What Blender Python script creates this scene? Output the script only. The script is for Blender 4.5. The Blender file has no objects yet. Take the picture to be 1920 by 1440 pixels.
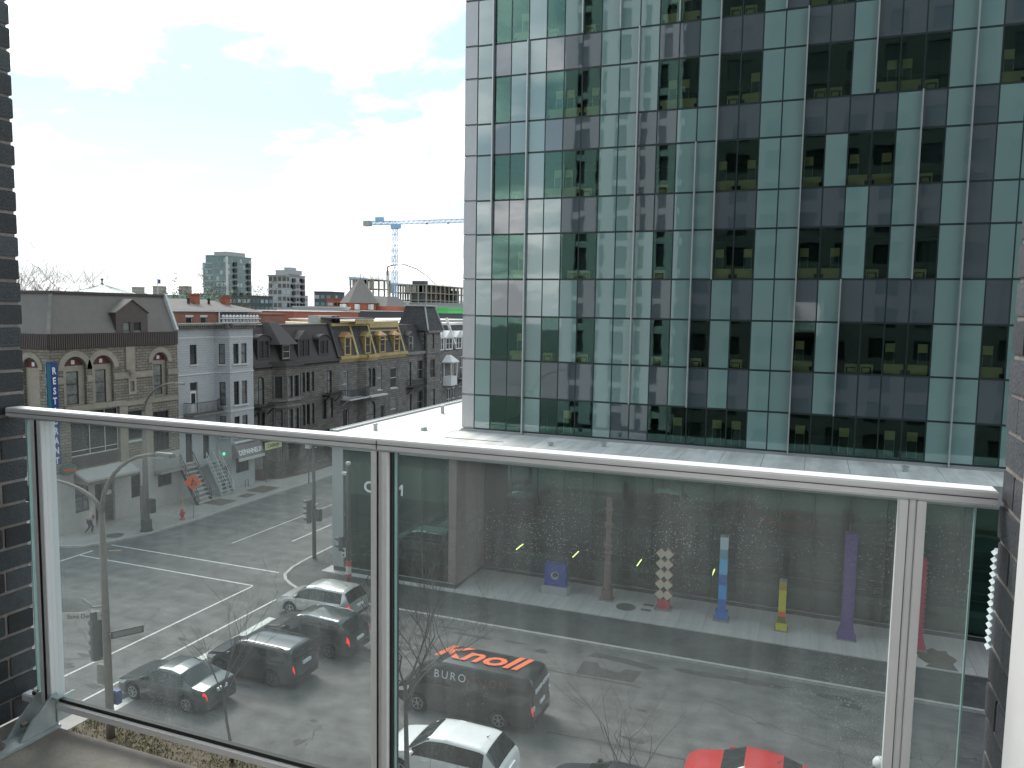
import bpy, bmesh, math, random
from mathutils import Vector, Matrix
rnd = random.Random(7)
PI = math.pi
scn = bpy.context.scene
C = scn.collection

# ------------------------------------------------------------------ camera
cam_d = bpy.data.cameras.new('camera')
cam = bpy.data.objects.new('camera', cam_d); C.objects.link(cam)
cam_d.sensor_width = 36.0
cam_d.lens = 27.24
cam_d.clip_start = 0.05
cam_d.clip_end = 6000
YAW, PITCH, ROLL = 0.3699, -0.0921, 0.0159
_f = Vector((-math.sin(YAW)*math.cos(PITCH), math.cos(YAW)*math.cos(PITCH), math.sin(PITCH)))
_r = _f.cross(Vector((0, 0, 1))).normalized(); _u = _r.cross(_f)
_r2 = _r*math.cos(ROLL)+_u*math.sin(ROLL); _u2 = -_r*math.sin(ROLL)+_u*math.cos(ROLL)
cam.matrix_world = Matrix(((_r2.x, _u2.x, -_f.x, 0), (_r2.y, _u2.y, -_f.y, 0), (_r2.z, _u2.z, -_f.z, 15.5), (0, 0, 0, 1)))
scn.camera = cam

# ------------------------------------------------------------------ world, sun, exposure
SUN = Vector((-0.70, 0.52, 0.95)).normalized()
w = bpy.data.worlds.new('World'); scn.world = w; w.use_nodes = True
nt = w.node_tree; N = nt.nodes; Lk = nt.links
for n in list(N): N.remove(n)
out = N.new('ShaderNodeOutputWorld')
sky = N.new('ShaderNodeTexSky'); sky.sky_type = 'NISHITA'; sky.sun_disc = False
sky.sun_elevation = math.asin(SUN.z); sky.sun_rotation = math.atan2(SUN.x, SUN.y)
sky.air_density = 1.0; sky.dust_density = 1.5; sky.ozone_density = 1.0
bg1 = N.new('ShaderNodeBackground'); bg1.inputs['Strength'].default_value = 0.12
bg2 = N.new('ShaderNodeBackground'); bg2.inputs['Color'].default_value = (1.0, 0.99, 0.98, 1); bg2.inputs['Strength'].default_value = 1.0
bg3 = N.new('ShaderNodeBackground'); bg3.inputs['Color'].default_value = (0.285, 0.378, 0.43, 1); bg3.inputs['Strength'].default_value = 1.0
tc = N.new('ShaderNodeTexCoord')
sep = N.new('ShaderNodeSeparateXYZ'); Lk.new(tc.outputs['Generated'], sep.inputs[0])
def wm(op, a, b=None, clamp=False):
    m = N.new('ShaderNodeMath'); m.operation = op; m.use_clamp = clamp
    for i, v in ((0, a), (1, b)):
        if v is None: continue
        if isinstance(v, (int, float)): m.inputs[i].default_value = v
        else: Lk.new(v, m.inputs[i])
    return m.outputs[0]
zc = wm('ADD', wm('MAXIMUM', sep.outputs['Z'], 0.0), 0.16)
comb = N.new('ShaderNodeCombineXYZ')
Lk.new(wm('DIVIDE', sep.outputs['X'], zc), comb.inputs[0]); Lk.new(wm('DIVIDE', sep.outputs['Y'], zc), comb.inputs[1])
SKY_OFF = (13.8, 10.3, -3.2)
mpw = N.new('ShaderNodeVectorMath'); mpw.operation = 'ADD'; mpw.inputs[1].default_value = SKY_OFF; Lk.new(comb.outputs[0], mpw.inputs[0])
nz = N.new('ShaderNodeTexNoise'); nz.inputs['Scale'].default_value = 1.5; nz.inputs['Detail'].default_value = 9; nz.inputs['Roughness'].default_value = 0.56
nz.inputs['Distortion'].default_value = 0.25
Lk.new(mpw.outputs[0], nz.inputs['Vector'])
cr = N.new('ShaderNodeValToRGB'); cr.color_ramp.elements[0].position = 0.49; cr.color_ramp.elements[1].position = 0.66
Lk.new(nz.outputs['Fac'], cr.inputs[0])
hz = wm('SUBTRACT', 1.0, wm('MULTIPLY', sep.outputs['Z'], 4.4), True)   # horizon whitening
hzp = wm('POWER', hz, 0.8, True)

mixa = N.new('ShaderNodeMixShader'); mixa.inputs[0].default_value = 0.85
Lk.new(sky.outputs[0], bg1.inputs['Color']); Lk.new(bg1.outputs[0], mixa.inputs[1]); Lk.new(bg3.outputs[0], mixa.inputs[2])
bg4 = N.new('ShaderNodeBackground'); bg4.inputs['Color'].default_value = (0.475, 0.482, 0.485, 1); bg4.inputs['Strength'].default_value = 1.0
mixh = N.new('ShaderNodeMixShader'); Lk.new(hzp, mixh.inputs[0]); Lk.new(mixa.outputs[0], mixh.inputs[1]); Lk.new(bg4.outputs[0], mixh.inputs[2])
mixb = N.new('ShaderNodeMixShader'); Lk.new(cr.outputs[0], mixb.inputs[0]); Lk.new(mixh.outputs[0], mixb.inputs[1]); Lk.new(bg2.outputs[0], mixb.inputs[2])
Lk.new(mixb.outputs[0], out.inputs[0])
sl = bpy.data.lights.new('sun', 'SUN'); sl.energy = 1.5; sl.angle = math.radians(28); sl.color = (1.0, 0.96, 0.9)
so = bpy.data.objects.new('sun', sl); C.objects.link(so)
so.rotation_euler = SUN.to_track_quat('Z', 'Y').to_euler(); so.location = (0, 0, 120)
scn.view_settings.view_transform = 'Standard'; scn.view_settings.look = 'None'
scn.view_settings.gamma = 1; scn.view_settings.use_curve_mapping = False
scn.view_settings.exposure = 1.22
scn.render.engine = 'CYCLES'
scn.cycles.use_denoising = True
scn.cycles.max_bounces = 8; scn.cycles.transparent_max_bounces = 16
scn.cycles.caustics_reflective = False; scn.cycles.caustics_refractive = False
scn.cycles.sample_clamp_indirect = 4

# ------------------------------------------------------------------ mesh helpers
class MB:
    def __init__(s): s.v = []; s.f = []; s.m = []
    def poly(s, pts, m=0):
        b = len(s.v); s.v += [tuple(p) for p in pts]; s.f.append(tuple(range(b, b+len(pts)))); s.m.append(m)
    def hexa(s, p, m=0):
        b = len(s.v); s.v += [tuple(q) for q in p]
        for f in ((0, 3, 2, 1), (4, 5, 6, 7), (0, 1, 5, 4), (1, 2, 6, 5), (2, 3, 7, 6), (3, 0, 4, 7)):
            s.f.append(tuple(b+i for i in f)); s.m.append(m)
    def box(s, x0, x1, y0, y1, z0, z1, m=0):
        s.hexa(((x0, y0, z0), (x1, y0, z0), (x1, y1, z0), (x0, y1, z0), (x0, y0, z1), (x1, y0, z1), (x1, y1, z1), (x0, y1, z1)), m)
    def bar(s, a, b, w=0.05, h=None, m=0):
        a = Vector(a); b = Vector(b); d = (b-a)
        if d.length < 1e-6: return
        d.normalize(); h = h or w
        up = Vector((0, 0, 1)) if abs(d.z) < .95 else Vector((0, 1, 0))
        x = d.cross(up).normalized()*(w/2); y = x.cross(d).normalized()*(h/2)
        s.hexa((a-x-y, a+x-y, a+x+y, a-x+y, b-x-y, b+x-y, b+x+y, b-x+y), m)
    def tube(s, pts, rad, n=8, m=0, caps=True):
        pts = [Vector(p) for p in pts]; b0 = len(s.v); k = len(pts)
        if isinstance(rad, (int, float)): rad = [rad]*k
        ref = None
        for i, p in enumerate(pts):
            d = (pts[min(i+1, k-1)]-pts[max(i-1, 0)]).normalized()
            if ref is None: ref = Vector((0, 0, 1)) if abs(d.z) < .9 else Vector((1, 0, 0))
            x = d.cross(ref)
            if x.length < 1e-4: x = d.cross(Vector((0, 1, 0)))
            x.normalize(); y = x.cross(d)
            for j in range(n):
                a = 2*PI*j/n; q = p+(x*math.cos(a)+y*math.sin(a))*rad[i]; s.v.append(tuple(q))
        for i in range(k-1):
            for j in range(n):
                a = b0+i*n+j; bb = b0+i*n+(j+1) % n
                s.f.append((a, bb, bb+n, a+n)); s.m.append(m)
        if caps:
            s.f.append(tuple(b0+j for j in range(n))[::-1]); s.m.append(m)
            s.f.append(tuple(b0+(k-1)*n+j for j in range(n))); s.m.append(m)
    def lathe(s, prof, c=(0, 0, 0), n=16, m=0, axis='z'):
        b0 = len(s.v); k = len(prof)
        for r, h in prof:
            for j in range(n):
                a = 2*PI*j/n; x, y = r*math.cos(a), r*math.sin(a)
                if axis == 'z': p = (c[0]+x, c[1]+y, c[2]+h)
                elif axis == 'y': p = (c[0]+x, c[1]+h, c[2]+y)
                else: p = (c[0]+h, c[1]+x, c[2]+y)
                s.v.append(p)
        for i in range(k-1):
            for j in range(n):
                a = b0+i*n+j; bb = b0+i*n+(j+1) % n
                s.f.append((a, bb, bb+n, a+n)); s.m.append(m)
        s.f.append(tuple(b0+j for j in range(n))[::-1]); s.m.append(m)
        s.f.append(tuple(b0+(k-1)*n+j for j in range(n))); s.m.append(m)
    def prism(s, pts, z0, z1, m=0):
        n = len(pts); b = len(s.v)
        s.v += [(p[0], p[1], z0) for p in pts]+[(p[0], p[1], z1) for p in pts]
        s.f.append(tuple(range(b, b+n))[::-1]); s.m.append(m)
        s.f.append(tuple(range(b+n, b+2*n))); s.m.append(m)
        for i in range(n):
            j = (i+1) % n; s.f.append((b+i, b+j, b+n+j, b+n+i)); s.m.append(m)
    def build(s, name, mats, parent=None, smooth=False, bevel=0, off=None):
        if not isinstance(mats, (list, tuple)): mats = [mats]
        o0 = Vector(off) if off is not None else Vector(ORG.get(parent.name, (0, 0, 0)) if parent else (0, 0, 0))
        me = bpy.data.meshes.new(name)
        me.from_pydata([(v[0]-o0.x, v[1]-o0.y, v[2]-o0.z) for v in s.v], [], s.f)
        for mt in mats: me.materials.append(mt)
        if len(mats) > 1: me.polygons.foreach_set('material_index', s.m)
        if smooth: me.polygons.foreach_set('use_smooth', [True]*len(me.polygons))
        if bevel:
            bm = bmesh.new(); bm.from_mesh(me); bmesh.ops.remove_doubles(bm, verts=bm.verts, dist=1e-5)
            bmesh.ops.recalc_face_normals(bm, faces=bm.faces)
            bmesh.ops.bevel(bm, geom=[e for e in bm.edges if len(e.link_faces) == 2 and e.calc_face_angle(0) > .6], offset=bevel, segments=2, affect='EDGES', clamp_overlap=True)
            bm.to_mesh(me); bm.free()
        me.update()
        o = bpy.data.objects.new(name, me); C.objects.link(o)
        if parent: o.parent = parent; ORG[o.name] = o0
        elif off is not None: o.location = o0
        return o
ORG = {}
def tag(o, label, cat, group=None):
    o['label'] = label; o['category'] = cat
    if group: o['group'] = group
    return o
def thing(name, label, cat, loc=(0, 0, 0), rotz=None, group=None):
    o = bpy.data.objects.new(name, None); C.objects.link(o); o.location = loc; o.empty_display_size = .3
    if rotz is None: ORG[o.name] = Vector(loc)
    else: o.rotation_euler = (0, 0, rotz); ORG[o.name] = Vector((0, 0, 0))
    return tag(o, label, cat, group)
def struct(o): o['kind'] = 'structure'; return o
def stuff(o): o['kind'] = 'stuff'; return o
def inst(name, me, parent, loc, scale=(1, 1, 1), rot=(0, 0, 0)):
    o = bpy.data.objects.new(name, me); C.objects.link(o); o.parent = parent
    o.location = Vector(loc)-Vector(ORG[parent.name]); o.scale = scale; o.rotation_euler = rot; ORG[o.name] = Vector(loc)
    return o
def copy_tree(o, parent=None):
    c = o.copy(); C.objects.link(c)
    if parent: c.parent = parent
    for ch in list(o.children): copy_tree(ch, c)
    return c

# ------------------------------------------------------------------ materials
def mat(name, col, rough=.6, metal=0, var=.12, scale=6.0, bump=0, bscale=None, spec=.5, coat=0, emit=None, estr=0, var2=0, rand=0, stretch=None, streak=None):
    m = bpy.data.materials.new(name); m.use_nodes = True; t = m.node_tree; b = t.nodes['Principled BSDF']
    b.inputs['Roughness'].default_value = rough; b.inputs['Metallic'].default_value = metal
    b.inputs['Specular IOR Level'].default_value = spec; b.inputs['Coat Weight'].default_value = coat
    b.inputs['Coat Roughness'].default_value = .03
    col = tuple(col)+(1,)
    tcn = t.nodes.new('ShaderNodeTexCoord'); vec = tcn.outputs['Object']
    if stretch:
        mp = t.nodes.new('ShaderNodeMapping'); mp.inputs['Scale'].default_value = stretch; t.links.new(vec, mp.inputs[0]); vec = mp.outputs[0]
    nz = t.nodes.new('ShaderNodeTexNoise'); nz.inputs['Scale'].default_value = scale; nz.inputs['Detail'].default_value = 6
    nz.inputs['Roughness'].default_value = .65
    t.links.new(vec, nz.inputs['Vector'])
    mr = t.nodes.new('ShaderNodeMapRange'); mr.inputs[1].default_value = .3; mr.inputs[2].default_value = .7
    mr.inputs[3].default_value = 1-var; mr.inputs[4].default_value = 1+var; t.links.new(nz.outputs['Fac'], mr.inputs[0])
    val = mr.outputs[0]
    if var2:
        n2 = t.nodes.new('ShaderNodeTexNoise'); n2.inputs['Scale'].default_value = scale*.12; n2.inputs['Detail'].default_value = 4
        t.links.new(vec, n2.inputs['Vector'])
        m2 = t.nodes.new('ShaderNodeMapRange'); m2.inputs[1].default_value = .35; m2.inputs[2].default_value = .65
        m2.inputs[3].default_value = 1-var2; m2.inputs[4].default_value = 1+var2; t.links.new(n2.outputs['Fac'], m2.inputs[0])
        mu = t.nodes.new('ShaderNodeMath'); mu.operation = 'MULTIPLY'; t.links.new(val, mu.inputs[0]); t.links.new(m2.outputs[0], mu.inputs[1]); val = mu.outputs[0]
    if streak:
        ms = t.nodes.new('ShaderNodeMapping'); ms.inputs['Scale'].default_value = streak; t.links.new(tcn.outputs['Object'], ms.inputs[0])
        n5 = t.nodes.new('ShaderNodeTexNoise'); n5.inputs['Scale'].default_value = 1; n5.inputs['Detail'].default_value = 5; n5.inputs['Roughness'].default_value = .6; t.links.new(ms.outputs[0], n5.inputs['Vector'])
        m5 = t.nodes.new('ShaderNodeMapRange'); m5.inputs[1].default_value = .35; m5.inputs[2].default_value = .65; m5.inputs[3].default_value = .8; m5.inputs[4].default_value = 1.15; t.links.new(n5.outputs['Fac'], m5.inputs[0])
        mu = t.nodes.new('ShaderNodeMath'); mu.operation = 'MULTIPLY'; t.links.new(val, mu.inputs[0]); t.links.new(m5.outputs[0], mu.inputs[1]); val = mu.outputs[0]
    if rand:
        oi = t.nodes.new('ShaderNodeObjectInfo'); m3 = t.nodes.new('ShaderNodeMapRange')
        m3.inputs[3].default_value = 1-rand; m3.inputs[4].default_value = 1+rand; t.links.new(oi.outputs['Random'], m3.inputs[0])
        mu = t.nodes.new('ShaderNodeMath'); mu.operation = 'MULTIPLY'; t.links.new(val, mu.inputs[0]); t.links.new(m3.outputs[0], mu.inputs[1]); val = mu.outputs[0]
    vm = t.nodes.new('ShaderNodeVectorMath'); vm.operation = 'SCALE'; vm.inputs[0].default_value = col[:3]
    t.links.new(val, vm.inputs['Scale']); t.links.new(vm.outputs[0], b.inputs['Base Color'])
    if bump:
        nb = t.nodes.new('ShaderNodeTexNoise'); nb.inputs['Scale'].default_value = bscale or scale*4; nb.inputs['Detail'].default_value = 4
        t.links.new(vec, nb.inputs['Vector'])
        bp = t.nodes.new('ShaderNodeBump'); bp.inputs['Strength'].default_value = bump; bp.inputs['Distance'].default_value = .02
        t.links.new(nb.outputs['Fac'], bp.inputs['Height']); t.links.new(bp.outputs[0], b.inputs['Normal'])
    if emit:
        b.inputs['Emission Color'].default_value = tuple(emit)+(1,); b.inputs['Emission Strength'].default_value = estr
    return m
def stone_mat(name, c1, c2, mortar, bw, bh, rough=.85, dirt=.25, bump=.6, ms=.02, squash=1.0):
    m = bpy.data.materials.new(name); m.use_nodes = True; t = m.node_tree; b = t.nodes['Principled BSDF']
    b.inputs['Roughness'].default_value = rough
    g = t.nodes.new('ShaderNodeNewGeometry'); sp = t.nodes.new('ShaderNodeSeparateXYZ'); t.links.new(g.outputs['Position'], sp.inputs[0])
    ad = t.nodes.new('ShaderNodeMath'); ad.operation = 'ADD'; t.links.new(sp.outputs['X'], ad.inputs[0]); t.links.new(sp.outputs['Y'], ad.inputs[1])
    cb = t.nodes.new('ShaderNodeCombineXYZ'); t.links.new(ad.outputs[0], cb.inputs[0]); t.links.new(sp.outputs['Z'], cb.inputs[1])
    br = t.nodes.new('ShaderNodeTexBrick'); br.inputs['Color1'].default_value = c1+(1,); br.inputs['Color2'].default_value = c2+(1,)
    br.inputs['Mortar'].default_value = mortar+(1,); br.inputs['Scale'].default_value = 1; br.inputs['Mortar Size'].default_value = ms
    br.inputs['Brick Width'].default_value = bw; br.inputs['Row Height'].default_value = bh; br.inputs['Bias'].default_value = 0
    t.links.new(cb.outputs[0], br.inputs['Vector'])
    nz = t.nodes.new('ShaderNodeTexNoise'); nz.inputs['Scale'].default_value = 1.3; nz.inputs['Detail'].default_value = 8; nz.inputs['Roughness'].default_value = .7
    t.links.new(g.outputs['Position'], nz.inputs['Vector'])
    mr = t.nodes.new('ShaderNodeMapRange'); mr.inputs[1].default_value = .3; mr.inputs[2].default_value = .7; mr.inputs[3].default_value = 1-dirt; mr.inputs[4].default_value = 1+dirt*.7
    t.links.new(nz.outputs['Fac'], mr.inputs[0])
    vm = t.nodes.new('ShaderNodeVectorMath'); vm.operation = 'SCALE'; t.links.new(br.outputs['Color'], vm.inputs[0]); t.links.new(mr.outputs[0], vm.inputs['Scale'])
    t.links.new(vm.outputs[0], b.inputs['Base Color'])
    n2 = t.nodes.new('ShaderNodeTexNoise'); n2.inputs['Scale'].default_value = 9; n2.inputs['Detail'].default_value = 5; t.links.new(g.outputs['Position'], n2.inputs['Vector'])
    sb = t.nodes.new('ShaderNodeMath'); sb.operation = 'SUBTRACT'; t.links.new(n2.outputs['Fac'], sb.inputs[0]); t.links.new(br.outputs['Fac'], sb.inputs[1])
    bp = t.nodes.new('ShaderNodeBump'); bp.inputs['Strength'].default_value = bump; bp.inputs['Distance'].default_value = .06
    t.links.new(sb.outputs[0], bp.inputs['Height']); t.links.new(bp.outputs[0], b.inputs['Normal'])
    return m
def clear_glass(name, tint, refl_rough=.02, ior=1.5, wav=0, dust=0, dustcol=(.75, .78, .77), speck=0, extra=0.0, gcol=(.9, 1, .97)):
    m = bpy.data.materials.new(name); m.use_nodes = True; t = m.node_tree
    for n in list(t.nodes):
        if n.type != 'OUTPUT_MATERIAL': t.nodes.remove(n)
    o = [n for n in t.nodes if n.type == 'OUTPUT_MATERIAL'][0]
    tr = t.nodes.new('ShaderNodeBsdfTransparent'); tr.inputs[0].default_value = tint+(1,)
    gl = t.nodes.new('ShaderNodeBsdfGlossy'); gl.inputs['Roughness'].default_value = refl_rough; gl.inputs['Color'].default_value = gcol+(1,)
    fr = t.nodes.new('ShaderNodeFresnel'); fr.inputs[0].default_value = ior
    fa = t.nodes.new('ShaderNodeMath'); fa.operation = 'ADD'; fa.use_clamp = True; fa.inputs[1].default_value = extra; t.links.new(fr.outputs[0], fa.inputs[0])
    mx = t.nodes.new('ShaderNodeMixShader'); t.links.new(fa.outputs[0], mx.inputs[0]); t.links.new(tr.outputs[0], mx.inputs[1]); t.links.new(gl.outputs[0], mx.inputs[2])
    tcn = t.nodes.new('ShaderNodeTexCoord')
    if wav:
        mp = t.nodes.new('ShaderNodeMapping'); mp.inputs['Scale'].default_value = (1, 1, .35); t.links.new(tcn.outputs['Object'], mp.inputs[0])
        gnode = t.nodes.new('ShaderNodeNewGeometry')
        nb = t.nodes.new('ShaderNodeTexNoise'); nb.inputs['Scale'].default_value = .9; nb.inputs['Detail'].default_value = 1; t.links.new(gnode.outputs['Position'], nb.inputs['Vector'])
        bp = t.nodes.new('ShaderNodeBump'); bp.inputs['Strength'].default_value = wav; bp.inputs['Distance'].default_value = .05
        t.links.new(nb.outputs['Fac'], bp.inputs['Height']); t.links.new(bp.outputs[0], gl.inputs['Normal'])
    last = mx.outputs[0]
    if dust:
        df = t.nodes.new('ShaderNodeBsdfDiffuse'); df.inputs[0].default_value = dustcol+(1,)
        tl = t.nodes.new('ShaderNodeBsdfTranslucent'); tl.inputs[0].default_value = dustcol+(1,)
        md = t.nodes.new('ShaderNodeMixShader'); md.inputs[0].default_value = .5; t.links.new(df.outputs[0], md.inputs[1]); t.links.new(tl.outputs[0], md.inputs[2])
        n1 = t.nodes.new('ShaderNodeTexNoise'); n1.inputs['Scale'].default_value = 2.2; n1.inputs['Detail'].default_value = 5; t.links.new(tcn.outputs['Object'], n1.inputs['Vector'])
        mp2 = t.nodes.new('ShaderNodeMapping'); mp2.inputs['Scale'].default_value = (26, 26, 2.0); t.links.new(tcn.outputs['Object'], mp2.inputs[0])
        n3 = t.nodes.new('ShaderNodeTexNoise'); n3.inputs['Scale'].default_value = 1; n3.inputs['Detail'].default_value = 3; t.links.new(mp2.outputs[0], n3.inputs['Vector'])
        ml = t.nodes.new('ShaderNodeMath'); ml.operation = 'MULTIPLY'; t.links.new(n1.outputs['Fac'], ml.inputs[0]); t.links.new(n3.outputs['Fac'], ml.inputs[1])
        mr = t.nodes.new('ShaderNodeMapRange'); mr.inputs[1].default_value = .1; mr.inputs[2].default_value = .42; mr.inputs[3].default_value = dust*.6; mr.inputs[4].default_value = dust*1.5
        t.links.new(ml.outputs[0], mr.inputs[0]); val = mr.outputs[0]
        if speck:
            vo = t.nodes.new('ShaderNodeTexVoronoi'); vo.inputs['Scale'].default_value = 240; t.links.new(tcn.outputs['Object'], vo.inputs['Vector'])
            n4 = t.nodes.new('ShaderNodeTexNoise'); n4.inputs['Scale'].default_value = 3.0; t.links.new(tcn.outputs['Object'], n4.inputs['Vector'])
            th = t.nodes.new('ShaderNodeMapRange'); th.inputs[1].default_value = .38; th.inputs[2].default_value = .72; th.inputs[3].default_value = .05; th.inputs[4].default_value = .34
            t.links.new(n4.outputs['Fac'], th.inputs[0])
            wn = t.nodes.new('ShaderNodeSeparateXYZ'); t.links.new(vo.outputs['Color'], wn.inputs[0])
            sz = t.nodes.new('ShaderNodeMath'); sz.operation = 'MULTIPLY'; t.links.new(th.outputs[0], sz.inputs[0]); t.links.new(wn.outputs['X'], sz.inputs[1])
            lt = t.nodes.new('ShaderNodeMath'); lt.operation = 'LESS_THAN'; t.links.new(vo.outputs['Distance'], lt.inputs[0]); t.links.new(sz.outputs[0], lt.inputs[1])
            s2 = t.nodes.new('ShaderNodeMath'); s2.operation = 'MULTIPLY'; s2.inputs[1].default_value = speck; t.links.new(lt.outputs[0], s2.inputs[0])
            aa = t.nodes.new('ShaderNodeMath'); aa.operation = 'ADD'; aa.use_clamp = True; t.links.new(val, aa.inputs[0]); t.links.new(s2.outputs[0], aa.inputs[1]); val = aa.outputs[0]
        m2 = t.nodes.new('ShaderNodeMixShader'); t.links.new(val, m2.inputs[0]); t.links.new(last, m2.inputs[1]); t.links.new(md.outputs[0], m2.inputs[2]); last = m2.outputs[0]
    t.links.new(last, o.inputs[0])
    return m
def panel_glass(name, col, rough=.04, wav=.06, rand=.05, spec=.7):
    m = mat(name, col, rough=rough, var=.03, scale=.6, spec=spec, rand=rand)
    t = m.node_tree; b = t.nodes['Principled BSDF']; b.inputs['Coat Weight'].default_value = 1.0; b.inputs['Coat IOR'].default_value = 2.1; b.inputs['Coat Roughness'].default_value = .015
    g = t.nodes.new('ShaderNodeNewGeometry'); nb = t.nodes.new('ShaderNodeTexNoise'); nb.inputs['Scale'].default_value = .9; nb.inputs['Detail'].default_value = 1
    t.links.new(g.outputs['Position'], nb.inputs['Vector'])
    bp = t.nodes.new('ShaderNodeBump'); bp.inputs['Strength'].default_value = wav; bp.inputs['Distance'].default_value = .05
    t.links.new(nb.outputs['Fac'], bp.inputs['Height']); t.links.new(bp.outputs[0], b.inputs['Normal']); t.links.new(bp.outputs[0], b.inputs['Coat Normal'])
    return m

M = {}
M['asphalt'] = mat('asphalt', (.125, .122, .118), .9, var=.16, scale=9, var2=.2, streak=(.06, .9, 1), bump=.25, bscale=60)
M['asphalt_new'] = mat('asphalt_new', (.075, .074, .072), .92, var=.25, scale=4, var2=.25, streak=(.3, .5, 1), bump=.25, bscale=60)
M['tar'] = mat('tar', (.06, .058, .055), .85, var=.3, scale=5)
M['concrete'] = mat('concrete', (.33, .315, .29), .9, var=.12, scale=3, var2=.1, bump=.15)
M['kerb'] = mat('kerb', (.42, .41, .38), .9, var=.18, scale=5)
M['paving'] = mat('paving', (.55, .51, .475), .85, var=.14, scale=1.0, rand=.05, stretch=(3.2, .25, 1))
M['white_line'] = mat('white_line', (.6, .6, .57), .8, var=.3, scale=6)
M['yellow_line'] = mat('yellow_line', (.5, .36, .12), .8, var=.3, scale=6)
M['earth'] = mat('earth', (.12, .10, .07), .95, var=.3, scale=3)
M['ground'] = mat('ground', (.16, .155, .145), .95, var=.2, scale=.05)
M['grass'] = mat('grass', (.12, .125, .05), .9, var=.5, scale=2.5)
M['straw'] = mat('straw', (.24, .2, .11), .9, var=.4, scale=2.5)
M['slab'] = mat('slab', (.27, .245, .22), .9, var=.14, scale=14, var2=.18, bump=.2, bscale=90)
M['steel'] = mat('steel', (.86, .87, .885), .45, metal=0, var=.04, scale=4, spec=.4)
M['galv'] = mat('galv', (.50, .56, .57), .45, metal=.5, var=.14, scale=18)
M['brick_dark'] = mat('brick_dark', (.030, .038, .043), .42, var=.3, scale=30, rand=.55, bump=.25, bscale=120)
M['brick_grey'] = mat('brick_grey', (.075, .078, .088), .5, var=.25, scale=30, rand=.3, bump=.25, bscale=120)
M['mortar'] = mat('mortar', (.24, .22, .205), .95, var=.15, scale=20, bump=.3)
M['white_paint'] = mat('white_paint', (.78, .78, .78), .5, var=.04)
M['black_rubber'] = mat('black_rubber', (.02, .022, .022), .6)
M['rail_glass'] = clear_glass('rail_glass', (.90, .955, .935), dust=.125, dustcol=(.72, .78, .765), speck=.34, ior=1.35)
M['glass_edge'] = mat('glass_edge', (.35, .55, .52), .15, spec=.8)
# tower
M['tower_light'] = panel_glass('tower_light', (.215, .345, .325), .06, wav=.04)
M['tower_dark'] = panel_glass('tower_dark', (.082, .112, .124), .06, wav=.04)
M['tower_pane'] = clear_glass('tower_pane', (.86, .95, .88), wav=.035, ior=1.6, extra=.05, gcol=(.50, .80, .72))
M['podium_pane'] = clear_glass('podium_pane', (.42, .60, .53), wav=.015, ior=1.5, extra=.02, gcol=(.48, .85, .76))
M['mullion'] = mat('mullion', (.025, .038, .038), .4, var=.05)
M['tower_metal'] = mat('tower_metal', (.50, .51, .515), .4, metal=.35, var=.05, scale=2)
M['fin'] = mat('fin', (.55, .57, .57), .35, metal=.5, var=.05)
M['interior'] = mat('interior', (.022, .032, .028), .8)
M['ceiling'] = mat('ceiling', (.18, .19, .18), .8)
M['beige'] = mat('beige', (.86, .72, .40), .6, var=.06, scale=1, rand=.1)
M['dark'] = mat('dark', (.012, .014, .014), .5)
M['roof_white'] = mat('roof_white', (.80, .765, .72), .6, var=.07, scale=.9, var2=.09, streak=(1.2, .2, 1))
M['fascia'] = mat('fascia', (.42, .43, .43), .45, metal=.3, var=.05)
M['soffit_red'] = mat('soffit_red', (.20, .09, .075), .6)
M['stone_pink'] = mat('stone_pink', (.23, .185, .165), .7, var=.14, scale=1.2, rand=.08)
M['pier_metal'] = mat('pier_metal', (.34, .37, .37), .45, metal=.3, var=.04)
M['letter_white'] = mat('letter_white', (.85, .87, .87), .5, var=.02)
M['tube'] = mat('tube', (.9, .85, .4), .5, emit=(1, .60, .24), estr=4.0)
# row houses
M['limestone'] = stone_mat('limestone', (.31, .275, .22), (.21, .19, .155), (.11, .10, .085), .55, .2)
M['ashlar'] = mat('ashlar', (.33, .295, .24), .85, var=.15, scale=2.5, var2=.1, bump=.2)
M['greystone'] = stone_mat('greystone', (.20, .185, .16), (.13, .122, .11), (.075, .07, .06), .6, .22)
M['greystone2'] = stone_mat('greystone2', (.235, .222, .20), (.15, .144, .134), (.09, .085, .078), .6, .24)
M['stone_trim'] = mat('stone_trim', (.21, .20, .18), .85, var=.2, scale=2, var2=.15, bump=.2)
M['paint_grey'] = stone_mat('paint_grey', (.47, .485, .50), (.445, .46, .475), (.36, .37, .38), .5, .2, rough=.8, dirt=.09, bump=.25)
M['paint_trim'] = mat('paint_trim', (.58, .59, .585), .7, var=.1, scale=3)
M['render_white'] = mat('render_white', (.45, .435, .41), .8, var=.08, scale=2, var2=.06)
M['brown_metal'] = mat('brown_metal', (.075, .055, .05), .5, var=.1, scale=3)
M['dark_brown'] = mat('dark_brown', (.055, .047, .044), .6, var=.2, scale=3)
M['shingle_grey'] = mat('shingle_grey', (.185, .17, .155), .9, var=.1, scale=16, var2=.05, bump=.4, bscale=50)
M['shingle_brown'] = mat('shingle_brown', (.075, .066, .063), .9, var=.12, scale=16, bump=.4, bscale=50)
M['slate'] = stone_mat('slate', (.10, .095, .095), (.06, .06, .062), (.03, .03, .03), .25, .18, dirt=.3, bump=.4)
M['gold'] = mat('gold', (.40, .305, .13), .55, metal=.05, var=.25, scale=5, var2=.15)
M['copper'] = mat('copper', (.46, .27, .12), .5, metal=.1, var=.25, scale=4)
M['wood_white'] = mat('wood_white', (.66, .66, .65), .6, var=.08)
M['wood_black'] = mat('wood_black', (.02, .02, .022), .5)
M['red_panel'] = mat('red_panel', (.11, .024, .016), .6, var=.15)
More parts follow.
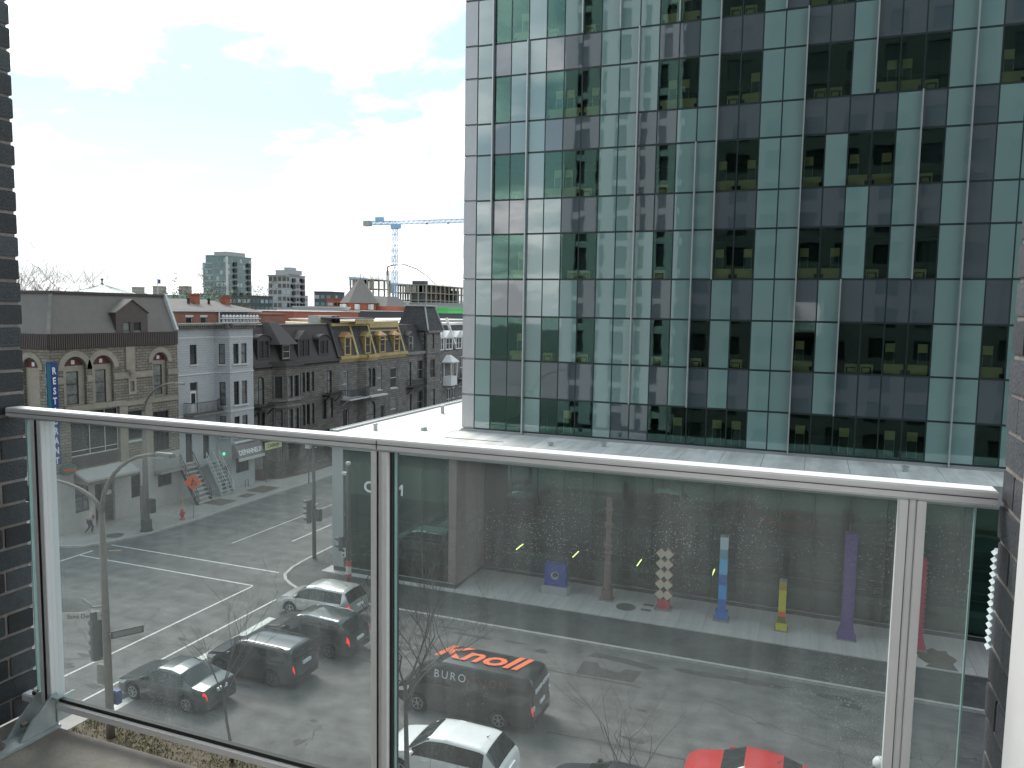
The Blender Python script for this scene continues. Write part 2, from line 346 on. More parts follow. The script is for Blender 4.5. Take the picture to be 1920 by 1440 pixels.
M['pane_dark'] = mat('pane_dark', (.022, .024, .025), .06, var=.3, scale=1.2, spec=.5)
M['pane_curtain'] = mat('pane_curtain', (.17, .175, .17), .1, var=.5, scale=2.2, spec=.5)
M['iron'] = mat('iron', (.02, .021, .022), .5)
M['iron_grey'] = mat('iron_grey', (.30, .32, .32), .5, metal=.3)
M['sign_blue'] = mat('sign_blue', (.01, .045, .21), .4)
M['sign_teal'] = mat('sign_teal', (.01, .14, .2), .4)
M['sign_oval'] = mat('sign_oval', (.05, .16, .15), .5)
M['sign_yellow'] = mat('sign_yellow', (.62, .6, .34), .6)
M['awning'] = mat('awning', (.22, .185, .185), .8)
M['brick_red'] = stone_mat('brick_red', (.33, .095, .055), (.27, .075, .045), (.3, .2, .15), .24, .08, dirt=.15, bump=.2)
M['brick_orange'] = mat('brick_orange', (.33, .10, .06), .85, var=.1, scale=3)
M['black_clad'] = mat('black_clad', (.028, .032, .035), .6, var=.1)
M['far_concrete'] = mat('far_concrete', (.30, .27, .22), .9, var=.12, scale=.4)
M['far_grey'] = mat('far_grey', (.36, .36, .36), .8, var=.06, scale=.3)
M['far_dark'] = mat('far_dark', (.07, .078, .082), .7, var=.1, scale=.3)
M['far_glass'] = mat('far_glass', (.10, .17, .17), .12, var=.35, scale=.35, spec=.6)
M['far_glass_pale'] = mat('far_glass_pale', (.30, .37, .37), .2, var=.3, scale=.5)
M['far_green'] = mat('far_green', (.12, .62, .16), .7)
M['far_mint'] = mat('far_mint', (.30, .48, .38), .7)
M['far_pale'] = mat('far_pale', (.55, .54, .50), .8)
M['crane_blue'] = mat('crane_blue', (.27, .46, .64), .5)
M['zinc'] = mat('zinc', (.36, .39, .38), .5, metal=.4, var=.1)
M['bark'] = mat('bark', (.055, .05, .043), .9, var=.3, scale=8)
M['bark_pale'] = mat('bark_pale', (.20, .18, .15), .9, var=.3, scale=8)
M['bark_street'] = mat('bark_street', (.085, .078, .068), .9, var=.3, scale=8)
M['leaf'] = mat('leaf', (.095, .10, .03), .8, var=.5, scale=1.5, rand=0)
M['shrub'] = mat('shrub', (.055, .058, .04), .9, var=.5, scale=3)
# street & vehicles
M['pole_grey'] = mat('pole_grey', (.20, .20, .185), .6, metal=.2, var=.12)
M['pole_brown'] = mat('pole_brown', (.17, .15, .13), .7, var=.12)
M['pole_black'] = mat('pole_black', (.022, .025, .024), .5)
M['signal'] = mat('signal', (.03, .042, .04), .55)
M['lens_dark'] = mat('lens_dark', (.03, .03, .03), .2)
M['lens_red'] = mat('lens_red', (.6, .02, .02), .3, emit=(1, .03, .03), estr=3)
M['lens_green'] = mat('lens_green', (.05, .6, .25), .3, emit=(.1, 1, .35), estr=.9)
M['orange_sign'] = mat('orange_sign', (.85, .13, .02), .5, emit=None)
M['red_paint'] = mat('red_paint', (.42, .025, .03), .4, var=.1)
M['yellow_paint'] = mat('yellow_paint', (.62, .42, .02), .5, var=.08)
M['manhole'] = mat('manhole', (.11, .105, .095), .7, var=.2)
M['tyre'] = mat('tyre', (.014, .014, .014), .85)
M['rim_dark'] = mat('rim_dark', (.10, .105, .11), .4, metal=.5)
M['rim'] = mat('rim', (.45, .46, .47), .35, metal=.7)
M['car_glass'] = mat('car_glass', (.012, .017, .018), .05, spec=.6, var=.2)
M['trim_black'] = mat('trim_black', (.018, .018, .019), .55)
M['chrome'] = mat('chrome', (.7, .71, .72), .2, metal=.9)
M['tail_on'] = mat('tail_on', (.5, .01, .01), .25, emit=(1, .035, .03), estr=.4)
M['tail'] = mat('tail', (.35, .012, .014), .2)
M['headlamp'] = mat('headlamp', (.6, .62, .62), .12, spec=.8)
M['amber'] = mat('amber', (.8, .25, .02), .3, emit=(1, .3, .02), estr=.8)
M['plate'] = mat('plate', (.75, .77, .78), .5)
def paint(n, c, metal=.0, rough=.28): return mat(n, c, rough, metal=metal, var=.02, coat=.8, spec=.5)
M['p_silver'] = paint('p_silver', (.50, .50, .49), .45)
M['p_black'] = paint('p_black', (.012, .014, .015))
M['p_navy'] = paint('p_navy', (.012, .018, .026))
M['p_teal'] = paint('p_teal', (.055, .068, .07), .4)
M['p_white'] = paint('p_white', (.80, .80, .80))
M['p_red'] = paint('p_red', (.62, .03, .03))
M['p_dark'] = paint('p_dark', (.02, .022, .03))
M['p_van'] = paint('p_van', (.016, .017, .018))
M['orange_ink'] = mat('orange_ink', (.85, .16, .05), .4)
M['brown_ink'] = mat('brown_ink', (.26, .06, .04), .5)
# art
M['art_blue'] = mat('art_blue', (.02, .05, .28), .45)
M['art_brown'] = mat('art_brown', (.16, .10, .085), .7, var=.2)
M['art_cream'] = mat('art_cream', (.56, .48, .36), .6, var=.05)
M['art_red'] = mat('art_red', (.45, .03, .05), .5)
M['art_pink'] = mat('art_pink', (.45, .045, .10), .5)
M['art_purple'] = mat('art_purple', (.10, .05, .22), .55)
M['art_yellow'] = mat('art_yellow', (.58, .52, .04), .5)
M['art_ochre'] = mat('art_ochre', (.40, .30, .03), .5)
M['art_orange'] = mat('art_orange', (.75, .14, .03), .5)
M['art_olive'] = mat('art_olive', (.16, .13, .04), .5)
M['blue1'] = mat('blue1', (.02, .13, .46), .45)
M['blue2'] = mat('blue2', (.03, .30, .72), .45)
M['blue3'] = mat('blue3', (.12, .48, .82), .45)
M['blue4'] = mat('blue4', (.14, .33, .43), .5)
M['blue5'] = mat('blue5', (.50, .62, .65), .5)
M['art_base'] = mat('art_base', (.24, .235, .22), .85)
# person
M['coat'] = mat('coat', (.52, .47, .40), .9, var=.12, scale=12)
M['trousers'] = mat('trousers', (.035, .04, .05), .9)
M['skin'] = mat('skin', (.45, .27, .2), .6)
M['bag_red'] = mat('bag_red', (.35, .06, .04), .7)

# ------------------------------------------------------------------ plane helpers for walls and windows
class PL:
    def __init__(s, p0, p1):
        s.o = Vector(p0); d = Vector(p1)-s.o; s.len = d.length; s.d = d/s.len; s.n = Vector((s.d.y, -s.d.x))
    def pt(s, u, v, wv=0):
        p = s.o+s.d*u+s.n*wv; return (p.x, p.y, v)
    def box(s, mb, u0, u1, v0, v1, w0, w1, m=0):
        mb.hexa((s.pt(u0, v0, w0), s.pt(u1, v0, w0), s.pt(u1, v0, w1), s.pt(u0, v0, w1), s.pt(u0, v1, w0), s.pt(u1, v1, w0), s.pt(u1, v1, w1), s.pt(u0, v1, w1)), m)
def arc(u0, u1, v1, rise, n=9):
    """points along an arch from (u0) to (u1); crown at v1, springing at v1-rise"""
    c = (u0+u1)/2; a = (u1-u0)/2
    return [(c-a*math.cos(PI*i/n), v1-rise+rise*math.sin(PI*i/n)) for i in range(n+1)]
def wall(mb, pl, z0, z1, holes=(), depth=.2, m=0, u0=0, u1=None):
    u1 = pl.len if u1 is None else u1
    holes = [h if len(h) > 4 else tuple(h)+(0,) for h in holes]
    us = sorted({u0, u1} | {h[0] for h in holes} | {h[1] for h in holes}); vs = sorted({z0, z1} | {h[2] for h in holes} | {h[3] for h in holes})
    for i in range(len(us)-1):
        for j in range(len(vs)-1):
            cu, cv = (us[i]+us[i+1])/2, (vs[j]+vs[j+1])/2
            if any(h[0] < cu < h[1] and h[2] < cv < h[3] for h in holes): continue
            mb.poly((pl.pt(us[i], vs[j]), pl.pt(us[i+1], vs[j]), pl.pt(us[i+1], vs[j+1]), pl.pt(us[i], vs[j+1])), m)
    for a, b, c, d, r in holes:
        sp = d-r
        mb.poly((pl.pt(a, c), pl.pt(a, sp), pl.pt(a, sp, -depth), pl.pt(a, c, -depth)), m)
        mb.poly((pl.pt(b, c), pl.pt(b, c, -depth), pl.pt(b, sp, -depth), pl.pt(b, sp)), m)
        mb.poly((pl.pt(a, c), pl.pt(a, c, -depth), pl.pt(b, c, -depth), pl.pt(b, c)), m)
        if r:
            ps = arc(a, b, d, r)
            for p, q in zip(ps[:-1], ps[1:]):
                mb.poly((pl.pt(*p), pl.pt(*q), pl.pt(q[0], d), pl.pt(p[0], d)), m)
                mb.poly((pl.pt(*p), pl.pt(p[0], p[1], -depth), pl.pt(q[0], q[1], -depth), pl.pt(*q)), m)
        else:
            mb.poly((pl.pt(a, d), pl.pt(b, d), pl.pt(b, d, -depth), pl.pt(a, d, -depth)), m)
def window(parent, pl, h, frame, pane, depth=.15, fw=.06, mull=(), rails=(), name='window', sill=None, curtain=False):
    a, b, c, d = h[:4]; r = h[4] if len(h) > 4 else 0
    mb = MB(); w0, w1 = -depth, -depth+.06
    top = d-r
    pl.box(mb, a, a+fw, c, top, w0, w1); pl.box(mb, b-fw, b, c, top, w0, w1); pl.box(mb, a+fw, b-fw, c, c+fw, w0, w1)
    if r:
        ps = arc(a, b, d, r); k = 1-2*fw/(b-a); cu = (a+b)/2
        qs = [(cu+(p[0]-cu)*k, top+(p[1]-top)*(1-fw/max(r, .05))) for p in ps]
        for i in range(len(ps)-1):
            mb.poly((pl.pt(*qs[i], w1), pl.pt(*qs[i+1], w1), pl.pt(*ps[i+1], w1), pl.pt(*ps[i], w1)))
    else: pl.box(mb, a+fw, b-fw, d-fw, d, w0, w1)
    for f in mull: u = a+(b-a)*f; pl.box(mb, u-fw*.4, u+fw*.4, c+fw, d-fw*(1 if not r else .4), w0+.005, w1-.005)
    for f in rails: v = c+(d-c)*f; pl.box(mb, a+fw, b-fw, v-fw*.4, v+fw*.4, w0+.008, w1+.008)
    o = mb.build(name, frame, parent)
    mp = MB()
    if r: mp.poly([pl.pt(a+.01, c+.01, w0+.02), pl.pt(b-.01, c+.01, w0+.02)]+[pl.pt(p[0], p[1]-.005, w0+.02) for p in arc(a, b, d, r)[::-1]])
    else: pl.box(mp, a+.01, b-.01, c+.01, d-.01, w0+.012, w0+.025)
    mp.build('pane', pane, o)
    if sill is not None:
        ms = MB(); pl.box(ms, a-.08, b+.08, c-.12, c-.005, -depth+.002, .09); ms.build('sill', sill, o)
    return o
def text_part(name, s, size, mt, parent, mw, bold=0.0, shear=0.0, ext=.01, align='CENTER', space=1.0, off=None):
    cu = bpy.data.curves.new(name, 'FONT'); cu.body = s; cu.size = size; cu.offset = bold; cu.shear = shear; cu.extrude = ext
    cu.align_x = align; cu.align_y = 'CENTER'; cu.space_character = space; cu.resolution_u = 3
    tmp = bpy.data.objects.new('tmp', cu); C.objects.link(tmp)
    dg = bpy.context.evaluated_depsgraph_get(); me = bpy.data.meshes.new_from_object(tmp.evaluated_get(dg))
    bpy.data.objects.remove(tmp); bpy.data.curves.remove(cu)
    me.materials.clear(); me.materials.append(mt); me.name = name
    o0 = Vector(ORG.get(parent.name, (0, 0, 0))) if parent else Vector((0, 0, 0))
    me.transform(Matrix.Translation(-o0) @ mw)
    o = bpy.data.objects.new(name, me); C.objects.link(o); o.parent = parent; ORG[o.name] = o0
    return o
def TM(loc, rx=0, rz=0, sx=1, sy=1):
    return Matrix.Translation(loc) @ Matrix.Rotation(rz, 4, 'Z') @ Matrix.Rotation(rx, 4, 'X') @ Matrix.Diagonal((sx, sy, 1, 1))

# ------------------------------------------------------------------ the ground and the roads
mb = MB(); mb.poly(((-3000, -800, -.03), (3000, -800, -.03), (3000, 4000, -.03), (-3000, 4000, -.03))); struct(mb.build('ground', M['ground']))
mb = MB()
for x0, x1, y0, y1 in ((-200, -42.0, 20.6, 34.6), (-42.0, -28.4, -60, 20.6), (-42.0, -28.4, 20.6, 34.6), (-28.4, 120, 20.6, 34.6), (-42.0, -28.4, 34.6, 420)):
    mb.poly(((x0, y0, 0), (x1, y0, 0), (x1, y1, 0), (x0, y1, 0)))
mb.poly(((-46, 34.6, 0), (-42, 34.6, 0), (-42, 40, 0), (-46, 40, 0))); mb.poly(((-28.4, 34.6, 0), (-24, 34.6, 0), (-24, 40, 0), (-28.4, 40, 0)))
struct(mb.build('road', M['asphalt']))
def sheet(name, pts, mt, z=.004, st=True):
    mb = MB(); mb.poly([(p[0], p[1], z) for p in pts]); o = mb.build(name, mt)
    return struct(o) if st else o
# asphalt footway inside the near-tower kerb, with rounded corner
corner = [(-28.7, 60), (-28.7, 42), (-28.66, 39.0), (-28.5, 37.4), (-28.1, 36.15), (-27.5, 35.45), (-26.7, 34.9), (-25.7, 34.4), (-24.4, 34.15), (-22, 34.1), (40, 34.1)]
def offset_poly(ps, d):
    o = []
    for i, p in enumerate(ps):
        a = Vector(ps[max(i-1, 0)]); b = Vector(ps[min(i+1, len(ps)-1)]); t = (b-a).normalized(); n = Vector((-t.y, t.x)); o.append((p[0]+n.x*d, p[1]+n.y*d))
    return o
inner = offset_poly(corner, .17)
mb = MB()
for i in range(len(corner)-1):
    a, b, c, d = corner[i], corner[i+1], inner[i+1], inner[i]
    mb.prism((a, b, c, d), -.02, .13)
struct(mb.build('kerb', M['kerb']))
mb = MB(); mb.prism(inner[1:]+[(40, 45), (-28.53, 45)], -.02, .122); struct(mb.build('footway', M['asphalt_new']))
mb = MB(); mb.prism([(-28.53, 45.01), (-25.9, 45.01), (-25.9, 60), (-28.53, 60)], -.02, .121); struct(mb.build('footway', M['asphalt_new']))
# concrete paving in front of the glass hall: slabs on a bed
mb = MB(); mb.box(-26.4, 12, 37.42, 42.2, -.01, .155); pav = struct(mb.build('paving', M['kerb'])); ORG[pav.name] = Vector((0, 0, 0))
x = -26.38; k = 0
slab_me = {}
while x < 11.9:
    wd = 1.18+.12*((k*7) % 3)
    for (ya, yb) in ((37.43, 38.18), (38.2, 39.9), (39.92, 42.1)):
        key = (round(wd, 2), ya)
        if key not in slab_me:
            mb = MB(); mb.box(0, wd-.018, 0, yb-ya, 0, .022); me_o = mb.build('paving_slab', M['paving'], pav, off=(0, 0, 0)); slab_me[key] = me_o.data; me_o.location = (x, ya, .156)
        else: inst('paving_slab', slab_me[key], pav, (x, ya, .156))
    x += wd; k += 1
# far side sidewalk along the old houses
far_k = [(-41.4, 200), (-41.4, 60), (-41.4, 49), (-41.3, 43), (-41.6, 39.6), (-42.3, 37.1), (-43.1, 35.4), (-44.5, 34.75), (-70, 34.3), (-160, 34.3)]
fin_ = offset_poly(far_k, -.17)
mb = MB()
for i in range(len(far_k)-1): mb.prism((far_k[i], fin_[i], fin_[i+1], far_k[i+1]), -.02, .13)
struct(mb.build('kerb', M['kerb']))
mb = MB(); mb.prism(fin_+[(-160, 60), (-60, 60), (-60, 200)], -.02, .124); sw = struct(mb.build('sidewalk', M['concrete'])); ORG[sw.name] = Vector((0, 0, 0))
for i in range(16):                                    # flags of the pavement, thin joints between
    for (xa, xb) in ((-44.0, -42.0), (-46.1, -44.02)):
        if i < 2 and xb > -42.5: xb = -43.2
        mb = MB(); y0 = 37.6+i*1.75; mb.box(xa, xb, y0, y0+1.735, .126, .134+.003*rnd.random()); mb.build('paving_slab', M['concrete'], sw)
# near side pavement, grass strip
mb = MB(); mb.box(-200, 120, 20.42, 20.6, -.02, .13); struct(mb.build('kerb', M['kerb']))
mb = MB(); mb.box(-200, -24.6, 9, 20.42, -.02, .12); mb.box(-24.6, 120, 9, 18.6, -.02, .12); struct(mb.build('sidewalk', M['concrete']))
mb = MB(); mb.box(-24.59, 120, 18.61, 20.41, -.02, .10); struct(mb.build('grass_verge', M['earth']))
mb = MB()
for i in range(15000):
    x = rnd.uniform(-24.5, 2); y = rnd.uniform(18.65, 20.38); z = .10
    d = math.sin(x*1.7)+math.cos(y*4+x)
    if rnd.random() > .75+.2*d: continue
    h = rnd.uniform(.03, .12); a = rnd.uniform(0, 2*PI); l = rnd.uniform(.012, .03)
    dx, dy = math.cos(a)*l, math.sin(a)*l; mb.poly(((x-dx, y-dy, z), (x+dx, y+dy, z), (x+rnd.uniform(-.07, .07), y+rnd.uniform(-.07, .07), z+h)), 0 if rnd.random() < .45+.3*d else 1)
stuff(mb.build('grass', [M['grass'], M['straw']]))
# painted markings
def line(pts, wd, mt='white_line', z=.004, name='road_marking'):
    mb = MB()
    for a, b in zip(pts[:-1], pts[1:]):
        a = Vector(a); b = Vector(b); t = (b-a).normalized(); n = Vector((-t.y, t.x))*wd/2
        mb.poly([(p.x, p.y, z) for p in (a-n, b-n, b+n, a+n)])
    return struct(mb.build(name, M[mt]))
line([(-28.62, 21.2), (-28.62, 34.1)], .11); line([(-26.15, 21.2), (-26.15, 33.0)], .11)
line([(-42.0, 34.22), (-28.68, 34.2)], .11); line([(-42.0, 36.57), (-28.75, 36.55)], .11, z=.005)
line([(-24.55, 20.9), (-24.72, 30.9)], .42); line([(-24.8, 32.0), (-24.8, 33.3)], .42)
line([(-42.05, 32.0), (-42.05, 35.2)], .16, z=.006)
line([(-41.2, 35.6), (-40.5, 36.0)], .16, 'yellow_line')
line([(-31.9, 42.0), (-31.9, 46.5)], .11); line([(-31.9, 52), (-31.9, 56)], .11); line([(-35.2, 40), (-35.2, 70)], .08)
# tar repairs and cracks
rp = random.Random(3)
def blob(cx, cy, rx, ry, n=18, jit=.25):
    return [(cx+rx*math.cos(2*PI*i/n)*(1+rp.uniform(-jit, jit)), cy+ry*math.sin(2*PI*i/n)*(1+rp.uniform(-jit, jit))) for i in range(n)]
sheet('tar_patch', [(-8.9, 31.1), (-6.4, 31.25), (-6.3, 32.4), (-7.0, 32.35), (-7.2, 31.9), (-8.0, 32.0), (-8.3, 32.5), (-8.9, 32.4)], M['tar'], .004)
sheet('tar_patch', [(-8.9, 32.9), (-8.0, 33.0), (-6.1, 32.7), (-5.6, 33.0), (-7, 33.35), (-8.7, 33.45)], M['tar'], .005)
for cx, cy, rx, ry in ((-14.5, 32.9, 1.1, .14), (-12.4, 33.0, .5, .12), (-11, 32.6, .35, .2), (-3.9, 33.2, 1.2, .25), (-1.6, 33.3, 1.3, .3), (1.5, 33.2, .8, .2), (-1.2, 29.9, .15, .08), (-5.6, 29.1, .22, .1), (-16, 33.3, .8, .1)):
    sheet('tar_patch', blob(cx, cy, rx, ry), M['tar'], .0055)
def crack(p, q, n=24, jit=.12, wd=.04, name='road_crack'):
    pts = [(p[0]+(q[0]-p[0])*i/n+rp.uniform(-jit, jit), p[1]+(q[1]-p[1])*i/n+rp.uniform(-jit, jit)) for i in range(n+1)]
    line(pts, wd, 'tar', .006, name)
crack((-20, 30.9), (-6, 30.95), jit=.05, wd=.1); crack((-8.5, 26.2), (6, 26.5), 30, .05, .12); crack((-10, 30.2), (-7.8, 28.4)); crack((-3.5, 31), (3.8, 28)); crack((0, 32), (4, 29.5)); crack((-30, 26), (-24, 27), 20, .08, .03)
crack((-40, 30), (-30, 25), 30, .15, .03); crack((-36, 44), (-34, 60), 30, .12, .03); crack((2.2, 30.5), (6.5, 28.0), 20, .2, .04); crack((3.5, 29.5), (6.5, 30.5), 16, .2, .03)
for k in range(26):
    x = rp.uniform(-40, 3); y = rp.uniform(21.5, 33.5); sheet('oil_stain', blob(x, y, rp.uniform(.12, .5), rp.uniform(.08, .25), 12, .35), M['tar'] if k % 3 else M['asphalt_new'], .0065+.00002*k)
for k in range(9): x = rp.uniform(-40, -2); y = rp.uniform(22, 33); crack((x, y), (x+rp.uniform(-5, 5), y+rp.uniform(-3, 3)), 16, .12, .025)
sheet('asphalt_patch', [(-37.5, 27.0), (-34.2, 26.6), (-34.0, 28.4), (-37.3, 28.7)], M['asphalt_new'], .0042); sheet('asphalt_patch', [(-16.5, 29.6), (-13.0, 29.5), (-13.0, 30.6), (-16.4, 30.7)], M['asphalt_new'], .0043); sheet('asphalt_patch', [(-35.0, 46), (-33.4, 46), (-33.2, 51), (-34.8, 51)], M['asphalt_new'], .0044)
def cover(x, y, r, z):
    mb = MB(); mb.lathe(((r, 0), (r, .012), (r*.9, .016), (r*.88, .012)), (x, y, z), 24)
    return mb.build('manhole_cover', M['manhole'], off=(x, y, z))
tag(cover(-8.52, 39.05, .52, .178), 'large round manhole cover in the pale paving near the brown column', 'manhole cover')
tag(cover(-43.2, 37.9, .55, .134), 'dark round manhole cover in the sidewalk at the stone building corner', 'manhole cover')
for x, y, l in ((-7.47, 39.78, 'small dark rectangular hatch in the paving, farther of the pair'), (-7.46, 39.06, 'small dark rectangular hatch in the paving, nearer of the pair')):
    mb = MB(); mb.box(x-.27, x+.27, y-.13, y+.13, .178, .186); mb.box(x-.22, x+.22, y-.09, y+.09, .186, .19)
    tag(mb.build('hatch', M['manhole'], off=(x, y, .178)), l, 'hatch', 'hatches in the paving')
for (x, y, sx, sy, l) in ((-43.3, 48.0, .9, .9, 'dark tree pit in the sidewalk nearest the stone stairs'), (-42.9, 50.6, .5, .6, 'small dark grate in the sidewalk between the two tree pits'), (-43.2, 53.0, .95, 1.1, 'dark tree pit in the sidewalk before the grey painted house')):
    mb = MB(); mb.box(x-sx, x+sx, y-sy, y+sy, .14, .145)
    for q in range(6): mb.box(x-sx, x+sx, y-sy+2*sy*(q+.3)/6, y-sy+2*sy*(q+.6)/6, .145, .15, 1)
    tag(mb.build('tree_pit', [M['earth'], M['manhole']], off=(x, y, .14)), l, 'tree pit')
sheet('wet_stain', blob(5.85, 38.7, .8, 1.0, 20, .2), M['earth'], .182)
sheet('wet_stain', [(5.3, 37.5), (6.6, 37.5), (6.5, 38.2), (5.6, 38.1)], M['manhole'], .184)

# ------------------------------------------------------------------ glass tower
YT = 41.65
tw = thing('glass_tower', 'tall office tower clad in pale green, grey and clear glass panels', 'office building', (0, YT, 8.45))
lev = [8.62, 10.62, 12.74, 15.27, 17.38, 19.93, 21.86, 24.41, 26.15, 28.7, 30.5, 33.0, 34.9, 37.4, 39.3, 41.8, 43.7]
rows = ['L WWLWWWLDDWWWWWLLWWWWWWLLW', 'L DDLDDDLLLDLDLDLLDLDDDDLLD', 'L WWLWLWLLLWLWLWLLWLWWWWLLW', 'L DDLLLDLLLDLDLDLLDLDDDDLLD', 'L WWLLWWLLLWLLWWLLWWLWLWLDL',
        'L DDLLDDLLDDLLDDLLDDLDLDLDL', 'L WWLWWWLLDWLLWWLLWLWWLWLDL', 'L DLLDDDLLDDLLDDLLDDDDLDLDL', 'L WLLWWWLLLWWLWWLLWWLWWWLLW', 'L DLLDDDLLLDDLDDLLDDLDDDLLD',
        'L WWLWLWLLLWWLWWLDWWLWWWLLW', 'L DDLDLDLLDDLLDDLLDLDDLDLDL', 'L WWLWWWLLDWLLWWLLWLWWLWLDL', 'L DLLDDDLLDDLLDDLLDDDDLDLDL', 'L WLLWWWLLLWWLWWLLWWLWWWLLW', 'L DLLDDDLLLDDLDDLLDDLDDDLLD']
PW = 1.0345; X0 = -17.52
xb = [-18.52]+[X0+PW*i for i in range(31)]
XR = xb[-1]
um = {}
def unit(nm, mt):
    if nm not in um:
        mb = MB(); mb.box(0, 1, 0, .03, 0, 1); o = mb.build(nm, mt, tw, off=(0, 0, 0)); um[nm] = o.data; bpy.data.objects.remove(o)
    return um[nm]
mets = unit('tower_panel', M['tower_metal'])
rr = random.Random(11)
panes_at = []
gx, gz = .033, .05
for r in range(16):
    pat = rows[r].replace(' ', ''); z0, z1 = lev[r]+gz, lev[r+1]-gz
    inst('metal_panel', mets, tw, (-19.29, YT-.02, z0+.02), (.74, 4, z1-z0-.02))
    for i in range(len(xb)-1):
        ch = pat[i] if i < len(pat) else pat[(i*5+3) % 26]
        a, b = xb[i]+gx, xb[i+1]-gx
        if ch == 'L': inst('frosted_panel', unit('frosted_panel', M['tower_light']), tw, (a, YT, z0), (b-a, 1, z1-z0), (rr.gauss(0, .0015), 0, rr.gauss(0, .002)))
        elif ch == 'D': inst('spandrel_panel', unit('spandrel_panel', M['tower_dark']), tw, (a, YT, z0), (b-a, 1, z1-z0), (rr.gauss(0, .0015), 0, rr.gauss(0, .002)))
        else:
            if len(panes_at) < 250:
                inst('window_pane', unit('window_pane', M['tower_pane']), tw, (a, YT+.005, z0), (b-a, 1, z1-z0), (rr.gauss(0, .0015), 0, rr.gauss(0, .002)))
            panes_at.append((r, i, a, b, z0, z1))
mb = MB()
for z in lev: mb.box(-18.55, XR, YT+.012, YT+.14, z-.05, z+.05)
for i, x in enumerate(xb):
    for r in range(16): mb.box(x-.033, x+.033, YT+.012, YT+.14, lev[r]+.05, lev[r+1]-.05)
mb.build('mullion_grid', M['mullion'], tw)
mb = MB()
for r in range(16):
    pat = rows[r].replace(' ', '')
    for i in range(len(xb)-1):
        ch = pat[i] if i < len(pat) else pat[(i*5+3) % 26]
        if ch != 'W': mb.box(xb[i]+.035, xb[i+1]-.035, YT+.06, YT+.12, lev[r]+.052, lev[r+1]-.052)
mb.build('backing', M['interior'], tw)
for (i, za, zb_) in ((0, 19.93, 43.7), (2, 8.5, 30.5), (8, 10.62, 30.5), (11, 10.62, 24.41), (12, 17.38, 43.7), (16, 8.5, 30.5), (18, 10.62, 17.38), (21, 17.38, 26.15), (19, 26.15, 43.7), (23, 8.5, 43.7), (5, 30.5, 43.7), (7, 30.5, 43.7), (10, 30.5, 43.7), (15, 30.5, 43.7), (27, 8.5, 43.7)):
    x = X0+PW*i; mb = MB(); mb.box(x-.03, x+.03, YT-.24, YT-.002, za, zb_); mb.build('fin', M['fin'], tw)
mb = MB()      # floors, ceilings, back walls
for r in range(0, 16, 2):
    zf, zt = lev[r]-.25, lev[r+1]+.1
    mb.box(-18.4, XR-.1, YT+.16, YT+7, zf, zf+.2, 0); mb.box(-18.4, XR-.1, YT+.16, YT+7, zt, zt+.15, 1)
    mb.box(-18.4, XR-.1, YT+7, YT+7.1, zf+.2, zt, 0)
    for i in range(0, 31, 4): mb.box(xb[i]-.05, xb[i]+.05, YT+1.2, YT+7, zf+.2, zt, 0)
mb.build('interior', [M['interior'], M['ceiling']], tw)
mb = MB(); mb.box(-19.29, -18.56, YT+.12, YT+18, 8.45, 43.7); mb.box(XR, XR+.3, YT, YT+18, 8.45, 43.7); mb.box(-18.56, XR, YT+14, YT+18, 8.45, 43.7); mb.box(-19.29, XR+.3, YT-.03, YT+18, 43.7, 44.4)
mb.build('wall', M['tower_metal'], tw)
for k in range(16):                                     # metal cladding panels round the corner
    mb = MB(); mb.box(-19.33, -19.3, YT+.02, YT+17.9, lev[k]+.02, lev[k+1]-.02); mb.build('metal_panel', M['tower_metal'], tw)
mb = MB(); mb.box(-19.35, XR, YT-.06, YT+.1, 8.455, 8.58); mb.box(-19.42, XR, YT-.16, YT-.06, 8.455, 8.5); mb.build('base_flashing', M['fascia'], tw)
# furniture behind the panes
def cabinet(kind, a, b, z, flip, y):
    mb = MB(); wd = b-a
    X = (lambda t: a+t) if not flip else (lambda t: b-t)
    def bx(t0, t1, y0, y1, q0, q1, m=0):
        p, q = sorted((X(t0), X(t1))); mb.box(p, q, y0, y1, z+q0, z+q1, m)
    if kind == 0:      # low cupboard with an upright panel on posts
        bx(.04, wd-.06, y, y+.5, 0, .50); bx(wd-.18, wd-.06, y-.01, y, .02, .22, 1)
        bx(.08, .50, y+.1, y+.16, 1.08, 1.50); bx(.08, .11, y+.1, y+.14, .5, 1.08, 2); bx(.46, .49, y+.1, y+.14, .5, 1.08, 2); bx(.11, .46, y+.12, y+.15, .55, 1.05, 1)
    elif kind == 1:    # small desk
        bx(.36, wd-.04, y, y+.45, .30, .44); bx(.36, .42, y, y+.45, 0, .30); bx(wd-.10, wd-.04, y, y+.45, 0, .30); bx(.5, wd-.14, y+.05, y+.1, .02, .24)
    else:              # tall upright panel on legs
        bx(.28, .74, y+.1, y+.16, .88, 1.32); bx(.28, .31, y+.1, y+.14, .0, .88, 2); bx(.71, .74, y+.1, y+.14, .0, .88, 2); bx(.31, .71, y+.12, y+.15, .1, .85, 1)
    return mb.build('cabinet', [M['beige'], M['dark'], M['tower_light']], off=((a+b)/2, y, z))
lab = {0: ('beige low cupboard with a raised square panel behind a tower window', 'beige cupboards behind the tower windows'),
       1: ('small beige desk standing behind a tower window', 'beige desks behind the tower windows'),
       2: ('beige square panel on thin legs behind a bottom row tower window', 'beige panels on legs behind the bottom row of tower windows')}
pset = {(r, i) for r, i, *_ in panes_at}; cnt = {}
ordw = ['', 'first', 'second', 'third', 'fourth', 'fifth', 'sixth', 'seventh', 'eighth', 'ninth', 'tenth', 'eleventh', 'twelfth', 'thirteenth', 'fourteenth']
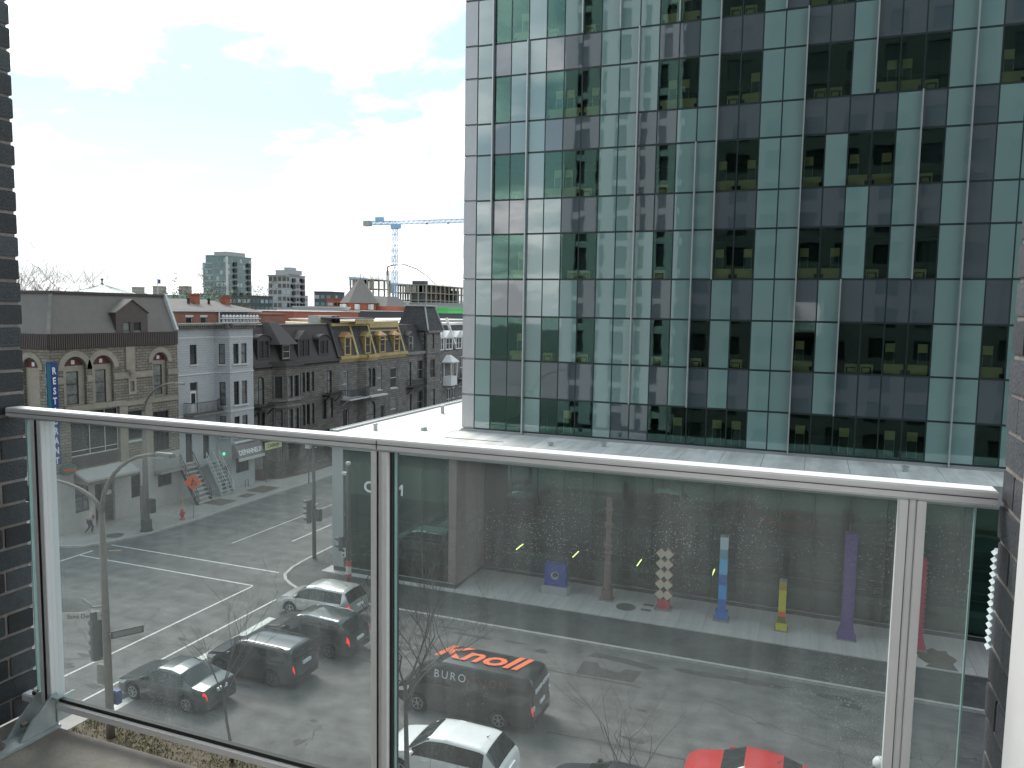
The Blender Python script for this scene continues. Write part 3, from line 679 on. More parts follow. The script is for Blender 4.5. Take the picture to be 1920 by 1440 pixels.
for r, i, a, b, z0, z1 in panes_at:
    if r > 11: continue
    if r == 0:
        if i in (5, 11, 13, 14, 17, 19, 21, 22): k = 2
        else: continue
    else:
        k = 0 if (i*3+r) % 5 in (0, 1, 3) else 1
        if (r, i-1) not in pset and (r, i+1) not in pset: k = 0 if i % 2 else 1
        if i in (1,): continue
    o = cabinet(k, a, b, z0, (i+r) % 2 == 0, YT+.16); cnt[(r, k)] = cnt.get((r, k), 0)+1
    if k == 2: tag(o, 'beige square panel on thin legs, %s from left, lowest tower window row' % ordw[cnt[(r, k)]], 'cabinet', lab[k][1])
    else: tag(o, '%s, %s from left, %s tower window row from bottom' % (('beige low cupboard with square panel', 'small beige desk')[k], ordw[cnt[(r, k)]], ordw[r//2+1]), 'cabinet', lab[k][1])

# ------------------------------------------------------------------ glass hall below the tower
YF = 37.9
hall = thing('glass_hall', 'low glass hall with white flat roof below the tower', 'hall', (-10, 40, 0))
mb = MB(); mb.box(-25.84, 14, 37.75, 90, 8.2, 8.40); mb.box(-25.84, -25.5, 37.75, 90, 8.40, 8.55); mb.build('roof', M['zinc'], hall)
k = 0
for (y0, y1) in ((37.8, 41.4), (41.42, 44.9), (44.92, 48.4), (48.42, 52), (52.02, 56), (56.02, 60), (60.02, 66), (66.02, 74)):
    for x in [-25.45+1.95*i for i in range(20)]:
        if y0 > 41.5 and x > -19.6: continue
        x1 = min(x+1.925, 13.9)
        if y0 > 41.5: x1 = min(x1, -19.45)
        mb = MB(); mb.box(x, x1, y0, y1, 8.40, 8.445+.004*(k % 3)); mb.build('roof_sheet', M['roof_white'], hall); k += 1
mb = MB(); mb.box(-25.9, 14, 37.68, 37.76, 7.55, 8.46); mb.box(-25.92, -25.85, 37.7, 90, 7.55, 8.58); mb.build('fascia', M['fascia'], hall)
mb = MB(); mb.box(-25.84, 14, 37.77, 41.8, 7.45, 7.55, 1); mb.box(-18.0, 14, 41.50, 41.62, 6.65, 7.45, 0); mb.build('soffit', [M['soffit_red'], M['fascia']], hall)
mb = MB(); mb.box(-25.84, -25.1, 37.8, 38.5, .45, 7.45); mb.box(-25.84, -25.6, 38.5, 90, .1, 8.2); mb.build('metal_pier', M['pier_metal'], hall)
mb = MB(); mb.box(-25.8, -18.0, 37.84, 38.4, .1, .45); mb.box(-18.0, -17.86, 37.84, 41.7, .1, .4); mb.box(-18, 14, 41.5, 42.0, .1, .4); mb.build('plinth', M['mullion'], hall)
mb = MB(); mb.box(-25.1, -18.0, 37.80, 37.85, .45, .48); mb.box(-17.8, 14, 41.45, 41.5, .4, .425); mb.build('plinth_trim', M['fascia'], hall)
# stone clad return wall
for zi, (za, zb_) in enumerate(((.42, 2.75), (2.77, 3.55), (3.57, 7.43))):
    mb = MB(); mb.box(-18.28, -17.82, 37.82, 37.88, za, zb_); mb.build('stone_panel', M['stone_pink'], hall)
    for yi in range(3):
        ya = 37.9+yi*1.24; mb = MB(); mb.box(-17.86, -17.80, ya, ya+1.22, za, zb_); mb.build('stone_panel', M['stone_pink'], hall)
mb = MB(); mb.box(-18.26, -17.87, 37.9, 41.6, .42, 7.43); mb.build('wall', M['dark'], hall)
# glazing: front bay and recessed long front
fx = [-25.1, -23.24, -21.76, -19.97, -18.3]
for i in range(4):
    for za, zb_ in ((.48, 2.75), (2.8, 3.55), (3.6, 7.43)):
        mb = MB(); mb.box(fx[i]+.04, fx[i+1]-.04, YF, YF+.02, za, zb_); mb.build('glass_pane', M['podium_pane'], hall)
mb = MB()
for x in fx: mb.box(x-.035, x+.035, YF+.025, YF+.13, .45, 7.45)
for z in (2.775, 3.575): mb.box(-25.1, -18.3, YF+.03, YF+.12, z-.03, z+.03)
rx = [-17.78+1.66*i for i in range(20)]
for x in rx: mb.box(x-.035, x+.035, YT+.03, YT+.14, .4, 6.65)
for z in (2.1, 3.6): mb.box(-17.8, 14, YT+.035, YT+.12, z-.03, z+.03)
mb.build('mullion_grid', M['mullion'], hall)
for i in range(19):
    for za, zb_ in ((.43, 2.07), (2.13, 3.57), (3.63, 6.64)):
        mb = MB(); mb.box(rx[i]+.03, rx[i+1]-.03, YT, YT+.02, za, zb_); mb.build('glass_pane', M['podium_pane'], hall)
mb = MB()
mb.box(-25.5, 14, 52, 52.2, -3, 8.2, 0); mb.box(-25.5, 14, 42.3, 52, -2.4, -2.2, 0); mb.box(-25.5, -18.3, 38.5, 42.3, .1, .3, 0)
mb.box(-25.5, 14, 42.2, 42.3, -2.3, .1, 0)
for x in (-22, -16, -10, -4, 2, 8): mb.box(x-.3, x+.3, 46, 46.6, -2.2, 8.2, 1)
mb.box(-17, 12, 47.0, 47.2, 3.9, 5.4, 2); mb.box(-17, 14, 44.5, 52, 3.55, 3.75, 1); mb.box(-25, -19, 41.0, 41.4, .3, 1.4, 1)
mb.build('interior', [M['interior'], M['ceiling'], M['soffit_red']], hall)
tm = TM((-22.44, YF-.02, 5.36), PI/2)
text_part('lettering', 'CHUM', .88, M['letter_white'], hall, tm, bold=.022, ext=.02, space=1.02)
for i, x in enumerate((-16.38, -12.76, -8.89, -4.66)):
    mb = MB(); mb.tube(((x, 43.4, 1.03), (x, 44.6, 1.03)), .035, 6); mb.tube(((x, 43.5, 1.05), (x, 43.5, 3.5)), .006, 4, 1); mb.tube(((x, 44.5, 1.05), (x, 44.5, 3.5)), .006, 4, 1)
    tag(mb.build('tube_light', [M['tube'], M['iron']], off=(x, 44, 1.03)), ['lit yellow tube light in the hall above and left of the blue block', 'lit yellow tube light in the hall beside the brown column', 'lit yellow tube light in the hall left of the cream zigzag sculpture', 'lit yellow tube light in the hall beside the tall blue column'][i], 'tube light', 'tube lights hanging in the glass hall')
for i, (x, y, h) in enumerate(((-23.75, 48.0, .5), (-23.83, 39.3, .35), (-12.8, 38.83, .12), (-10.14, 39.8, .18), (4.24, 39.6, .2))):
    mb = MB(); mb.lathe(((.12, 0), (.12, h), (.17, h), (.17, h+.06), (.02, h+.1)), (x, y, 8.45), 12); mb.build('roof_vent', M['fascia'], hall)
mb = MB(); mb.lathe(((.2, 0), (.2, .1), (.15, .2), (.03, .24)), (-21.25, 40.5, 8.45), 12); mb.build('roof_vent', M['zinc'], hall)
mb = MB(); mb.box(-19.0, -15.5, 38.75, 38.80, 8.45, 8.47); mb.build('roof_cable', M['manhole'], hall)

# ------------------------------------------------------------------ own building, balcony and railing
apt = thing('apartment_building', 'dark brick apartment building carrying the balcony', 'apartment building', (0, -10, 0))
M['apt_brick'] = stone_mat('apt_brick', (.05, .055, .06), (.035, .04, .045), (.12, .11, .105), .22, .075)
M['apt_pale'] = mat('apt_pale', (.42, .445, .45), .8, var=.06)
mb = MB(); plb = PL((26, -.35), (-26.7, -.35))
hol = []
for fl in range(17):
    z = 2.2+fl*3.1
    for u in [1.2+3.55*i for i in range(15)]:
        if abs(26-u-1.0) < 5 and 12 < z < 18: continue
        hol.append((u, u+1.9, z, z+1.9))
wall(mb, plb, 0, 58, hol, .25, 0)
mb.box(-26.7, 26, -18, -.61, 0, 57.9, 0)
mb.build('wall', M['apt_brick'], apt)
mp = MB()
for h in hol: plb.box(mp, h[0]+.02, h[1]-.02, h[2]+.02, h[3]-.02, -.22, -.18, 0); plb.box(mp, (h[0]+h[1])/2-.04, (h[0]+h[1])/2+.04, h[2]+.03, h[3]-.03, -.178, -.12, 1)
stuff(mp.build('windows', [M['pane_dark'], M['dark']], apt))
mb = MB()
for x in (-26.6, -24.0, -22.2, -19.4, -17.4, -15.2): mb.box(x, x+1.3, -.34, .12, 3, 58)
for fl in range(18): mb.box(-26.65, -13.6, -.345, .0, 4.3+fl*3.1, 4.95+fl*3.1)
mb.build('precast_panel', M['apt_pale'], apt)
FZ = 14.07
mb = MB(); mb.box(-2.515, .372, -.34, 1.80, 13.85, FZ); mb.build('balcony_slab', M['slab'], apt, bevel=.006)
mb = MB(); mb.box(-2.5, .36, -.34, -.30, FZ+.002, 16.9); mb.build('balcony_bounce_wall', M['white_paint'], apt)  # unseen white back wall, added to bounce skylight onto the railing
# brick piers, every brick a part
def pier(name, label, face_x, sgn, yend, z0, z1, mt, ny, seed):
    t = thing(name, label, 'brick pier', (face_x, 1.2, z0)); q = random.Random(seed)
    mb = MB(); a, b = sorted((face_x-sgn*.0035, face_x-sgn*.32)); mb.box(a, b, -.34, yend-.007, z0-.0, z1); mb.build('mortar', M['mortar'], t)
    mb = MB(); mb.box(-.5, .5, -.095, .095, -.0325, .0325)
    o = mb.build('brick', mt, t, bevel=.003, off=(0, 0, 0)); me = o.data; bpy.data.objects.remove(o)
    k = 0; zc_ = z0+.037
    while zc_ < z1-.03:
        y = yend+q.gauss(0, .0022); first = .19 if k % 2 else .09
        for j in range(ny):
            ln = first if j == 0 else .19
            inst('brick', me, t, (face_x-sgn*.05+q.gauss(0, .0012), y-ln/2, zc_), (.1, ln/.19, 1), (q.gauss(0, .004), 0, q.gauss(0, .006)))
            y -= ln+.01
        zc_ += .0755; k += 1
    return t
pier('brick_pier', 'dark blue-black brick pier at the left end of the balcony', -2.515, 1, 1.858, FZ, 17.45, M['brick_dark'], 5, 1)
pier('brick_pier', 'grey brick pier with pale joints at the right end of the balcony', .374, -1, 1.822, FZ, 17.45, M['brick_grey'], 5, 2)
# serrated metal strip on the outer edge of the right pier
mb = MB()
for i in range(14):
    z = 14.775+i*.0162; a_, b_ = .3845, .393
    mb.poly(((b_, 1.90, z), (a_, 1.90, z+.0081), (b_, 1.90, z+.0162))); mb.poly(((b_, 1.90, z), (b_, 1.93, z), (a_, 1.93, z+.0081), (a_, 1.90, z+.0081))); mb.poly(((a_, 1.90, z+.0081), (a_, 1.93, z+.0081), (b_, 1.93, z+.0162), (b_, 1.90, z+.0162)))
mb.box(.392, .42, 1.825, 1.935, 14.775, 15.002)
tag(mb.build('serrated_strip', M['galv'], off=(.38, 1.9, 14.9)), 'serrated shiny metal strip on the edge of the right brick pier', 'metal strip')
mb = MB(); mb.box(.350, .3735, .5, 1.555, FZ, 16.5); tag(mb.build('door_jamb', M['white_paint'], bevel=.004, off=(.34, 1, FZ)), 'white door jamb in front of the right brick pier', 'door jamb')
# railing
rl = thing('balcony_railing', 'aluminium balcony railing with dusty glass panels', 'railing', (-1, 1.8, FZ))
ZT = 15.157
mb = MB(); mb.box(-2.508, .362, 1.782, 1.838, ZT-.029, ZT); o = mb.build('top_rail', M['steel'], rl, bevel=.003)
mb = MB(); mb.box(-2.506, .36, 1.779, 1.781, ZT-.016, ZT-.0145); mb.box(-1.0775, -1.0765, 1.779, 1.7815, ZT-.029, ZT-.004); mb.build('seam', M['trim_black'], o)
mb = MB(); mb.box(-2.50, .352, 1.788, 1.832, ZT-.0335, ZT-.0295); mb.build('glazing_channel', M['galv'], rl)
def post(x, bracket):
    mb = MB(); z0 = FZ+.0 if not bracket else FZ+.075
    mb.box(x-.025, x-.006, 1.785, 1.800, z0, ZT-.034); mb.box(x+.010, x+.027, 1.783, 1.800, z0, ZT-.034)
    mb.box(x-.022, x+.024, 1.8005, 1.838, z0, ZT-.0341); mb.box(x-.0055, x+.0095, 1.794, 1.800, z0, ZT-.0341)
    p = mb.build('post', M['steel'], rl, bevel=.0015)
    mb = MB(); mb.box(x-.0065, x-.0055, 1.786, 1.7935, z0, ZT-.0345); mb.build('gasket', M['trim_black'], p)
    if -2 < x < 0: mb = MB(); mb.box(x+.0275, x+.0335, 1.80, 1.838, z0, ZT-.0345); mb.build('gasket', M['black_rubber'], p)
    return p
for x in (-2.372, -1.073, .208): post(x, True)
def bracket(x):
    b = MB(); b.box(x-.03, x+.05, 1.57, 1.80, FZ, FZ+.012)
    for xx in (x-.029, x+.030):
        pr = [(1.66, FZ+.012), (1.80, FZ+.012), (1.80, FZ+.12), (1.775, FZ+.12), (1.70, FZ+.06)]
        n = len(pr); q = len(b.v)
        b.v += [(xx, y, z) for y, z in pr]+[(xx+.008, y, z) for y, z in pr]
        b.f.append(tuple(range(q, q+n))[::-1]); b.m.append(0); b.f.append(tuple(range(q+n, q+2*n))); b.m.append(0)
        for i in range(n): j = (i+1) % n; b.f.append((q+i, q+j, q+n+j, q+n+i)); b.m.append(0)
    b.box(x+.0385, x+.043, 1.79, 1.86, FZ+.02, FZ+.105); b.box(x+.03, x+.062, 1.775, 1.80, FZ+.108, FZ+.114)
    o = b.build('bracket', M['galv'], rl, bevel=.0015)
    c = MB(); c.lathe(((.016, 0), (.016, .012), (.008, .0125), (.008, .028), (.002, .03)), (x+.006, 1.615, FZ+.012), 6); c.lathe(((.012, 0), (.012, .01), (.002, .012)), (x+.006, 1.70, FZ+.045), 6)
    c.build('bolt', M['pole_brown'], o)
for x in (-2.372, -1.073, .208): bracket(x)
for a, b in ((-2.444, -1.100), (-1.036, .192), (.232, .327)):
    mb = MB(); mb.poly(((a, 1.816, FZ+.085), (b, 1.816, FZ+.085), (b, 1.816, ZT-.034), (a, 1.816, ZT-.034)))
    g = mb.build('glass_panel', M['rail_glass'], rl)
    mb = MB(); mb.box(a-.003, a, 1.810, 1.822, FZ+.085, ZT-.034); mb.box(b, b+.003, 1.810, 1.822, FZ+.085, ZT-.034); mb.build('edge', M['glass_edge'], g)
mb = MB()
for a, b in ((-2.50, -2.398), (-2.345, -1.099), (-1.045, .182), (.236, .35)): mb.box(a, b, 1.79, 1.826, FZ+.062, FZ+.088)
o = mb.build('bottom_rail', M['steel'], rl, bevel=.003)
mb = MB()
for a, b in ((-2.46, -2.4), (-2.343, -1.1), (-1.043, .18), (.238, .335)): mb.box(a, b, 1.800, 1.815, FZ+.088, FZ+.100)
mb.build('gasket', M['black_rubber'], o)

# ------------------------------------------------------------------ old stone houses along the cross street
XS = -46.3
def ring(mb, pl, c, rin, rout, zsp, w0, w1, m=0, n=14, k=1.0):
    for i in range(n):
        a0, a1 = PI*i/n, PI*(i+1)/n
        p = [(c-r*math.cos(a), zsp+k*r*math.sin(a)) for r, a in ((rin, a0), (rin, a1), (rout, a1), (rout, a0))]
        mb.hexa([pl.pt(u, v, w0) for u, v in p]+[pl.pt(u, v, w1) for u, v in p], m)
def ribs(mb, pl, z0, z1, w0, w1, step, wd, m=0):
    u = 0.0
    while u < pl.len-wd: pl.box(mb, u, u+wd, z0, z1, w0, w1, m); u += step
def railing(mb, pts, z, h=1.0, step=.13, r=.012):
    for a, b in zip(pts[:-1], pts[1:]):
        a = Vector(a); b = Vector(b); L = (b-a).length; n = max(2, int(L/step))
        mb.bar((a.x, a.y, z+h), (b.x, b.y, z+h), .04); mb.bar((a.x, a.y, z+.1), (b.x, b.y, z+.1), .03)
        for i in range(n+1):
            p = a+(b-a)*i/n; mb.bar((p.x, p.y, z), (p.x, p.y, z+h), r*1.6)

# --- sandstone corner building with the grey mansard
st = thing('stone_building', 'rough stone corner building with arched windows and grey mansard roof', 'building', (-50, 41, 0))
front = PL((XS, 36.0), (XS, 46.95)); side = PL((-64, 36.0), (XS, 36.0))
Y = lambda y: y-36.0
arches = [(37.0, 38.75), (39.2, 40.95), (44.45, 45.9)]
wins = [(37.36, 38.3, 8.8, 11.06), (39.63, 40.5, 8.76, 11.06), (44.74, 45.57, 8.82, 11.14)]
h_low = [(Y(37.4), Y(41.3), 5.25, 8.3), (Y(42.1), Y(43.5), 5.7, 7.9), (Y(44.4), Y(45.9), 4.5, 7.55), (Y(42.35), Y(42.72), 9.3, 10.06),
         (Y(37.55), Y(38.65), 1.37, 3.55), (Y(39.1), Y(40.75), .12, 3.3), (Y(42.2), Y(43.05), 1.4, 3.25), (Y(44.7), Y(46.05), 1.7, 3.0)]
nich = [(Y(a), Y(b), 8.75, 12.05, (b-a)/2) for a, b in arches]
mb = MB(); wall(mb, front, 4.3, 12.65, [h for h in h_low if h[2] > 4.2]+nich, .22, 0)
wall(mb, front, 0, 4.3, [h for h in h_low if h[2] < 4.2], .2, 1)
sx = lambda x: x+64
snich = [(sx(-48.75), sx(-47.25), 8.75, 12.0, .75), (sx(-52.75), sx(-51.25), 8.75, 12.0, .75)]
wall(mb, side, 4.3, 12.65, snich, .22, 0); wall(mb, side, 0, 4.3, [(sx(-50), sx(-48.2), 1.2, 3.4)], .2, 1)
wall(mb, PL((XS, 46.95), (-64, 46.95)), 0, 12.65, (), .2, 0)
mb.build('wall', [M['limestone'], M['render_white']], st)
mb = MB()
for (a, b), wn in zip(arches, wins):         # infill stone inside the niches with the window openings
    pl2 = PL((XS-.22, 36.0), (XS-.22, 46.95)); wall(mb, pl2, 8.75, 11.45, [(Y(wn[0]), Y(wn[1]), wn[2], wn[3])], .15, 0, Y(a), Y(b))
for a in snich: pl2 = PL((-64, 36.22), (XS, 36.22)); wall(mb, pl2, 8.75, 11.35, (), .1, 0, a[0], a[1])
for (a, b) in arches: ring(mb, front, Y((a+b)/2), (b-a)/2+.03, (b-a)/2+.42, 12.05-(b-a)/2, .0, .07)
for a in snich: ring(mb, side, (a[0]+a[1])/2, .78, 1.15, 11.25, 0, .07)
for ua, ub in ((0, Y(37.0)-.02), (Y(38.77), Y(39.18)), (Y(40.97), Y(44.43)), (Y(45.92), 10.95)): front.box(mb, ua, ub, 10.3, 10.72, 0, .06)
front.box(mb, Y(41.3), 10.95, 8.3, 8.62, 0, .07); front.box(mb, Y(37.0), Y(41.9), 8.36, 8.72, .0, .1)
front.box(mb, Y(42.2), Y(42.35)-.002, 9.1, 10.3, 0, .04); front.box(mb, Y(42.72)+.002, Y(42.9), 9.1, 10.3, 0, .04); front.box(mb, Y(42.35), Y(42.72), 10.07, 10.295, 0, .04); front.box(mb, Y(42.35), Y(42.72), 9.1, 9.29, 0, .04)
front.box(mb, Y(42.0), Y(42.78), 10.95, 12.6, 0, .10); mb.prism([(XS, 42.1), (XS+.3, 42.2), (XS+.3, 42.6), (XS, 42.7)], 10.73, 10.95); mb.prism([(XS, 42.25), (XS+.18, 42.32), (XS+.18, 42.48), (XS, 42.55)], 10.45, 10.73)
front.box(mb, Y(41.35), Y(42.05), 4.3, 8.29, 0, .05); front.box(mb, Y(43.6), Y(44.3), 4.3, 8.29, 0, .05)
mb.build('stone_trim', M['ashlar'], st)
mb = MB()
for (a, b) in arches:
    r = (b-a)/2; c = Y((a+b)/2); zsp = 12.05-r; pts = [(c-r*.93*math.cos(PI*i/12), zsp+r*.93*math.sin(PI*i/12)) for i in range(13)]
    mb.poly([front.pt(u, max(v, 11.46), -.2) for u, v in pts]); front.box(mb, c-.13, c+.13, 11.55, 11.82, -.2, -.17, 1)
for a in snich:
    c = (a[0]+a[1])/2; mb.poly([side.pt(c-.7*math.cos(PI*i/12), max(11.25+.7*math.sin(PI*i/12), 11.36), -.2) for i in range(13)]); side.box(mb, c-.13, c+.13, 11.45, 11.72, -.2, -.17, 1)
mb.build('lunette', [M['red_panel'], M['wood_white']], st)
pl2 = PL((XS-.22, 36.0), (XS-.22, 46.95))
for wn in wins: window(st, pl2, (Y(wn[0]), Y(wn[1]), wn[2], wn[3]), M['dark_brown'], M['pane_curtain'], .12, .05, rails=(.62, .3))
window(st, front, h_low[0], M['wood_white'], M['pane_dark'], .2, .05, mull=(.4, .72), rails=(.12,))
window(st, front, h_low[1], M['stone_trim'], M['pane_dark'], .15, .07, rails=(.5,), sill=M['paint_trim'])
window(st, front, h_low[2], M['wood_black'], M['pane_dark'], .15, .07, mull=(.33, .66), rails=(.55,))
window(st, front, h_low[3], M['stone_trim'], M['stone_trim'], .08, .03)
window(st, front, h_low[4], M['wood_black'], M['pane_curtain'], .15, .07, mull=(.6,), rails=(.35, .5))
window(st, front, h_low[6], M['wood_black'], M['pane_dark'], .15, .06, rails=(.5,))
window(st, front, h_low[7], M['iron'], M['pane_dark'], .12, .06, mull=(.33, .66), rails=(.5,))
window(st, side, (sx(-50), sx(-48.2), 1.2, 3.4), M['wood_black'], M['pane_dark'], .15, .07)
mb = MB(); front.box(mb, Y(39.12), Y(40.73), .13, 3.28, -1.4, -1.3); front.box(mb, Y(39.9), Y(39.95), .13, 3.25, -1.29, -1.25, 1); front.box(mb, Y(40.1), Y(40.6), 2.1, 2.4, -.2, -.15, 2); d_ = mb.build('shop_door', [M['pane_dark'], M['wood_black'], M['wood_white']], st)
mb = MB(); mb.hexa([(XS, 37.5, 4.1), (XS+1.25, 37.55, 3.62), (XS+1.25, 41.9, 3.55), (XS, 42.0, 4.1), (XS, 37.5, 4.28), (XS+1.25, 37.55, 3.75), (XS+1.25, 41.9, 3.7), (XS, 42.0, 4.28)]); mb.hexa([(XS+.02, 37.5, 3.5), (XS+1.22, 37.57, 3.4), (XS+1.22, 41.88, 3.4), (XS+.02, 41.98, 3.5), (XS+.02, 37.5, 4.09), (XS+1.22, 37.57, 3.61), (XS+1.22, 41.88, 3.54), (XS+.02, 41.98, 4.09)], 1); mb.build('canopy', [M['render_white'], M['pole_brown']], st)
mb = MB(); front.box(mb, Y(37.45), Y(41.25), 4.45, 5.2, .0, .06); mb.build('sign_board', M['dark_brown'], st)
mb = MB(); mb.lathe(((.0, -.06), (.62, -.06), (.62, .06), (0, .06)), (0, 0, 0), 28, 0, 'x')
o = MB(); o.v = [(XS+.25+v[0], 36.95+v[1]*.95, 4.55+v[2]*.62) for v in mb.v]; o.f = mb.f; o.m = mb.m; ov = o.build('oval_sign', M['sign_oval'], st)
text_part('lettering', 'MENUS', .36, M['art_orange'], ov, TM((XS+.33, 36.95, 4.5), PI/2, PI/2, .8), bold=.01)
mb = MB(); front2 = PL((XS+.12, 35.85), (XS+.12, 46.95)); side2 = PL((-64, 35.88), (XS+.15, 35.88))
mb.box(-64, XS+.10, 35.90, 46.95, 12.66, 13.62); ribs(mb, PL((XS+.10, 36.0), (XS+.10, 46.9)), 12.62, 13.62, 0, .05, .165, .1); ribs(mb, PL((-64, 35.90), (XS+.1, 35.90)), 12.62, 13.62, 0, .05, .165, .1)
mb.build('ribbed_band', M['brown_metal'], st)
rb = 1.15; mb = MB()
mb.hexa([(-64, 36.0, 13.62), (XS, 36.0, 13.62), (XS, 46.94, 13.62), (-64, 46.94, 13.62), (-64, 36+rb, 16.3), (XS-rb, 36+rb, 16.3), (XS-rb, 46.9, 16.3), (-64, 46.9, 16.3)])
mb.build('mansard_roof', M['shingle_grey'], st)
mb = MB(); mb.bar((XS+.03, 36.0, 13.62), (XS-rb+.03, 36+rb, 16.3), .22, .08); mb.bar((XS+.06, 46.85, 13.7), (XS-rb+.06, 46.85, 16.45), .2, .3, 1); mb.build('hip_flashing', [M['stone_trim'], M['paint_trim']], st)
mb = MB(); mb.box(-64, XS-rb+.14, 36+rb-.14, 46.93, 16.3, 16.46); mb.build('roof_edge', M['dark_brown'], st)
# dormer
dm = MB(); y0, y1 = 41.28, 44.1; xf = XS+.02
wall(dm, PL((xf, y0), (xf, y1)), 13.0, 15.1, [(.62, 1.22, 13.12, 14.36), (1.52, 2.2, 13.12, 14.36)], .1)
dm.poly(((xf, y0, 15.1), (xf, y1, 15.1), (xf, (y0+y1)/2, 15.95)))
for yy in (y0, y1): dm.poly(((xf, yy, 13.62), (xf, yy, 15.1), (xf-1.1, yy, 15.1)))
dmo = dm.build('dormer', M['brown_metal'], st)
mb = MB(); ym = (y0+y1)/2
for (ya, za, yb, zb_) in ((y0-.12, 15.0, ym, 15.97), (y1+.12, 15.0, ym, 15.97)): mb.hexa([(xf+.1, ya, za), (xf+.1, yb, zb_), (xf-1.6, yb, zb_), (xf-1.6, ya, za), (xf+.1, ya, za+.07), (xf+.1, yb, zb_+.07), (xf-1.6, yb, zb_+.07), (xf-1.6, ya, za+.07)])
mb.build('roof', M['shingle_grey'], dmo)
pld = PL((xf, y0), (xf, y1))
window(st, pld, (.62, 1.22, 13.12, 14.36), M['dark_brown'], M['pane_curtain'], .1, .05, rails=(.5,)); window(st, pld, (1.52, 2.2, 13.12, 14.36), M['dark_brown'], M['pane_dark'], .1, .05, rails=(.4,))
# landing with stairs down to the pavement
mb = MB(); mb.box(XS-.1+.11, XS+.75, 44.3, 47.9, 2.82, 3.0); mb.build('landing', M['concrete'], st)
def stairs(x0, x1, y0, y1, z, n, mt, ms, parent, rail, rmt, landing=True):
    run = (x1-x0)/n; mb = MB()
    for i in range(n):
        zz = z-(i+1)*z/n+.12*(1-i/n); mb.box(x0+i*run, x0+(i+1)*run+.05, y0, y1, zz+z/n-.10, zz+z/n-.03)
    o = mb.build('staircase', mt, parent)
    mb = MB()
    for yy in (y0, y1): mb.bar((x0, yy, z-.1), (x1, yy, .02), .06, .26)
    mb.build('stringer', ms, o)
    mb = MB()
    for yy in rail:
        mb.bar((x0, yy, z+.9), (x1, yy, 1.0), .045); mb.bar((x0, yy, z+.5), (x1, yy, .55), .03)
        for i in range(0, n+1, 3): xx = x0+(x1-x0)*i/n; mb.bar((xx, yy, z*(1-i/n)), (xx, yy, z*(1-i/n)+.92), .04)
        mb.bar((x1, yy, 0.12), (x1, yy, 1.0), .04)
    mb.build('handrail', rmt, o)
stairs(XS+.4, -44.1, 46.5, 48.0, 3.1, 10, M['render_white'], M['iron'], st, (46.55, 47.9), M['iron'])
mb = MB(); railing(mb, [(XS+.02, 44.32), (XS+.72, 44.32), (XS+.72, 46.5)], 3.0, .95); mb.build('railing', M['iron_grey'], st)

# --- vertical blue sign on the corner, oval sign
rs = thing('vertical_sign', 'tall blue and teal vertical restaurant sign on the corner of the stone building', 'sign', (XS+.3, 35.95, 8))
mb = MB(); mb.prism([(XS+.02, 35.75), (XS+.62, 35.3), (XS+.62, 36.1), (XS+.1, 36.35)], 5.1, 11.8); mb.build('sign_box', M['sign_blue'], rs)
pA = PL((XS+.02, 35.75), (XS+.62, 35.3)); pB = PL((XS+.62, 35.3), (XS+.62, 36.1))
mb = MB(); pA.box(mb, .1, .62, 5.2, 11.72, .002, .012); pB.box(mb, .03, .28, 5.2, 11.72, .002, .012); mb.build('sign_panel', M['sign_teal'], rs)
for i, ch in enumerate('RESTAURANT'):
    z = 11.25-i*.655; p = pB.pt(.52, z, .02); text_part('lettering', ch, .62, M['letter_white'], rs, TM(p, PI/2, PI/2, .72), bold=.016)
    p = pA.pt(.25, z, .02); text_part('lettering', ch, .56, M['letter_white'], rs, TM(p, PI/2, math.atan2(pA.d.y, pA.d.x), .6), bold=.012)

# --- grey painted house with the bay
gh = thing('grey_house', 'pale grey painted house with a bay window and balustraded cornice', 'house', (-47, 51, 0))
XG = -46.6
lw = PL((XG, 46.97), (XG, 51.3)); b1 = PL((XG, 51.3), (-45.5, 51.85)); b2 = PL((-45.5, 51.85), (-45.5, 54.75)); b3 = PL((-45.5, 54.75), (XG, 55.6))
u = lambda y: y-46.97
lh = [(u(48.55), u(49.3), 10.9, 12.5, .0), (u(48.5), u(49.3), 6.98, 9.45), (u(47.9), u(48.6), 3.0, 5.6), (u(49.8), u(50.5), 3.0, 5.6)]
bh1 = [(.35, .85, 10.8, 12.5), (.35, .85, 7.3, 9.3), (.35, .85, 4.6, 6.4), (.32, .92, .14, 2.15)]
bh2 = [(.45, 1.10, 10.8, 12.5), (1.42, 2.1, 10.8, 12.5), (.45, 1.10, 7.3, 9.3), (1.42, 2.1, 7.3, 9.3), (.45, 1.10, 4.5, 6.3), (1.42, 2.1, 4.5, 6.3), (.55, 2.15, 1.4, 2.75)]
mb = MB(); wall(mb, lw, 0, 13.72, lh, .2); wall(mb, b1, 0, 13.72, bh1, .2); wall(mb, b2, 0, 13.72, bh2, .2); wall(mb, b3, 0, 13.72, (), .2)
mb.box(-60, XG-.22, 46.97, 55.6, 0, 13.9); mb.build('wall', M['paint_grey'], gh)
for h in (lh[0],): window(gh, lw, h, M['wood_black'], M['pane_dark'], .15, .06, rails=(.5,), sill=M['paint_trim'])
dr = MB(); lw.box(dr, lh[1][0]+.05, lh[1][1]-.05, 7.0, 8.75, -.15, -.08); do = dr.build('door', M['wood_white'], gh)
mb = MB(); lw.box(mb, lh[1][0]+.18, lh[1][1]-.18, 7.75, 8.55, -.079, -.07); lw.box(mb, lh[1][0]+.08, lh[1][1]-.08, 8.85, 9.38, -.13, -.1); mb.build('pane', M['pane_dark'], do)
for h in lh[2:]: window(gh, lw, h, M['wood_black'], M['pane_dark'], .15, .06, rails=(.75,), name='door')
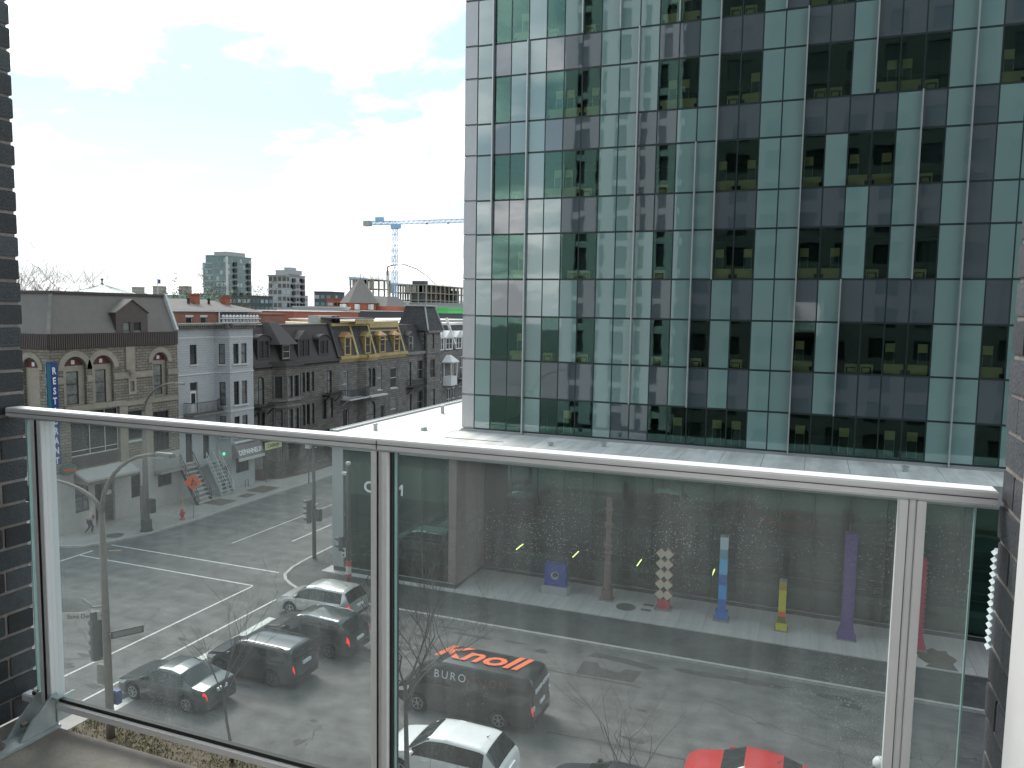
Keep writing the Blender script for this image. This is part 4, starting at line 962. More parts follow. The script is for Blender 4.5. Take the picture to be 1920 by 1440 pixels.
for h in bh1[:3]: window(gh, b1, h, M['wood_black'], M['pane_curtain'], .15, .05, rails=(.5,), sill=M['paint_trim'])
window(gh, b1, bh1[3], M['wood_black'], M['pane_dark'], .15, .06, name='door')
for h in bh2[:6]: window(gh, b2, h, M['wood_black'], M['pane_curtain'] if h[0] > 1 else M['pane_dark'], .15, .05, rails=(.5,))
window(gh, b2, bh2[6], M['wood_black'], M['pane_dark'], .12, .05, mull=(.33, .66))
mb = MB()
for z, t_ in ((10.68, .11), (7.18, .11), (4.4, .09)): b2.box(mb, .35, 2.2, z, z+t_, 0, .12)
for z in (10.05, 6.75, 13.0):
    for p in (lw, b1, b2): p.box(mb, 0, p.len, z, z+.13, 0, .05 if z < 12 else .04)
mb.build('string_course', M['paint_trim'], gh)
mb = MB()
for p in (lw, b1, b2, b3):
    p.box(mb, 0, p.len, 13.72, 13.82, -.1, .12, 1); p.box(mb, 0, p.len, 14.05, 14.22, -.2, .42, 1)
    q = .1
    while q < p.len-.1: p.box(mb, q, q+.11, 13.82, 14.05, .0, .3, 1); q += .22
    p.box(mb, 0, p.len, 13.82, 14.05, -.15, .0, 0)
mb.build('cornice', [M['paint_grey'], M['stone_trim']], gh)
mb = MB(); 
for z0, z1 in ((14.24, 14.3), (14.58, 14.66)): mb.box(-45.75, -45.3, 51.0, 55.6, z0, z1)
for i in range(11): mb.lathe(((.07, 0), (.11, .1), (.05, .28)), (-45.5, 51.2+i*.42, 14.3), 8); mb.lathe(((.02, 0), (.13, .1), (.11, .2), (.02, .28)), (-45.5, 51.2+i*.42, 14.66), 8)
mb.build('balustrade', M['paint_trim'], gh)
mb = MB(); mb.box(XG+.0, XG+1.0, 47.7, 51.25, 6.78, 6.93); mb.build('balcony_floor', M['stone_trim'], gh)
mb = MB(); railing(mb, [(XG+.05, 47.75), (XG+.97, 47.75), (XG+.97, 51.2), (XG+.3, 51.2)], 6.93, .95); mb.build('balcony_railing', M['iron'], gh)
mb = MB(); mb.box(XG, XG+.6, 48.2, 51.2, 2.5, 2.62); mb.build('landing', M['iron_grey'], gh)
stairs(XG+.6, -44.5, 49.5, 50.95, 2.75, 10, M['galv'], M['iron_grey'], gh, (49.5, 50.25, 50.95), M['wood_white'])
mb = MB(); mb.hexa([(-45.48, 51.9, 2.85), (-44.75, 51.9, 2.8), (-44.75, 55.2, 2.8), (-45.48, 55.2, 2.85), (-45.48, 51.9, 3.95), (-45.1, 51.9, 3.75), (-45.1, 55.2, 3.75), (-45.48, 55.2, 3.95)])
mb.box(-44.77, -44.73, 51.9, 55.2, 2.55, 2.8, 1); aw = mb.build('awning', [M['awning'], M['paint_trim']], gh)
mb = MB(); mb.tube(((-45.35, 52.0, 4.05), (-45.35, 54.7, 4.05)), .12, 8); mb.build('awning_roller', M['paint_trim'], gh)
ang = math.atan2(.35, .95)
text_part('lettering', 'DEPANNEUR', .62, M['letter_white'], aw, Matrix.Translation((-44.88, 53.55, 3.22)) @ Matrix.Rotation(PI/2, 4, 'Z') @ Matrix.Rotation(PI/2-ang, 4, 'X') @ Matrix.Diagonal((.82, 1, 1, 1)), bold=.012)
mb = MB(); mb.lathe(((.0, -.03), (.11, -.02), (.11, .03), (0, .03)), (-46.0, 51.52, 3.2), 10, 0, 'x'); mb.build('door_lamp', M['lens_green'], gh)
mb = MB(); mb.tube(((-45.05, 53.0, .13), (-45.05, 53.0, .75), (-45.05, 53.35, .75), (-45.05, 53.35, .13)), .03, 8); tag(mb.build('bike_rack', M['iron'], off=(-45.05, 53.2, .13)), 'dark metal hoop bike rack beside the grey painted house', 'bike rack')

# --- dark stone house with brown mansard
dh = thing('dark_house', 'dark stone terrace house with brown mansard roof and four dormers', 'house', (-47, 62, 0))
d1 = PL((XS, 55.62), (XS, 58.2)); d2 = PL((XS, 58.2), (-45.45, 59.2)); d3 = PL((-45.45, 59.2), (-45.45, 61.3)); d4 = PL((-45.45, 61.3), (XS, 62.2)); d5 = PL((XS, 62.2), (XS, 69.0))
dh1 = [(.35, 1.55, 6.75, 9.35, .35), (.3, .9, 4.5, 6.1), (1.0, 1.6, 4.5, 6.1), (.5, 1.5, .5, 3.4)]
dh2 = [(.3, .95, 7.25, 9.25), (.3, .95, 4.2, 6.1), (.3, .95, 1, 3.2)]; dh3 = [(.25, .95, 7.25, 9.25), (1.15, 1.85, 7.25, 9.25), (.25, .95, 4.2, 6.1), (1.15, 1.85, 4.2, 6.1), (.25, 1.85, 1, 3.2)]
dh5 = [(.45, 1.0, 7.4, 9.35, .27), (1.2, 1.75, 7.4, 9.35, .27), (1.95, 2.5, 7.4, 9.35, .27), (.45, 1.0, 4.1, 6.15, .2), (1.2, 1.75, 4.1, 6.15, .2), (1.95, 2.5, 4.1, 6.15, .2), (4.35, 5.55, 6.85, 9.3, .2), (3.85, 4.6, 4.3, 6.35, .3), (5.0, 5.75, 4.3, 6.35, .3), (1.0, 2.2, 1, 3.2), (4.2, 5.3, .4, 3.2)]
mb = MB()
for p, hs in ((d1, dh1), (d2, dh2), (d3, dh3), (d4, ()), (d5, dh5)): wall(mb, p, 0, 10.2, hs, .22)
mb.box(-58, XS-.25, 55.7, 69.0, 0, 10.2); mb.build('wall', M['greystone'], dh)
for p, hs in ((d1, dh1), (d2, dh2), (d3, dh3), (d5, dh5)):
    for i, h in enumerate(hs): window(dh, p, h, M['wood_black'], M['pane_curtain'] if (i*7+len(hs)) % 3 else M['pane_dark'], .17, .06, rails=(.55,), mull=(.5,) if h[1]-h[0] > 1 else ())
mb = MB()
for p, hs in ((d2, dh2[:2]), (d3, dh3[:4]), (d5, dh5[:6])):
    for h in hs: p.box(mb, h[0]-.12, h[0]-.01, h[2]-.1, h[3]+.08, 0, .05); p.box(mb, h[1]+.01, h[1]+.09, h[2]-.1, h[3]+.08, 0, .045)
for p in (d2, d3, d4): p.box(mb, 0, p.len, 6.9, 7.12, 0, .12); p.box(mb, 0, p.len, 6.35, 6.55, 0, .1)
mb.build('stone_trim', M['stone_trim'], dh)
def balcony(parent, x, y0, y1, z, dep=.9, floor=None, rail=None, h=.95):
    mb = MB(); mb.box(x, x+dep, y0, y1, z-.14, z); mb.bar((x, y0+.1, z-.8), (x+dep*.8, y0+.1, z-.15), .08); mb.bar((x, y1-.1, z-.8), (x+dep*.8, y1-.1, z-.15), .08); mb.build('balcony_floor', floor or M['iron'], parent)
    mb = MB(); railing(mb, [(x+.03, y0+.03), (x+dep-.03, y0+.03), (x+dep-.03, y1-.03), (x+.03, y1-.03)], z, h); mb.build('balcony_railing', rail or M['iron'], parent)
balcony(dh, XS, 66.1, 68.4, 6.8, .9, h=.25); balcony(dh, XS, 55.75, 57.7, 6.65, .8, h=.3)
mb = MB()
for p in (d1, d5): p.box(mb, 0, p.len, 10.2, 10.42, -.3, .22)
mb.prism([(XS, 57.8), (-45.2, 58.9), (-45.2, 61.6), (XS, 62.6)], 10.2, 10.42); mb.prism([(XS, 57.9), (-45.35, 59.0), (-45.35, 61.5), (XS, 62.5)], 10.42, 10.62)
q = 55.7
while q < 69: mb.box(XS, XS+.16, q, q+.1, 10.02, 10.2); q += .3
mb.build('eaves', M['dark_brown'], dh)
mb = MB(); mb.hexa([(-58, 55.65, 10.42), (XS, 55.65, 10.42), (XS, 68.95, 10.42), (-58, 68.95, 10.42), (-58, 55.65, 13.85), (XS-1.25, 55.65, 13.85), (XS-1.25, 68.95, 13.85), (-58, 68.95, 13.85)]); mb.build('mansard_roof', M['shingle_brown'], dh)
mb = MB(); mb.box(-58, XS-1.2, 55.64, 68.9, 13.85, 14.02); mb.bar((XS+.05, 68.85, 10.5), (XS-1.2, 68.85, 14.2), .18, .3); mb.build('roof_edge', M['dark_brown'], dh)
mb = MB()          # flared turret roof over the bay
mb.hexa([(XS-.5, 57.9, 12.2), (XS+.75, 58.6, 12.2), (XS+.75, 61.2, 12.2), (XS-.5, 62.0, 12.2), (XS-1.4, 58.7, 14.25), (XS-.85, 58.9, 14.25), (XS-.85, 60.2, 14.25), (XS-1.4, 60.5, 14.25)]); mb.build('turret_roof', M['shingle_brown'], dh)
def dormer(parent, yc, wd, z0, z1, kind, mt, roof, frame, xf=None, n=1, dep=1.2):
    xf = XS-.1 if xf is None else xf; mb = MB(); p = PL((xf, yc-wd/2), (xf, yc+wd/2)); ww = (wd-.3)/n
    hs = [(.15+ww*i+.04, .15+ww*(i+1)-.04, z0+.1, z1-.12) for i in range(n)]
    wall(mb, p, z0, z1, hs, .1)
    for yy in (yc-wd/2, yc+wd/2): mb.poly(((xf, yy, z0), (xf, yy, z1), (xf-dep, yy, z1), (xf-dep*.2, yy, z0)))
    o = mb.build('dormer', mt, parent); r = MB(); a, b = yc-wd/2-.15, yc+wd/2+.15
    if kind == 'gable':
        zt = z1+wd*.42; r.hexa([(xf+.12, a, z1-.03), (xf+.12, b, z1-.03), (xf-dep, b, z1-.03), (xf-dep, a, z1-.03), (xf+.12, yc-.01, zt), (xf+.12, yc+.01, zt), (xf-dep-.4, yc+.01, zt), (xf-dep-.4, yc-.01, zt)])
    elif kind == 'hip':
        zt = z1+wd*.35; r.hexa([(xf+.15, a, z1), (xf+.15, b, z1), (xf-dep, b, z1), (xf-dep, a, z1), (xf-.25, yc-.1, zt), (xf-.25, yc+.1, zt), (xf-dep, yc+.1, zt), (xf-dep, yc-.1, zt)]); r.box(xf, xf+.2, a+.05, b-.05, z1-.55, z1-.42)
    elif kind == 'arch':
        ps = [(yc-(b-a)/2*math.cos(PI*i/10), z1+.45*math.sin(PI*i/10)*wd*.6) for i in range(11)]
        for (ya, za), (yb, zb_) in zip(ps[:-1], ps[1:]): r.hexa([(xf+.14, ya, za-.06), (xf+.14, yb, zb_-.06), (xf-dep, yb, zb_-.06), (xf-dep, ya, za-.06), (xf+.14, ya, za+.03), (xf+.14, yb, zb_+.03), (xf-dep, yb, zb_+.03), (xf-dep, ya, za+.03)])
        r.poly([(xf+.02, y_, z_) for y_, z_ in ps])
    else:
        r.hexa([(xf+.25, a, z1-.1), (xf+.25, b, z1-.1), (xf-dep, b, z1-.1), (xf-dep, a, z1-.1), (xf+.25, a, z1), (xf+.25, b, z1), (xf-dep, b, z1+.5), (xf-dep, a, z1+.5)])
    r.build('roof', roof, o)
    for h in hs: window(parent, p, h, frame, M['pane_dark'], .09, .05, rails=(.5,))
dormer(dh, 57.3, 1.7, 10.9, 12.7, 'arch', M['dark_brown'], M['shingle_brown'], M['wood_black'], n=2)
dormer(dh, 60.3, 1.4, 10.75, 12.25, 'shed', M['dark_brown'], M['shingle_brown'], M['wood_white'], n=1, xf=XS+.1)
dormer(dh, 63.3, 2.0, 10.8, 12.6, 'gable', M['dark_brown'], M['shingle_brown'], M['wood_black'], n=2)
dormer(dh, 66.6, 1.8, 10.9, 12.5, 'arch', M['dark_brown'], M['shingle_brown'], M['wood_black'], n=2)
mb = MB(); mb.box(-51.2, -49.6, 61.2, 64.6, 13.9, 14.9); mb.box(-51.3, -49.5, 61.1, 64.7, 14.9, 15.05); mb.build('chimney', M['brick_red'], dh)

# --- house with gold trim
go = thing('gold_house', 'stone terrace house with bright gold cornices and dormer hoods', 'house', (-47, 76, 0))
g1 = PL((XS, 69.0), (XS, 72.6)); g2 = PL((XS, 72.6), (-45.6, 73.3)); g3 = PL((-45.6, 73.3), (-45.6, 75.6)); g4 = PL((-45.6, 75.6), (XS, 76.5)); g5 = PL((XS, 76.5), (XS, 83.3))
q1 = [(.75, 1.75, 6.2, 9.0), (.8, 1.9, 1.0, 5.0, .5)]; q3 = [(.25, 1.0, 7.0, 9.1, .36), (1.15, 1.9, 7.0, 9.1, .36), (.5, 1.9, 2.4, 5.4, .7)]
q5 = [(.3, 1.3, 6.4, 9.1), (3.2, 4.8, 6.35, 8.75), (3.2, 4.8, 2.4, 5.2), (1.0, 2.0, 1, 4.6)]; q4 = [(.3, .9, 6.4, 9.0)]
mb = MB()
for p, hs in ((g1, q1), (g2, ()), (g3, q3), (g4, ()), (g5, q5)): wall(mb, p, 0, 10.1, hs, .22)
mb.box(-58, XS-.25, 69.02, 83.3, 0, 10.1); mb.build('wall', M['greystone2'], go)
for p, hs, fr in ((g1, q1, M['wood_white']), (g3, q3, M['wood_black']), (g5, q5, M['wood_white'])):
    for i, h in enumerate(hs): window(go, p, h, fr, M['pane_dark'] if i % 2 else M['pane_curtain'], .17, .08, rails=(.5,), sill=M['paint_trim'] if fr is M['wood_white'] else None)
mb = MB()
for p in (g1, g2, g3, g4, g5): p.box(mb, 0, p.len, 10.1, 10.3, -.3, .18); p.box(mb, 0, p.len, 10.3, 10.62, -.3, .38); p.box(mb, 0, p.len, 9.95, 10.1, 0, .08)
mb.build('cornice', M['gold'], go)
mb = MB(); mb.hexa([(-58, 69.05, 10.6), (XS, 69.05, 10.6), (XS, 83.2, 10.6), (-58, 83.2, 10.6), (-58, 69.05, 13.9), (XS-1.1, 69.05, 13.9), (XS-1.1, 83.2, 13.9), (-58, 83.2, 13.9)]); mb.build('mansard_roof', M['slate'], go)
mb = MB(); mb.box(-58, XS-.9, 69.1, 75.9, 13.75, 14.05); mb.box(-58, XS-.9, 76.6, 83.1, 13.5, 14.2); mb.box(-58, XS-.80, 76.6, 83.1, 13.1, 13.25)
for yy, wd in ((72.6, .34), (76.25, .3), (83.0, .34)): mb.hexa([(XS+.12, yy-wd/2, 10.62), (XS+.12, yy+wd/2, 10.62), (XS-.3, yy+wd/2, 10.62), (XS-.3, yy-wd/2, 10.62), (XS-.95, yy-wd/2, 13.9), (XS-.95, yy+wd/2, 13.9), (XS-1.3, yy+wd/2, 13.9), (XS-1.3, yy-wd/2, 13.9)])
mb.build('gold_trim', M['gold'], go)
mb = MB(); mb.box(XS-.9, XS-.1, 72.4, 76.3, 14.0, 14.12); mb.box(XS-.2, XS-.12, 72.5, 76.2, 14.12, 14.5)
for i in range(9): mb.box(XS-.24, XS-.16, 72.6+i*.43, 72.75+i*.43, 14.12, 14.5)
mb.box(XS-4, XS, 69.6, 76.3, 14.52, 14.66, 1); mb.build('roof_crest', [M['gold'], M['far_dark']], go)
for yc, kd, rf in ((70.75, 'gable', M['copper']), (74.75, 'gable', M['gold']), (77.9, 'hip', M['copper']), (81.2, 'hip', M['copper'])): dormer(go, yc, 1.25 if kd == 'gable' else 1.35, 10.65, 12.65, kd, M['gold'], rf, M['gold'], xf=XS+.02)
balcony(go, XS, 69.3, 73.2, 6.1, 1.2, M['paint_trim'], M['iron']); mb = MB(); mb.box(-45.6, -44.9, 73.2, 76.8, 5.95, 6.1); mb.build('balcony_floor', M['paint_trim'], go)

# --- slate roofed house with the square tower
th = thing('tower_house', 'grey stone terrace house with a steep slate tower roof', 'house', (-47, 87, 0))
t1 = PL((XS, 83.3), (XS, 88.2)); t2 = PL((-45.9, 88.2), (-45.9, 92.0))
r1 = [(.6, 1.5, 6.2, 9.2), (3.1, 4.6, 6.9, 9.3), (.6, 1.6, 1, 5.2), (3.1, 4.6, 2.6, 5.4)]; r2 = [(.9, 2.0, 10.7, 12.6), (.9, 2.3, 6.9, 9.3), (.9, 2.3, 2.6, 5.4)]
mb = MB(); wall(mb, t1, 0, 10.3, r1, .22); wall(mb, t2, 0, 12.9, r2, .22); mb.box(-58, XS-.25, 83.31, 92, 0, 10.3); mb.box(-49.7, -46.13, 88.2, 92, 10.3, 12.9); mb.poly(((XS, 88.2, 0), (-45.9, 88.2, 0), (-45.9, 88.2, 12.9), (XS, 88.2, 12.9))); mb.build('wall', M['greystone2'], th)
for p, hs in ((t1, r1), (t2, r2)):
    for i, h in enumerate(hs): window(th, p, h, M['wood_black'] if i % 2 == 0 else M['stone_trim'], M['pane_dark'] if i % 2 else M['pane_curtain'], .17, .08, rails=(.5,))
mb = MB(); t1.box(mb, 0, t1.len, 10.1, 10.45, -.2, .25); t2.box(mb, -.1, t2.len+.1, 12.75, 13.0, -.2, .3); t2.box(mb, 0, t2.len, 10.1, 10.3, 0, .08); t2.box(mb, 0, t2.len, 6.3, 6.6, 0, .06); mb.build('cornice', M['stone_trim'], th)
mb = MB(); mb.hexa([(-58, 83.3, 10.45), (XS, 83.3, 10.45), (XS, 88.2, 10.45), (-58, 88.2, 10.45), (-58, 83.3, 13.8), (XS-1.2, 83.3, 13.8), (XS-1.2, 88.2, 13.8), (-58, 88.2, 13.8)])
mb.hexa([(-50.2, 87.9, 13.0), (-45.6, 87.9, 13.0), (-45.6, 92.3, 13.0), (-50.2, 92.3, 13.0), (-49.3, 88.7, 16.1), (-46.5, 88.7, 16.1), (-46.5, 91.4, 16.1), (-49.3, 91.4, 16.1)]); mb.build('mansard_roof', M['slate'], th)
mb = MB(); mb.box(-49.5, -46.3, 88.5, 91.6, 16.1, 16.3); mb.bar((-45.58, 87.9, 13.05), (-46.5, 88.7, 16.15), .16, .16); mb.bar((-45.58, 92.3, 13.05), (-46.5, 91.4, 16.15), .16, .16); mb.build('roof_flashing', M['zinc'], th)
dormer(th, 84.9, 1.2, 10.6, 12.5, 'gable', M['stone_trim'], M['slate'], M['wood_white'])
balcony(th, XS, 83.6, 87.2, 6.1, .9)
# --- white gabled house
wh = thing('white_gabled_house', 'terrace house with white wooden gables and bay beside the tower house', 'house', (-47, 97, 0))
w1 = PL((XS, 92.0), (XS, 104)); v1 = [(.5, 1.5, 6.0, 8.6), (3, 4.2, 2, 5), (4.5, 5.7, 2, 5), (6.8, 7.8, 2, 5), (7, 8.3, 6, 9.2), (9, 10.5, 6, 9)]
mb = MB(); wall(mb, w1, 0, 10.2, v1, .2); mb.box(-58, XS-.25, 92.02, 104, 0, 10.2); mb.build('wall', M['greystone2'], wh)
for h in v1: window(wh, w1, h, M['wood_white'], M['pane_dark'], .15, .1, rails=(.5,), mull=(.5,))
mb = MB(); mb.hexa([(-58, 92.02, 10.2), (XS, 92.02, 10.2), (XS, 104, 10.2), (-58, 104, 10.2), (-58, 92.02, 13.6), (XS-1.4, 92.02, 13.6), (XS-1.4, 104, 13.6), (-58, 104, 13.6)]); mb.build('mansard_roof', M['slate'], wh)
for yc, wd in ((92.8, 1.6), (95.2, 2.2), (98.3, 2.0), (101, 2)): dormer(wh, yc, wd, 10.3, 12.0, 'gable', M['wood_white'], M['wood_white'], M['wood_white'], xf=XS+.15, n=2)
mb = MB(); mb.box(-58, XS-1.3, 92.02, 104, 13.6, 13.9); mb.bar((XS+.1, 97, 11), (XS-1.2, 97, 14.6), .3, .3); mb.build('parapet', M['roof_white'], wh)
mb = MB(); mb.prism([(XS, 93.6), (-45.3, 94.1), (-45.3, 96.0), (XS, 96.5)], 5.5, 5.75); mb.prism([(XS, 93.6), (-45.3, 94.1), (-45.3, 96.0), (XS, 96.5)], 5.75, 6.75); mb.prism([(XS, 93.3), (-45.1, 93.9), (-45.1, 96.2), (XS, 96.8)], 8.6, 8.75); mb.hexa([(XS, 93.3, 8.75), (-45.1, 93.9, 8.75), (-45.1, 96.2, 8.75), (XS, 96.8, 8.75), (XS, 94.6, 9.6), (-45.9, 94.9, 9.6), (-45.9, 95.3, 9.6), (XS, 95.6, 9.6)])
for p in ((-45.35, 94.15), (-45.35, 95.95), (XS+.1, 93.7), (XS+.1, 96.4)): mb.box(p[0]-.07, p[0]+.07, p[1]-.07, p[1]+.07, 6.75, 8.6)
mb.build('bay_balcony', M['wood_white'], wh)
balcony(wh, XS, 97.5, 100.5, 6, .9)

# --- red brick block behind the grey house, with hip roof and chimneys
rbk = thing('brick_house', 'red brick house with grey hip roof behind the grey painted house', 'house', (-58, 62, 0))
pr_ = PL((-56, 55.65), (-56, 62.3)); hs = [(2.3, 3.1, 13.6, 14.55), (4.2, 5.0, 13.6, 14.55)]
mb = MB(); wall(mb, pr_, 0, 15.1, hs, .1); mb.box(-66, -56.12, 55.65, 68.5, 0, 15.1); mb.build('wall', M['brick_red'], rbk)
for h in hs: window(rbk, pr_, h, M['wood_white'], M['pane_dark'], .1, .05)
mb = MB(); pr_.box(mb, 2.2, 3.2, 14.56, 14.75, 0, .05); pr_.box(mb, 4.1, 5.1, 14.56, 14.75, 0, .05); mb.box(-66, -55.8, 55.4, 68.7, 15.1, 15.25); mb.box(-55.98, -55.85, 62.2, 62.35, 12.5, 15.1); mb.build('trim', M['wood_white'], rbk)
mb = MB(); mb.box(-56.1, -55.97, 62.4, 68.5, 12, 15.08); mb.build('cladding', M['far_dark'], rbk)
mb = MB(); mb.hexa([(-68, 55, 15.26), (-56, 55, 15.26), (-56, 68.6, 15.26), (-68, 68.6, 15.26), (-64, 59, 16.35), (-60, 59, 16.35), (-60, 65, 16.35), (-64, 65, 16.35)]); mb.build('hip_roof', M['shingle_grey'], rbk)
for y, zt in ((61.7, 16.75), (66.1, 16.6)): mb = MB(); mb.box(-58.8, -58.1, y-.35, y+.35, 15.4, zt); mb.box(-58.9, -58, y-.45, y+.45, zt, zt+.1); mb.build('chimney', M['brick_orange'], rbk)
for y in (60.6, 63.4): mb = MB(); mb.lathe(((.13, 0), (.13, .6), (.2, .6), (.2, .72)), (-58.2, y, 15.7), 8); mb.build('roof_vent', M['iron'], rbk)
# zinc pyramid roof
zr = thing('pavilion', 'low pavilion with ribbed zinc pyramid roof and finial behind the stone building', 'building', (-75, 65.2, 0))
mb = MB(); mb.box(-78, -72, 62.4, 68, 0, 16.7); mb.build('wall', M['far_grey'], zr)
mb = MB(); c = (-75, 65.2, 17.95); cs = [(-78.2, 62.2, 16.7), (-71.8, 62.2, 16.7), (-71.8, 68.2, 16.7), (-78.2, 68.2, 16.7)]
for i in range(4):
    mb.poly((cs[i], cs[(i+1) % 4], c))
    for k in range(1, 8): a = Vector(cs[i])+(Vector(cs[(i+1) % 4])-Vector(cs[i]))*k/8; mb.bar(a, Vector(c)*.999+a*.001, .06)
mb.build('roof', M['zinc'], zr); mb = MB(); mb.lathe(((.25, 0), (.2, .15), (.08, .2), (.07, .5), (.18, .6), (.05, .75)), (-75, 65.2, 17.85), 8); mb.build('finial', M['far_dark'], zr)

# ------------------------------------------------------------------ far city
def far_box(name, label, x0, x1, y0, y1, z1, wm_, cat='building', win=None, z0=0, wmat=None, fh=3.1, ww=2.4, trim=None, roof=None):
    t = thing(name, label, cat, ((x0+x1)/2, y0, 0))
    mb = MB(); mb.box(x0, x1, y0, y1, z0, z1); mb.build('wall', wm_, t)
    mb = MB(); mb.box(x0-.2, x1+.2, y0-.2, y1+.2, z1, z1+(.14 if roof else .4)); mb.build('roof', roof or wm_, t)
    if win:
        mb = MB(); q = random.Random(len(label)); z = z1-fh*.9
        while z > max(z0, z1-40):
            for (L, fx_) in ((x1-x0, 0), (y1-y0, 1)):
                n = max(1, int(L/ww))
                for i in range(n):
                    a = L*(i+.14)/n; b = L*(i+.86)/n; m_ = 0 if q.random() < .72 else 1
                    if fx_ == 0: mb.box(x0+a, x0+b, y0-.06, y0+.1, z, z+fh*win, m_)
                    else: mb.box(x1-.1, x1+.06, y0+a, y0+b, z, z+fh*win, m_)
            z -= fh
        stuff(mb.build('windows', [wmat or M['pane_dark'], M['far_glass_pale']], t))
        if trim:
            mb = MB(); z = z1-fh*.9-.3
            while z > max(z0, z1-40): mb.box(x0-.25, x1+.25, y0-.25, y1, z, z+.22); z -= fh
            stuff(mb.build('floor_bands', trim, t))
    return t
t = far_box('glass_apartment_tower', 'tall green glass apartment tower on the skyline with stacked dark balconies', -300.3, -290.3, 330, 349, 42.6, M['far_glass'], win=.6, wmat=M['far_glass'], fh=3.2, ww=2.3, trim=M['far_grey'])
mb = MB(); mb.box(-299.6, -291, 331, 345, 43.1, 45.2); mb.build('penthouse', M['far_grey'], t)
mb = MB(); mb.box(-308.3, -300.4, 332, 345, 0, 39.5); mb.box(-306.8, -300.4, 332.5, 345, 39.5, 43.6); mb.build('wing', M['far_glass'], t)
mb = MB(); mb.box(-290.8, -290.1, 329.6, 330.6, 0, 42.5); mb.build('corner_pier', M['far_pale'], t)
mb = MB()
for k in range(11):
    z = 39.2-k*3.2
    for y in (334.5, 345.0): mb.box(-290.25, -289.4, y, y+2.2, z-1.6, z+.6)
    if k > 4: mb.box(-290.25, -289.5, 339.4, 341.4, z-1.6, z+.6)
stuff(mb.build('balconies', M['dark'], t))
mb = MB()
for k in range(12): mb.box(-308.4, -300.4, 331.8, 332, 39-k*3.2, 39.5-k*3.2); mb.box(-308.45+((k % 3)*2), -306.8+((k % 3)*2), 331.85, 332, 37-k*3.2, 38.6-k*3.2)
stuff(mb.build('floor_bands', M['far_glass_pale'], t))
t = far_box('pale_apartment_tower', 'pale concrete apartment block on the skyline right of the glass tower', -239.8, -229.5, 300, 314.2, 31.0, M['far_grey'], win=.62, fh=3.0, ww=2.2)
mb = MB(); mb.box(-237.3, -228.9, 302, 311, 31.5, 33.6); mb.box(-233, -230, 303, 308, 33.6, 34.8); mb.box(-240.8, -229.2, 299.2, 314.5, 30.8, 31.2); mb.build('penthouse', M['far_grey'], t)
mb = MB()
for k in range(6):
    for y in (304, 311): mb.box(-229.5, -228.8, y, y+2, 28-k*3, 29.8-k*3)
stuff(mb.build('balconies', M['dark'], t))
far_box('dark_apartment_block', 'low dark apartment block between the two skyline towers', -240.0, -224.8, 270, 284, 20.6, M['far_dark'], win=.5, wmat=M['far_glass'])
far_box('dark_apartment_block', 'low dark apartment block left of the construction site', -207, -198, 290, 300, 23.0, M['far_dark'], win=.5, wmat=M['far_glass'])
far_box('brick_apartment_block', 'low orange brick block in front of the construction site', -197, -193.5, 285, 296, 20.0, M['brick_orange'], win=.4)
far_box('green_apartment_block', 'pale green apartment block behind the roof of the stone building', -222, -209.5, 220, 233, 19.6, M['far_mint'], win=.55, wmat=M['far_pale'])
for k, (a, b, c, d, z) in enumerate(((-541.3, -532.4, 500, 505.1, 31.5), (-538.9, -530.5, 520, 527, 33.1), (-529.2, -520.1, 540, 546, 33.9))):
    far_box('distant_block', ['distant beige block on the horizon, leftmost of three', 'distant beige block on the horizon, middle of three', 'distant beige block on the horizon, rightmost of three'][k], a, b, c, d, z, M['far_concrete'], win=.3, wmat=M['far_grey'])
for k, (x0, x1, y, z) in enumerate(((-620, -585, 560, 26), (-590, -560, 520, 27), (-515, -490, 540, 27.5), (-470, -440, 520, 25.5), (-330, -315, 420, 24), (-300, -280, 430, 22.5), (-262, -240, 380, 22), (-222, -200, 330, 20.5), (-160, -130, 280, 18.5))):
    far_box('distant_block', 'low grey block far off on the skyline, %s of nine from the left' % ordw[k+1], x0, x1, y, y+14, z, M['far_grey'], win=.35)['group'] = 'low grey skyline blocks'
far_box('brick_warehouse', 'long low red brick building with flat roof behind the terrace', -108, -88.8, 118, 139.7, 15.05, M['brick_orange'], roof=M['roof_white'])
far_box('black_warehouse', 'long low black clad building beside the red brick one', -125, -101.6, 160, 184, 15.25, M['black_clad'], roof=M['roof_white'])
far_box('grey_clad_block', 'dark grey clad low block behind the slate tower roof', -125, -101.6, 186, 222, 14.8, M['far_dark'], roof=M['far_dark'])
far_box('green_building', 'bright green unfinished building below the construction site', -123, -116.9, 240, 258, 16.3, M['far_green'], win=.4, wmat=M['dark'], ww=4)
far_box('pale_office_block', 'pale low office block with a row of dark windows near the conical roof', -123, -113.9, 200, 205, 17.1, M['far_pale'], win=.5, ww=1.3)
far_box('pale_office_block', 'taller pale office block with dark slit windows under the crane', -132, -124.3, 214, 226, 18.2, M['far_pale'], win=.5, ww=1.6)
far_box('grey_roof_block', 'flat grey block behind the red brick building', -113, -105.5, 150, 162, 15.8, M['zinc'])
far_box('white_roof_block', 'low white roofed block beside the white gabled house', -72, -58, 95, 130, 14.0, M['far_pale'], roof=M['roof_white'])
